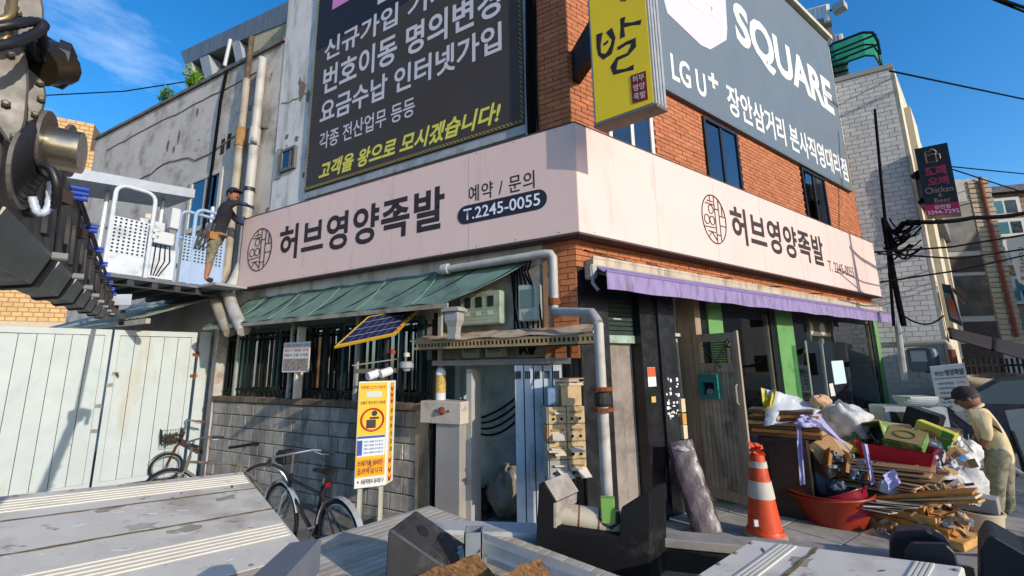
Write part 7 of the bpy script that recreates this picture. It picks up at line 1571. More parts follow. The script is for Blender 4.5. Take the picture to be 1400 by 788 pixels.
for k in range(3): MB().tube([F2(sr-2.6+.1*k, -1, zt2_+.6+.25*k), F2(sr-1.9-.1*k, -1, zt2_+.75+.25*k)], .02, 4).build('element', M_ALUD, an)
b3 = atd(1350, 440, 24); u3 = Vector((.97, -.25, 0)).normalized(); F3 = FB(b3, u3); zt3 = S2(1380, 265, b3, u3)[1]; s3 = S2(1420, 420, b3, u3)[0]
BF = thing('brick_flats', 'brown brick flats behind the grey building at the right edge', 'building', Vector((b3.x, b3.y, 0)))
MB().fb(F3, -1, s3+4, -6, 0, 0, zt3).build('wall', mat('flat_joint', '7d6a58', .9), BF)
brick_field(F3, 0, s3+2, 4.5, zt3, .02, bw=.5, bh=.2, gap=.03, dep=.02, name='brickwork', m=mat('flat_brick', '8a6e56', .85, attr=.15), par=BF)
for x, y, w_, h_ in [(1371, 284, 1.0, .75), (1379, 312, .95, .7), (1390, 345, .8, 1.0), (1402, 390, .9, .7), (1395, 405, .7, .6)]:
    s_, z_ = S2(x, y, b3, u3); wo = MB().fb(F3, s_-w_/2, s_+w_/2, .02, .07, z_-h_/2, z_+h_/2).build('window', mat('win_w', 'b3b5ae', .5), BF); MB().fb(F3, s_-w_/2+.12, s_-.04, .07, .08, z_-h_/2+.12, z_+h_/2-.12).build('pane', mat('pane_teal', '3a6a72', .2), wo); MB().fb(F3, s_+.04, s_+w_/2-.12, .07, .08, z_-h_/2+.12, z_+h_/2-.12).build('pane', mat('pane_dark', '22292e', .2), wo)
MB().fb(F3, -1, s3+4, -6, .3, zt3, zt3+.25).build('roof_edge', mat('roof_dk', '2c2f38', .6), BF)
CF = thing('coffee_sign', 'white vertical cafe sign at the right edge', 'sign', atd(1395, 400, 17)); blk('face', [(1375, 328), (1425, 318), (1450, 420), (1392, 384)], 17, .3, mat('sign_w3', 'b9b9b6', .5), CF)
P0 = atd(1390, 360, 16.96); v = ray(1390, 360); f = Vector((v.x, v.y, 0)).normalized(); tl, tr, bl_ = (onplane(x, y, P0, f) for x, y in [(1398, 338), (1402, 384), (1392, 338)]); text('COFFEE &', tl, tr, bl_, M_INK, CF)
# far end of the street
for k, (x, d, wd, h, cl_, lb) in enumerate([(1225, 34, 9, 5.0, '8a8378', 'low grey wall block far down the lane behind the fence'), (1330, 30, 9, 4.2, '5f534a', 'brown low house far behind the fence')]):
    c, r, f = loc(x, 480, d); t = thing('far_house', lb, 'building', Vector((c.x, c.y, 0))); M_ = rotm(r, f, 10); MB().cb(Vector((c.x, c.y, h/2)), (wd, 5, h), M=M_).build('wall', mat('far_'+cl_, cl_, .9, noise=.15), t); MB().cb(Vector((c.x, c.y, h+.1)), (wd+.4, 5.4, .25), M=M_).build('roof', mat('far_roof', '4b4a4a', .8), t)
    for j in range(3): MB().cb(Vector((c.x, c.y, h*.6))-f*2.53+r*(-wd/3+j*wd/3), (1.2, .1, 1.0), M=M_).build('window', M_DW2, t)
# ---- clutter on the grey flank: conduits, utility meters
UM = thing('utility_box', 'grey electric meter box on the tiled flank by the fence', 'meter', atd(1258, 500, 12.6)); c, r, f = loc(1257, 492, 12.6)
MB().cb(c, (.36, .2, .5), M=rotm(r, f)).build('case', mat('meter_gr', '5d605e', .5), UM, bevel=.03); MB().cb(c-f*.105+Z*.07, (.24, .02, .22), M=rotm(r, f)).build('window', mat('meter_win', '9aa09c', .3), UM)
c, r, f = loc(1273, 493, 12.6); tag(MB().lathe([(.0, 0), (.12, 0), (.13, .1), (.13, .42), (.1, .5), (0, .52)], c-Z*.26, Z, 14).build('gas_meter', mat('gas_teal', '3f4d55', .5), smooth=True), 'dark rounded gas meter beside the utility box', 'meter')
cd = thing('conduit', 'beige conduit pipe running along the foot of the tiled flank', 'pipe', atd(1240, 470, 12.5)); MB().tube([atd(1205, 472, 12.4), atd(1293, 468, 12.4), atd(1297, 474, 12.4), atd(1303, 500, 12.4)], .06, 8).build('pipe', mat('pipe_beige', 'a39a8a', .6), cd)
MB().tube([atd(1300, 478, 12.38), atd(1306, 505, 12.38)], .065, 8).build('pipe', mat('pipe_red', '7a3a2c'), cd); MB().tube([atd(1227, 445, 12.3), atd(1237, 520, 12.3)], .055, 8).build('pipe', M_PIPE, cd)
# ---- overhead cables
def wire(label, pts, r=.02, dip=.0, name='overhead_cable'):
    P = [atd(*p) for p in pts]; out = []
    for a, b in zip(P, P[1:]): out += sag(a, b, dip, 10)
    return tag(MB().tube(out, r, 5).build(name, M_CABLE), label, 'cable')
wire('thin cable crossing the sky left of the roof storey', [(55, 131, 16), (170, 125, 15), (292, 106, 13)], .016)
wire('cable from the neighbour roof corner crossing the blue sky to the right', [(1216, 97, 13), (1420, 140, 20)], .022)
wire('upper of the two thick cables in the top right corner', [(1340, -10, 12), (1420, 17, 14)], .03); wire('lower of the two thick cables in the top right corner', [(1330, -12, 12), (1420, 24, 14)], .022)
wire('thin cable passing behind the bar sign to the right', [(1300, 228, 16), (1420, 240, 22)], .018); wire('thin slanting cable right of the bar sign', [(1303, 232, 16), (1420, 270, 22)], .018)
wire('thick black cable from the tangle to the right edge', [(1240, 303, 11.5), (1330, 298, 12.5), (1420, 287, 14)], .045, .05)
wire('upper thin cable in front of the grey tiled flank', [(1196, 345, 10.6), (1300, 338, 12), (1420, 318, 14)], .02); wire('middle thin cable in front of the grey tiled flank', [(1200, 347, 10.6), (1310, 354, 12), (1420, 338, 14)], .018)
wire('lower thin cable in front of the grey tiled flank', [(1203, 386, 10.6), (1310, 370, 12), (1420, 345, 14)], .018); wire('short slack cable low on the grey tiled flank', [(1230, 428, 11.5), (1290, 432, 12.5)], .018, .2)
CTg = thing('cable_tangle', 'tangle of black cables hanging on the grey tiled flank', 'cables', atd(1215, 300, 11.6)); rn = random.Random(5)
MB().tube([atd(1208, 298, 11.6), atd(1213, 330, 11.6), atd(1221, 375, 11.6), atd(1230, 420, 11.6), atd(1236, 446, 11.6)], .05, 7).build('trunk', M_CABLE, CTg)
MB().tube([atd(1196, 150, 12.4), atd(1204, 240, 12), atd(1210, 300, 11.6), atd(1217, 380, 11.7), atd(1222, 446, 11.7)], .03, 6).build('riser', M_CABLE, CTg)
for k in range(22):
    x0, y0 = 1209+rn.uniform(-2, 8), 300+rn.uniform(-3, 40); x1, y1 = 1225+rn.uniform(0, 36), 303+rn.uniform(0, 40); xm, ym = (x0+x1)/2+rn.uniform(-12, 8), max(y0, y1)+rn.uniform(5, 35)
    a, b, c = atd(x0, y0, 11.6), atd(xm, ym, 11.55), atd(x1, y1, 11.6); pts = [a.lerp(b, t).lerp(b.lerp(c, t), t) for t in [i/10 for i in range(11)]]; MB().tube(pts, rn.choice((.014, .018, .024)), 5).build('loop', M_CABLE, CTg)
MB().tube([atd(1258, 304, 11.6), atd(1235, 306, 11.6), atd(1224, 320, 11.6)], .06, 6).build('splice', M_CABLE, CTg)
# ---- fence, menu board, washing machine, car, cart
IF = thing('iron_fence', 'black iron bar fence across the lane behind the menu board', 'fence', atz(1270, 560, 0)); pa_, pb_ = atd(1238, 520, 15.5), atd(1420, 515, 18.5); pa_.z = pb_.z = 0; du = (pb_-pa_); Lf = du.length; du.normalize()
zf1, zf0 = 1.75, .15
for z_ in (zf0, zf1-.15): MB().tube([pa_+Z*z_, pb_+Z*z_], .03, 6).build('rail', M_IRON, IF)
b0 = None
for k in range(int(Lf/.16)+1):
    p = pa_+du*.16*k
    if b0 is None: b0 = MB().cb(p+Z*(zf1/2+.04), (.035, .035, zf1)).build('bar', M_IRON, IF)
    else: piece('bar', b0.data, WL[IF.name]+du*.16*k, IF)
MN = thing('menu_board', 'tall white price board with Korean menu leaning near the fence', 'board', atz(1315, 615, .05))
v = ray(1305, 560); f = Vector((v.x, v.y, 0)).normalized(); fm = (f*.97+Z*.22).normalized(); P0 = atd(1305, 560, 12.2); QM = [onplane(x, y, P0, fm) for x, y in [(1271, 502), (1318, 497), (1347, 615), (1294, 612)]]
MB().prism(QM, fm*.04).build('board', mat('menu_white', 'd6d4d0', .6, noise=.04), MN)
def onM(u_, v, k=.012): return QM[0].lerp(QM[1], u_).lerp(QM[3].lerp(QM[2], u_), v)-fm*k
def mtext(t_, u0, u1, v0, v1, m_, bd=0): text(t_, onM(u0, v0), onM(u1, v0), onM(u0, v1), m_, MN, bold=bd)
mtext('영양족발', .40, .95, .05, .125, M_INK, .02); mtext('허브', .10, .36, .06, .125, mat('ink_green', '4a5a34', .7), .02)
MB().prism([onM(.05, .15, .008), onM(.95, .15, .008), onM(.95, .157, .008), onM(.05, .157, .008)], -fm*.002).build('rule', M_INK, MN)
for k, (a, b) in enumerate([('매운대족발', '45,000'), ('매운중족발', '40,000'), ('매콤쟁반', '38,000'), ('매콤미니족', '20,000'), ('대 족', '42,000'), ('중 족', '37,000'), ('막국수', '12,000'), ('주먹밥', '5,000'), ('계란찜', '5,000'), ('해물 파전', '15,000')]):
    v0 = .20+.057*k; mtext(a, .14, .14+.09*len(a), v0, v0+.03, M_INK, .01); mtext(b, .68, .90, v0, v0+.026, mat('ink_red2', 'a03226') if k < 2 else M_INK)
mtext('원산지 표시판 국내산', .12, .6, .80, .825, M_INK, .02); mtext('국내산 돼지 족발', .12, .8, .86, .885, M_INK); MB().lathe([(0, 0), (.17, 0), (.17, .004)], onM(.6, .66, .006), -fm, 18).build('pale_dish', mat('dish_pale', 'b5aca2', .7), MN); MB().prism([onM(.5, .92, .008), onM(.98, .92, .008), onM(.98, .995, .008), onM(.5, .995, .008)], -fm*.002).build('red_strip', mat('strip_maroon', '7a3048', .6), MN)
WM = thing('air_conditioner', 'white boxed air conditioner unit with dark grille by the green pillar', 'appliance', atz(1240, 600, .05)); c, r, f = loc(1241, 572, 11.2); Mx = rotm(r, f, 24)
MB().cb(Vector((c.x, c.y, .45+.05)), (.95, .6, .9), M=Mx).build('case', mat('ac_white', 'a9aca8', .5, noise=.06, dirt='7d7a70', dscale=3, damt=.3), WM, bevel=.015); MB().cb(Vector((c.x, c.y, .5))-(Mx @ Vector((0, .303, 0)))+(Mx @ Vector((-.08, 0, .05))), (.62, .012, .62), M=Mx).build('grille', mat('grille_dk', '24272a', .6), WM)
for k in range(5): tag(MB().cb(Vector((c.x, c.y, .975+.035*k))+r*.15, (.5, .4, .03), M=rotm(r, f, 10*k)).build('plastic_tray', mat('tray_w', 'b5b7b4', .4)), 'white plastic tray stacked on the air conditioner', 'tray', 'trays on the air conditioner')
tag(MB().cb(atd(1262, 577, 10.6), (.45, .3, .42), M=rotm(*loc(1262, 577, 10.6)[1:], -20, 20)).build('black_box', mat('box_blk', '1b1b1d', .5), bevel=.02), 'black plastic box tilted in front of the air conditioner', 'box')
# parked car, nose to the left
CAR = thing('parked_car', 'dark blue parked car at the right edge behind the man', 'car', atz(1400, 572, 0)); c, r, f = loc(1338, 560, 12.3); cu_ = (r*.96+f*.28).normalized(); g = Vector((c.x, c.y, 0))-cu_*1.45; cn = cu_.cross(Z)
if cn.dot(EYE-g) < 0: cn = -cn
def CP(x, z_, y=0): return g+cu_*x+Z*z_-cn*y
M_CAR = mat('car_blue', '141a2c', .22, spec=.6, coat=.6)
prof = [(0, .35), (.05, .62), (.25, .78), (1.0, .92), (1.75, 1.42), (2.2, 1.5), (3.4, 1.48), (4.1, 1.0), (4.4, .9), (4.45, .4), (4.2, .25), (.2, .25)]
MB().prism([CP(x, z_) for x, z_ in prof], -cn*1.75).build('body', M_CAR, CAR, bevel=.05)
for a, nm in [([(1.2, .96), (1.82, 1.38), (2.35, 1.42), (2.35, .96)], 'window'), ([(2.42, .96), (2.42, 1.42), (3.3, 1.4), (3.75, 1.0)], 'window')]: MB().prism([CP(x, z_, -.006) for x, z_ in a], cn*.008).build(nm, mat('car_glass', '4a5a60', .1, spec=.8), CAR)
for x in (.85, 3.6):
    w_ = MB().lathe([(.31, 0), (.33, .03), (.33, .2), (.31, .22)], CP(x, .33, .2), cn, 22).build('wheel', mat('tyre', '1b1b1c'), CAR, smooth=True); MB().lathe([(0, .225), (.2, .225), (.21, .2)], CP(x, .33, .2), cn, 16).build('rim', M_STEEL, w_)
MB().cb(CP(.12, .68, .25), (.3, .3, .14), rz=.2).build('headlight', mat('lamp_glass', 'b9bfc4', .1), CAR, bevel=.03); MB().cb(CP(1.25, 1.02, -.12), (.2, .14, .14), rz=.2).build('mirror', M_CAR, CAR, bevel=.03)
HCt = thing('hand_cart', 'pale metal hand cart with raised panel at the right edge', 'cart', atz(1395, 650, .0)); M_CRT = mat('cart_pale', 'a8a79c', .5, noise=.1)
blk('panel', [(1374, 562), (1430, 556), (1440, 660), (1392, 620)], 10.2, .05, M_CRT, HCt); MB().tube([atd(1352, 620, 9.0), atd(1400, 650, 8.6), atd(1425, 640, 8.5)], .03, 7).build('shaft', M_CRT, HCt); MB().tube([atd(1383, 590, 9.8), atd(1410, 660, 9.4)], .03, 7).build('leg', M_IRON, HCt)
w_ = atz(1404, 655, 0); MB().lathe([(.2, -.03), (.24, -.02), (.24, .02), (.2, .03)], Vector((w_.x, w_.y, .24)), Vector((.7, -.7, 0)), 22).build('wheel', mat('tyre', '1b1b1c'), HCt)
# kerb along the pavement
tag(MB().fb(FR, -.5, 14, 3.2, 3.36, 0, .10).build('kerb', M_CONC, bevel=.01), kind='structure')

# ================================================================= houses across the street, off to the right, that the shop glass mirrors
for k, (x, y, wd, h, cl_, lb) in enumerate([(27, 4, 9, 9, 'cfc2ae', 'tan house across the street outside the right edge'), (30, 15, 9, 12, 'c3bfb8', 'grey house across the street outside the right edge'), (22, -7, 8, 5.5, 'a87a5e', 'low brick house across the street outside the right edge')]):
    t = thing('street_house', lb, 'building', Vector((x, y, 0))); M_ = Matrix.Rotation(R_(34), 3, 'Z')
    MB().cb(Vector((x, y, h/2)), (6, wd, h), M=M_).build('wall', mat('opp_'+cl_, cl_, .9, noise=.12, nscale=1.5), t); MB().cb(Vector((x, y, h+.15)), (6.5, wd+.5, .3), M=M_).build('roof', mat('far_roof', '4b4a4a', .8), t)
    for i in range(3):
        for j in range(int(h//3)):
            c = Vector((x, y, 1.6+3*j))+M_ @ Vector((-3.03, -wd/3+i*wd/3, 0)); wo = MB().cb(c, (.08, 1.5, 1.3), M=M_).build('window', M_ALUW, t); MB().cb(c-(M_ @ Vector((.03, 0, 0))), (.06, 1.3, 1.1), M=M_).build('pane', M_DW2, wo)
# ================================================================= flatbed truck in the foreground
TK = thing('flatbed_truck', 'grey flatbed truck body with folded side boards and black cradle in the foreground', 'truck', Vector((.2, 2.0, 0)))
M_ALU = mat('alu_board', 'c9c3b8', .5, metal=.05, noise=.09, nscale=5, dirt='958a7a', dscale=2.2, damt=.38, dark2='77706a', d2scale=9, d2amt=.2, spec=.5)
M_STRIP = mat('grip_strip', 'c9c3b4', .6, noise=.05); M_GRV = mat('groove_rust', '6f5f47', .9, noise=.35, nscale=18, dark2='4a3a26', d2scale=25, d2amt=.5, bump=.5)
M_RUB = mat('black_rubber', '1b1c20', .55, noise=.1, nscale=8); M_RUBG = mat('rubber_side', '2a2a2e', .6, noise=.15, dirt='5d5a58', dscale=4, damt=.4)
def board(P1, P2, D, L, th, ridges, grooves, nm='side_board', marks=0):
    """ribbed board: near end edge P1-P2, running L metres along -D; grip strips as raised ridges, rusty grooves"""
    n_ = (P2-P1).cross(D).normalized(); n_ = n_ if n_.z > 0 else -n_
    b = MB().prism([P1, P2, P2-D*L, P1-D*L], -n_*th).build(nm, M_ALU, TK, bevel=.006)
    def at(f, t): return P1.lerp(P2, f)-D*t
    for f0, f1, cnt in ridges:
        for k in range(cnt):
            a = lerp(f0, f1, (k+.15)/cnt); c = lerp(f0, f1, (k+.68)/cnt); MB().prism([at(a, .02), at(c, .02), at(c, L-.02), at(a, L-.02)], n_*.005).build('grip_ridge', M_STRIP, b)
    for f0, wd in grooves:
        pts_a = []; pts_b = []; rn = random.Random(int(f0*1000))
        for k in range(40):
            t = L*k/39; pts_a.append(at(f0-wd*rn.uniform(.3, 1), t)+n_*.001); pts_b.append(at(f0+wd*rn.uniform(.3, 1), t)+n_*.001)
        MB().sheet([pts_a, pts_b], n_*.0015).build('rusty_seam', M_GRV, b)
    rn = random.Random(3)
    for k in range(9):
        for f_ in (.025, .975): MB().lathe([(.011, 0), (.011, .003), (.006, .006)], at(f_, .06+k*(min(L, 2.0)-.1)/9), n_, 8).build('rivet', mat('rivet_grey', '85827c', .5, metal=.3), b)
    for k in range(6):                                         # dried mud and oil patches
        c_ = at(rn.uniform(.1, .9), rn.uniform(.1, min(L, 1.3))); ux = (P2-P1).normalized(); rr = rn.uniform(.02, .07); pts = [c_+ux*rr*rn.uniform(.4, 1.2)*math.cos(q)+D*rr*rn.uniform(.5, 2.2)*math.sin(q) for q in [2*math.pi*i/9 for i in range(9)]]
        MB().prism(pts, n_*.0008).build('mud_patch', mat('mud%d' % (k % 2), ('8f8778', '9f9a90')[k % 2], .95, noise=.2, nscale=30), b)
    for k in range(marks):
        f_, t = rn.uniform(.1, .95), rn.uniform(.05, min(L, 1.3)); a_ = rn.uniform(0, 3); l_ = rn.uniform(.01, .045); p = at(f_, t); u_ = (P2-P1).normalized()*math.cos(a_)+D*math.sin(a_); v_ = u_.cross(n_)
        MB().prism([p-u_*l_, p+v_*l_*.25, p+u_*l_*.8, p-v_*l_*.2], n_*.0012).build('scuff', mat('scuff_w' if k % 3 else 'scuff_d', 'b7b6b4' if k % 3 else '55524f', .8), b)
    return b, n_
D1 = ray(1144, 563).normalized(); p1 = atz(333, 645, 1.10); p2 = atz(425, 757, .93)
sb1, n1 = board(p1, p2, D1, 2.4, .045, [(.05, .19, 5), (.70, .83, 5)], [(.27, .008), (.55, .010)], marks=34)
MB().prism([p2-D1*.03, p2-D1*.03+Z*-.02+(p2-p1)*.004, p2-D1*.9+Z*-.02, p2-D1*.9], -n1*.06).build('board_edge', mat('edge_grey', '6d6866', .6, noise=.15), TK)
MB().prism([p2-n1*.05-D1*.02-Z*.0, p2-n1*.05-D1*1.2, p2-D1*1.2-Z*.5, p2-D1*.02-Z*.5], (p1-p2).normalized()*.04).build('body_side', mat('side_cream', 'b0aca2', .6, noise=.08), TK)
gb0 = atd(395, 742, 1.62); gb1 = atd(330, 800, 1.30); MB().box(gb0, gb1-gb0, Vector((.09, .03, 0)), Z*-.10).build('grey_stake', mat('stake_grey', '6b7078', .55, noise=.1), TK, bevel=.004)
# plank deck
zd = .93; da_ = atz(425, 740, zd); db_ = atz(532, 708, zd); dU = (db_-da_).normalized(); dV = Vector((dU.y, -dU.x, 0)); dV = dV if dV.y < 0 else -dV
dk0 = db_-dU*2.6
M_DK = mat('deck_plank', 'b0a797', .8, var=.16, noise=.15, nscale=10, dirt='8a6a45', dscale=3, damt=.35, dark2='b5b0a8', d2scale=5, d2amt=.25)
for k in range(30): MB().box(dk0+dV*(.052*k), dU*2.9, dV*.046, Z*-.03).build('deck_plank', M_DK, TK)
MB().box(dk0+dV*0-Z*.032, dU*2.9, dV*1.6, Z*-.05).build('deck_base', mat('deck_dark', '3a352e', .9), TK)
wb0 = atz(655, 727, .95); wb1 = atz(740, 730, .95); wu = (wb1-wb0).normalized()
MB().box(wb0-wu*.35, wu*1.3, Vector((-wu.y, wu.x, 0))*.16, Z*-.09).build('cross_beam', mat('beam_white', 'b0b0ad', .55, noise=.1, dirt='7d7a74', dscale=5, damt=.4), TK, bevel=.006)
MB().box(wb0-wu*.35-Z*.10, wu*1.3, Vector((-wu.y, wu.x, 0))*.14, Z*-.12).build('cross_beam', mat('beam_grey', '6c6d6a', .6), TK)  # lower beam in a darker even grey
# black boom cradle
PCr = atd(806, 730, 2.35); vv = ray(806, 730); fC = Vector((vv.x, vv.y, 0)).normalized()
fC2 = (fC*1.0+Vector((0, 0, 0))).normalized()
cr_ = [onplane(x, y, PCr, fC2) for x, y in [(736, 661), (745, 661), (761, 687), (760, 722), (846, 734), (849, 694), (881, 674), (889, 674), (889, 830), (728, 830)]]
exv = atd(905, 680, 2.56)-atd(881, 674, 2.355); exv.z = 0
MB().prism(cr_, exv).build('boom_cradle', mat('cradle_black', '0c0d10', .7, noise=.15, nscale=7, dirt='3a3836', dscale=4, damt=.15, spec=.2), TK, bevel=.006)
sunlit_pts = [onplane(x, y, PCr, fC2) for x, y in [(745, 661), (761, 687), (760, 722), (757, 722), (757, 688), (742, 662)]]  # thin pale layers: the cradle's sunlit, dusty faces put into the colour
MB().prism([p+Z*.004 for p in (sunlit_pts[0], sunlit_pts[1])]+[p+Z*.010 for p in (sunlit_pts[1], sunlit_pts[0])], exv*.97).build('cradle_sunlit_face', mat('sunlit_dust', '8f8880', .7, noise=.2, nscale=15, dirt='5d564e', dscale=8, damt=.5), TK)
MB().prism([p+fC2*-.001 for p in sunlit_pts[1:5]], exv*.9).build('cradle_sunlit_face', mat('sunlit_dust', '8f8880'), TK)
ra, rb_ = atd(766, 704, 2.46), atd(850, 716, 2.46); MB().tube([ra, rb_], .060, 20).build('roller', mat('roller_cream', 'b0a690', .5, noise=.12, dirt='7a5d3c', dscale=8, damt=.35), TK, smooth=True)
for t in (.3, .62): MB().tube([ra.lerp(rb_, t), ra.lerp(rb_, t+.02)], .0625, 20).build('roller_ring', M_RUST, TK)
p_ = atd(831, 697, 2.42); _, r_, f_ = loc(831, 697, 2.42); MB().cb(p_, (.072, .06, .12), M=rotm(r_, f_)).build('limit_switch', mat('switch_green', '6f9a4a', .5), TK, bevel=.004)
MB().tube([atd(820, 706, 2.40), atd(826, 716, 2.40), atd(836, 722, 2.40), atd(845, 714, 2.40), atd(845, 700, 2.40)], .010, 7).build('hook', M_RUB, TK)
# edge beam and right-hand board
q0, q1 = atz(908, 724, .93), atz(1185, 748, .93); eu = (q1-q0).normalized(); ev = Vector((eu.y, -eu.x, 0)); ev = ev if ev.y < 0 else -ev
MB().box(q0-eu*.3, eu*2.6, ev*.13, Z*-.045).build('edge_beam', mat('beam_wood', '8f8880', .75, noise=.12, nscale=9, dirt='6b645a', dscale=4, damt=.45), TK, bevel=.004)
MB().box(q0-eu*.3+ev*.03-Z*.05, eu*2.6, ev*.10, Z*-.10).build('edge_channel', mat('channel_black', '17181a', .5), TK)
MB().box(q0-eu*.3+ev*.02-Z*.155, eu*2.6, ev*.4, Z*-.03).build('lower_plank', mat('plank_tan', '9a8462', .8, noise=.15), TK)
r1, r2, r3 = atz(1028, 738, 1.02), atz(1318, 775, 1.02), atz(949, 788, 1.02); Dr = (r1-r3).normalized()
sb2, n2 = board(r1, r2, Dr, 1.5, .045, [(.155, .255, 4), (.80, .89, 4)], [(.345, .018)], marks=14)
# black stake pockets on the right
def blackplate(pxs, d, ex, m=M_RUB, nm='stake_pocket'):
    P0 = atd(*pxs[0], d); v = ray(*pxs[0]); f = Vector((v.x, v.y, 0)).normalized(); MB().prism([onplane(x, y, P0, f) for x, y in pxs], f*ex).build(nm, m, TK, bevel=.006)
blackplate([(1217, 742), (1224, 727), (1266, 725), (1295, 742), (1304, 756), (1304, 790), (1217, 790)], 2.75, .10); blackplate([(1237, 757), (1247, 744), (1294, 745), (1306, 756), (1312, 778), (1312, 795), (1237, 795)], 2.62, .04)
blackplate([(1341, 752), (1352, 733), (1360, 734), (1405, 760), (1440, 760), (1440, 830), (1341, 830)], 2.65, .25)
f0_ = atz(1298, 757, .88); f1_ = atz(1345, 757, .88); MB().box(f0_, f1_-f0_, Vector((.0, -.35, 0)), Z*-.05).build('step_plate', mat('plate_navy', '33363f', .6, noise=.15), TK)
# running gear below, mostly out of sight
for x in (-.55, .55): MB().cb(Vector((.25+x, 1.6, .58)), (.12, 3.4, .2)).build('chassis_rail', M_RUB, TK)
MB().cb(Vector((.25, 1.2, .5)), (1.3, .12, .12)).build('axle', M_RUB, TK)
for x in (-.75, 1.25): 
    w_ = MB().lathe([(.26, -.1), (.36, -.09), (.38, 0), (.36, .09), (.26, .1)], Vector((x, 1.2, .38)), Vector((1, 0, 0)), 24).build('wheel', mat('tyre', '1b1b1c'), TK, smooth=True); MB().lathe([(0, .0), (.25, .06), (.26, .1)], Vector((x, 1.2, .38)), Vector((1, 0, 0)), 20).build('rim', M_BOOML, w_)
for p in (p1-D1*.4, p2-D1*.5, r1.lerp(r2, .3)-Dr*.5, r1.lerp(r2, .8)-Dr*.3): MB().tube([p-Z*.05, Vector((p.x*.8, p.y, .62))], .03, 6).build('board_stay', M_RUB, TK)
# ---- loose things lying on the truck
# rubber wheel chock
cA, cB = atd(530, 727, 1.95), atd(566, 712, 2.16); exc = cB-cA; exc.z = 0; vv = ray(560, 750); fK = exc.cross(Z).normalized(); fK = fK if fK.y > 0 else -fK
fK = Vector((ray(565, 750).x, ray(565, 750).y, 0)).normalized()
pk = [onplane(x, y, cA, fK) for x, y in [(530, 727), (534, 724), (612, 778), (622, 800), (526, 800)]]
CK = thing('wheel_chock', 'black rubber wheel chock with round hole and grooved slope on the truck deck', 'wheel chock', pk[4])
MB().prism(pk, exc).build('wedge', mat('chock_rubber', '2e2e30', .6, noise=.15, nscale=12, dirt='5a5856', dscale=5, damt=.3), CK, bevel=.006)
sl0, sl1 = pk[1], pk[2]; nS = (sl1-sl0).cross(exc).normalized(); nS = nS if nS.z > 0 else -nS
MB().lathe([(.017, 0), (.030, .001), (.030, .0025), (.017, .0022)], sl0.lerp(sl1, .33)+exc*.52+nS*.0012, nS, 20).build('hole_rim', M_RUB, CK); MB().lathe([(0, 0), (.024, 0), (.024, .002)], sl0.lerp(sl1, .33)+exc*.52+nS*.001, nS, 18).build('hole', M_DARK, CK)
for k in range(8): a = sl0.lerp(sl1, .62+.045*k); MB().prism([a+exc*.08, a+exc*.92, a+(sl1-sl0)*.022+exc*.92, a+(sl1-sl0)*.022+exc*.08], nS*.006).build('grip_rib', M_RUBG, CK)
for k in range(10): a = sl0.lerp(sl1, .05+.016*(k % 5))+exc*(.12+.38*(k//5)); MB().prism([a, a+exc*.3, a+exc*.3+(sl1-sl0)*.006, a+(sl1-sl0)*.006], nS*.002).build('moulded_mark', M_RUBG, CK)
# square steel tubes
M_SQ = mat('galv_tube', '9aa1a6', .35, metal=.5, noise=.1, nscale=6); 
def sqtube(nm, label, a, b, w_, hollow=False, m=M_SQ):
    ax = (b-a).normalized(); s_ = ax.cross(Z); s_ = s_.normalized() if s_.length > .1 else Vector((1, 0, 0)); u_ = s_.cross(ax); t = thing(nm, label, 'steel tube', a)
    if not hollow: MB().box(a-s_*w_/2-u_*w_/2, s_*w_, u_*w_, b-a).build('tube', m, t, bevel=.004)
    else:
        q = w_/2; k = .006
        for o, e in ((-s_*q-u_*q, (s_*w_, u_*k)), (-s_*q+u_*(q-k), (s_*w_, u_*k)), (-s_*q-u_*q, (s_*k, u_*w_)), (s_*(q-k)-u_*q, (s_*k, u_*w_))): MB().box(a+o, e[0], e[1], b-a).build('wall', m, t)
    return t
u0 = atd(648, 768, 1.95); sqtube('steel_tube', 'short upright square steel tube stub with rusty weld', u0, u0+Z*(atd(648, 724, 1.95).z-u0.z), .075, True)
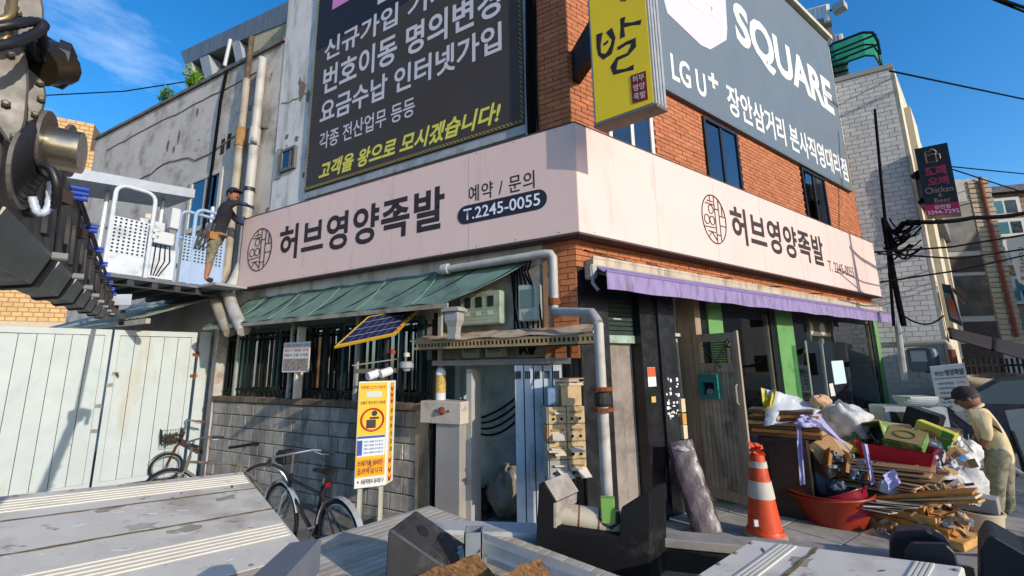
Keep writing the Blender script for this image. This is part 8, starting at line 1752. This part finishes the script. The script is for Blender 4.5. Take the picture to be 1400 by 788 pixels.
l0, l1 = atd(655, 742, 2.02), atd(815, 803, 1.72); sqtube('steel_tube', 'long pale square steel tube lying towards the cradle', l0, l1, .062)
l0, l1 = atd(668, 763, 1.95), atd(745, 795, 1.75); sqtube('steel_tube', 'thin pale steel bar lying beside the long steel tube', l0, l1, .03)
tag(rumple(atd(632, 758, 2.1)-Z*.06, .06, .05, .04, mat('rag_white', 'b9b7b2', .8, noise=.15), 'rag', 61, .3), 'crumpled white rag behind the wheel chock', 'rag')
MB().tube([u0+Z*.05-Vector((-.02, .039, 0)), u0+Z*.065-Vector((-.038, .039, 0))], .004, 6).build('rust_weld', M_RUST, bpy.data.objects['steel_tube'])
# split timber blocks
M_TIM = mat('timber_brown', '8a6238', .85, noise=.35, nscale=45, dark2='2e1d0e', d2scale=38, d2amt=.62, bump=1.0, bscale=70, aniso=(18, 60, 18)); M_TIME = mat('timber_end', '9a6f3c', .9, noise=.4, nscale=50, dark2='4a3016', d2scale=45, d2amt=.5, bump=1.0, bscale=90)
def timber(label, pk_, lft, rgt, d, sd):
    """triangular baulk: ridge runs from the front peak away to the left"""
    rn = random.Random(sd); A = atd(*pk_, d); B = atd(*rgt, d-.05); Cc = atd(pk_[0]-12, rgt[1]+10, d-.08); bk = atd(*lft, d-.35)-A; t = thing('timber_block', label, 'timber', Vector((A.x, A.y, B.z)))
    ringp = [A, A.lerp(B, .5)+Z*.004, B, Cc-Z*.05, A+bk*.0-Z*.16+Vector((-.05, -.02, 0))]; rows = []
    for i in range(9): rows.append([p+bk*(i/8)+Vector((rn.uniform(-.004, .004), rn.uniform(-.004, .004), rn.uniform(-.005, .005))) for p in ringp]+[None])
    for rw in rows: rw[-1] = rw[0]
    MB().sheet(rows).build('baulk', M_TIM, t); MB().add([p+Vector((rn.uniform(-.003, .003), -.002, 0)) for p in rows[0][:-1]], [(0, 1, 2, 3, 4)]).build('cut_end', M_TIME, t, fix=False)
timber('left brown split timber block at the bottom of the photo', (655, 757), (545, 795), (680, 795), 1.5, 4)
timber('right brown split timber block next to the cradle', (738, 761), (660, 800), (758, 800), 1.5, 9)
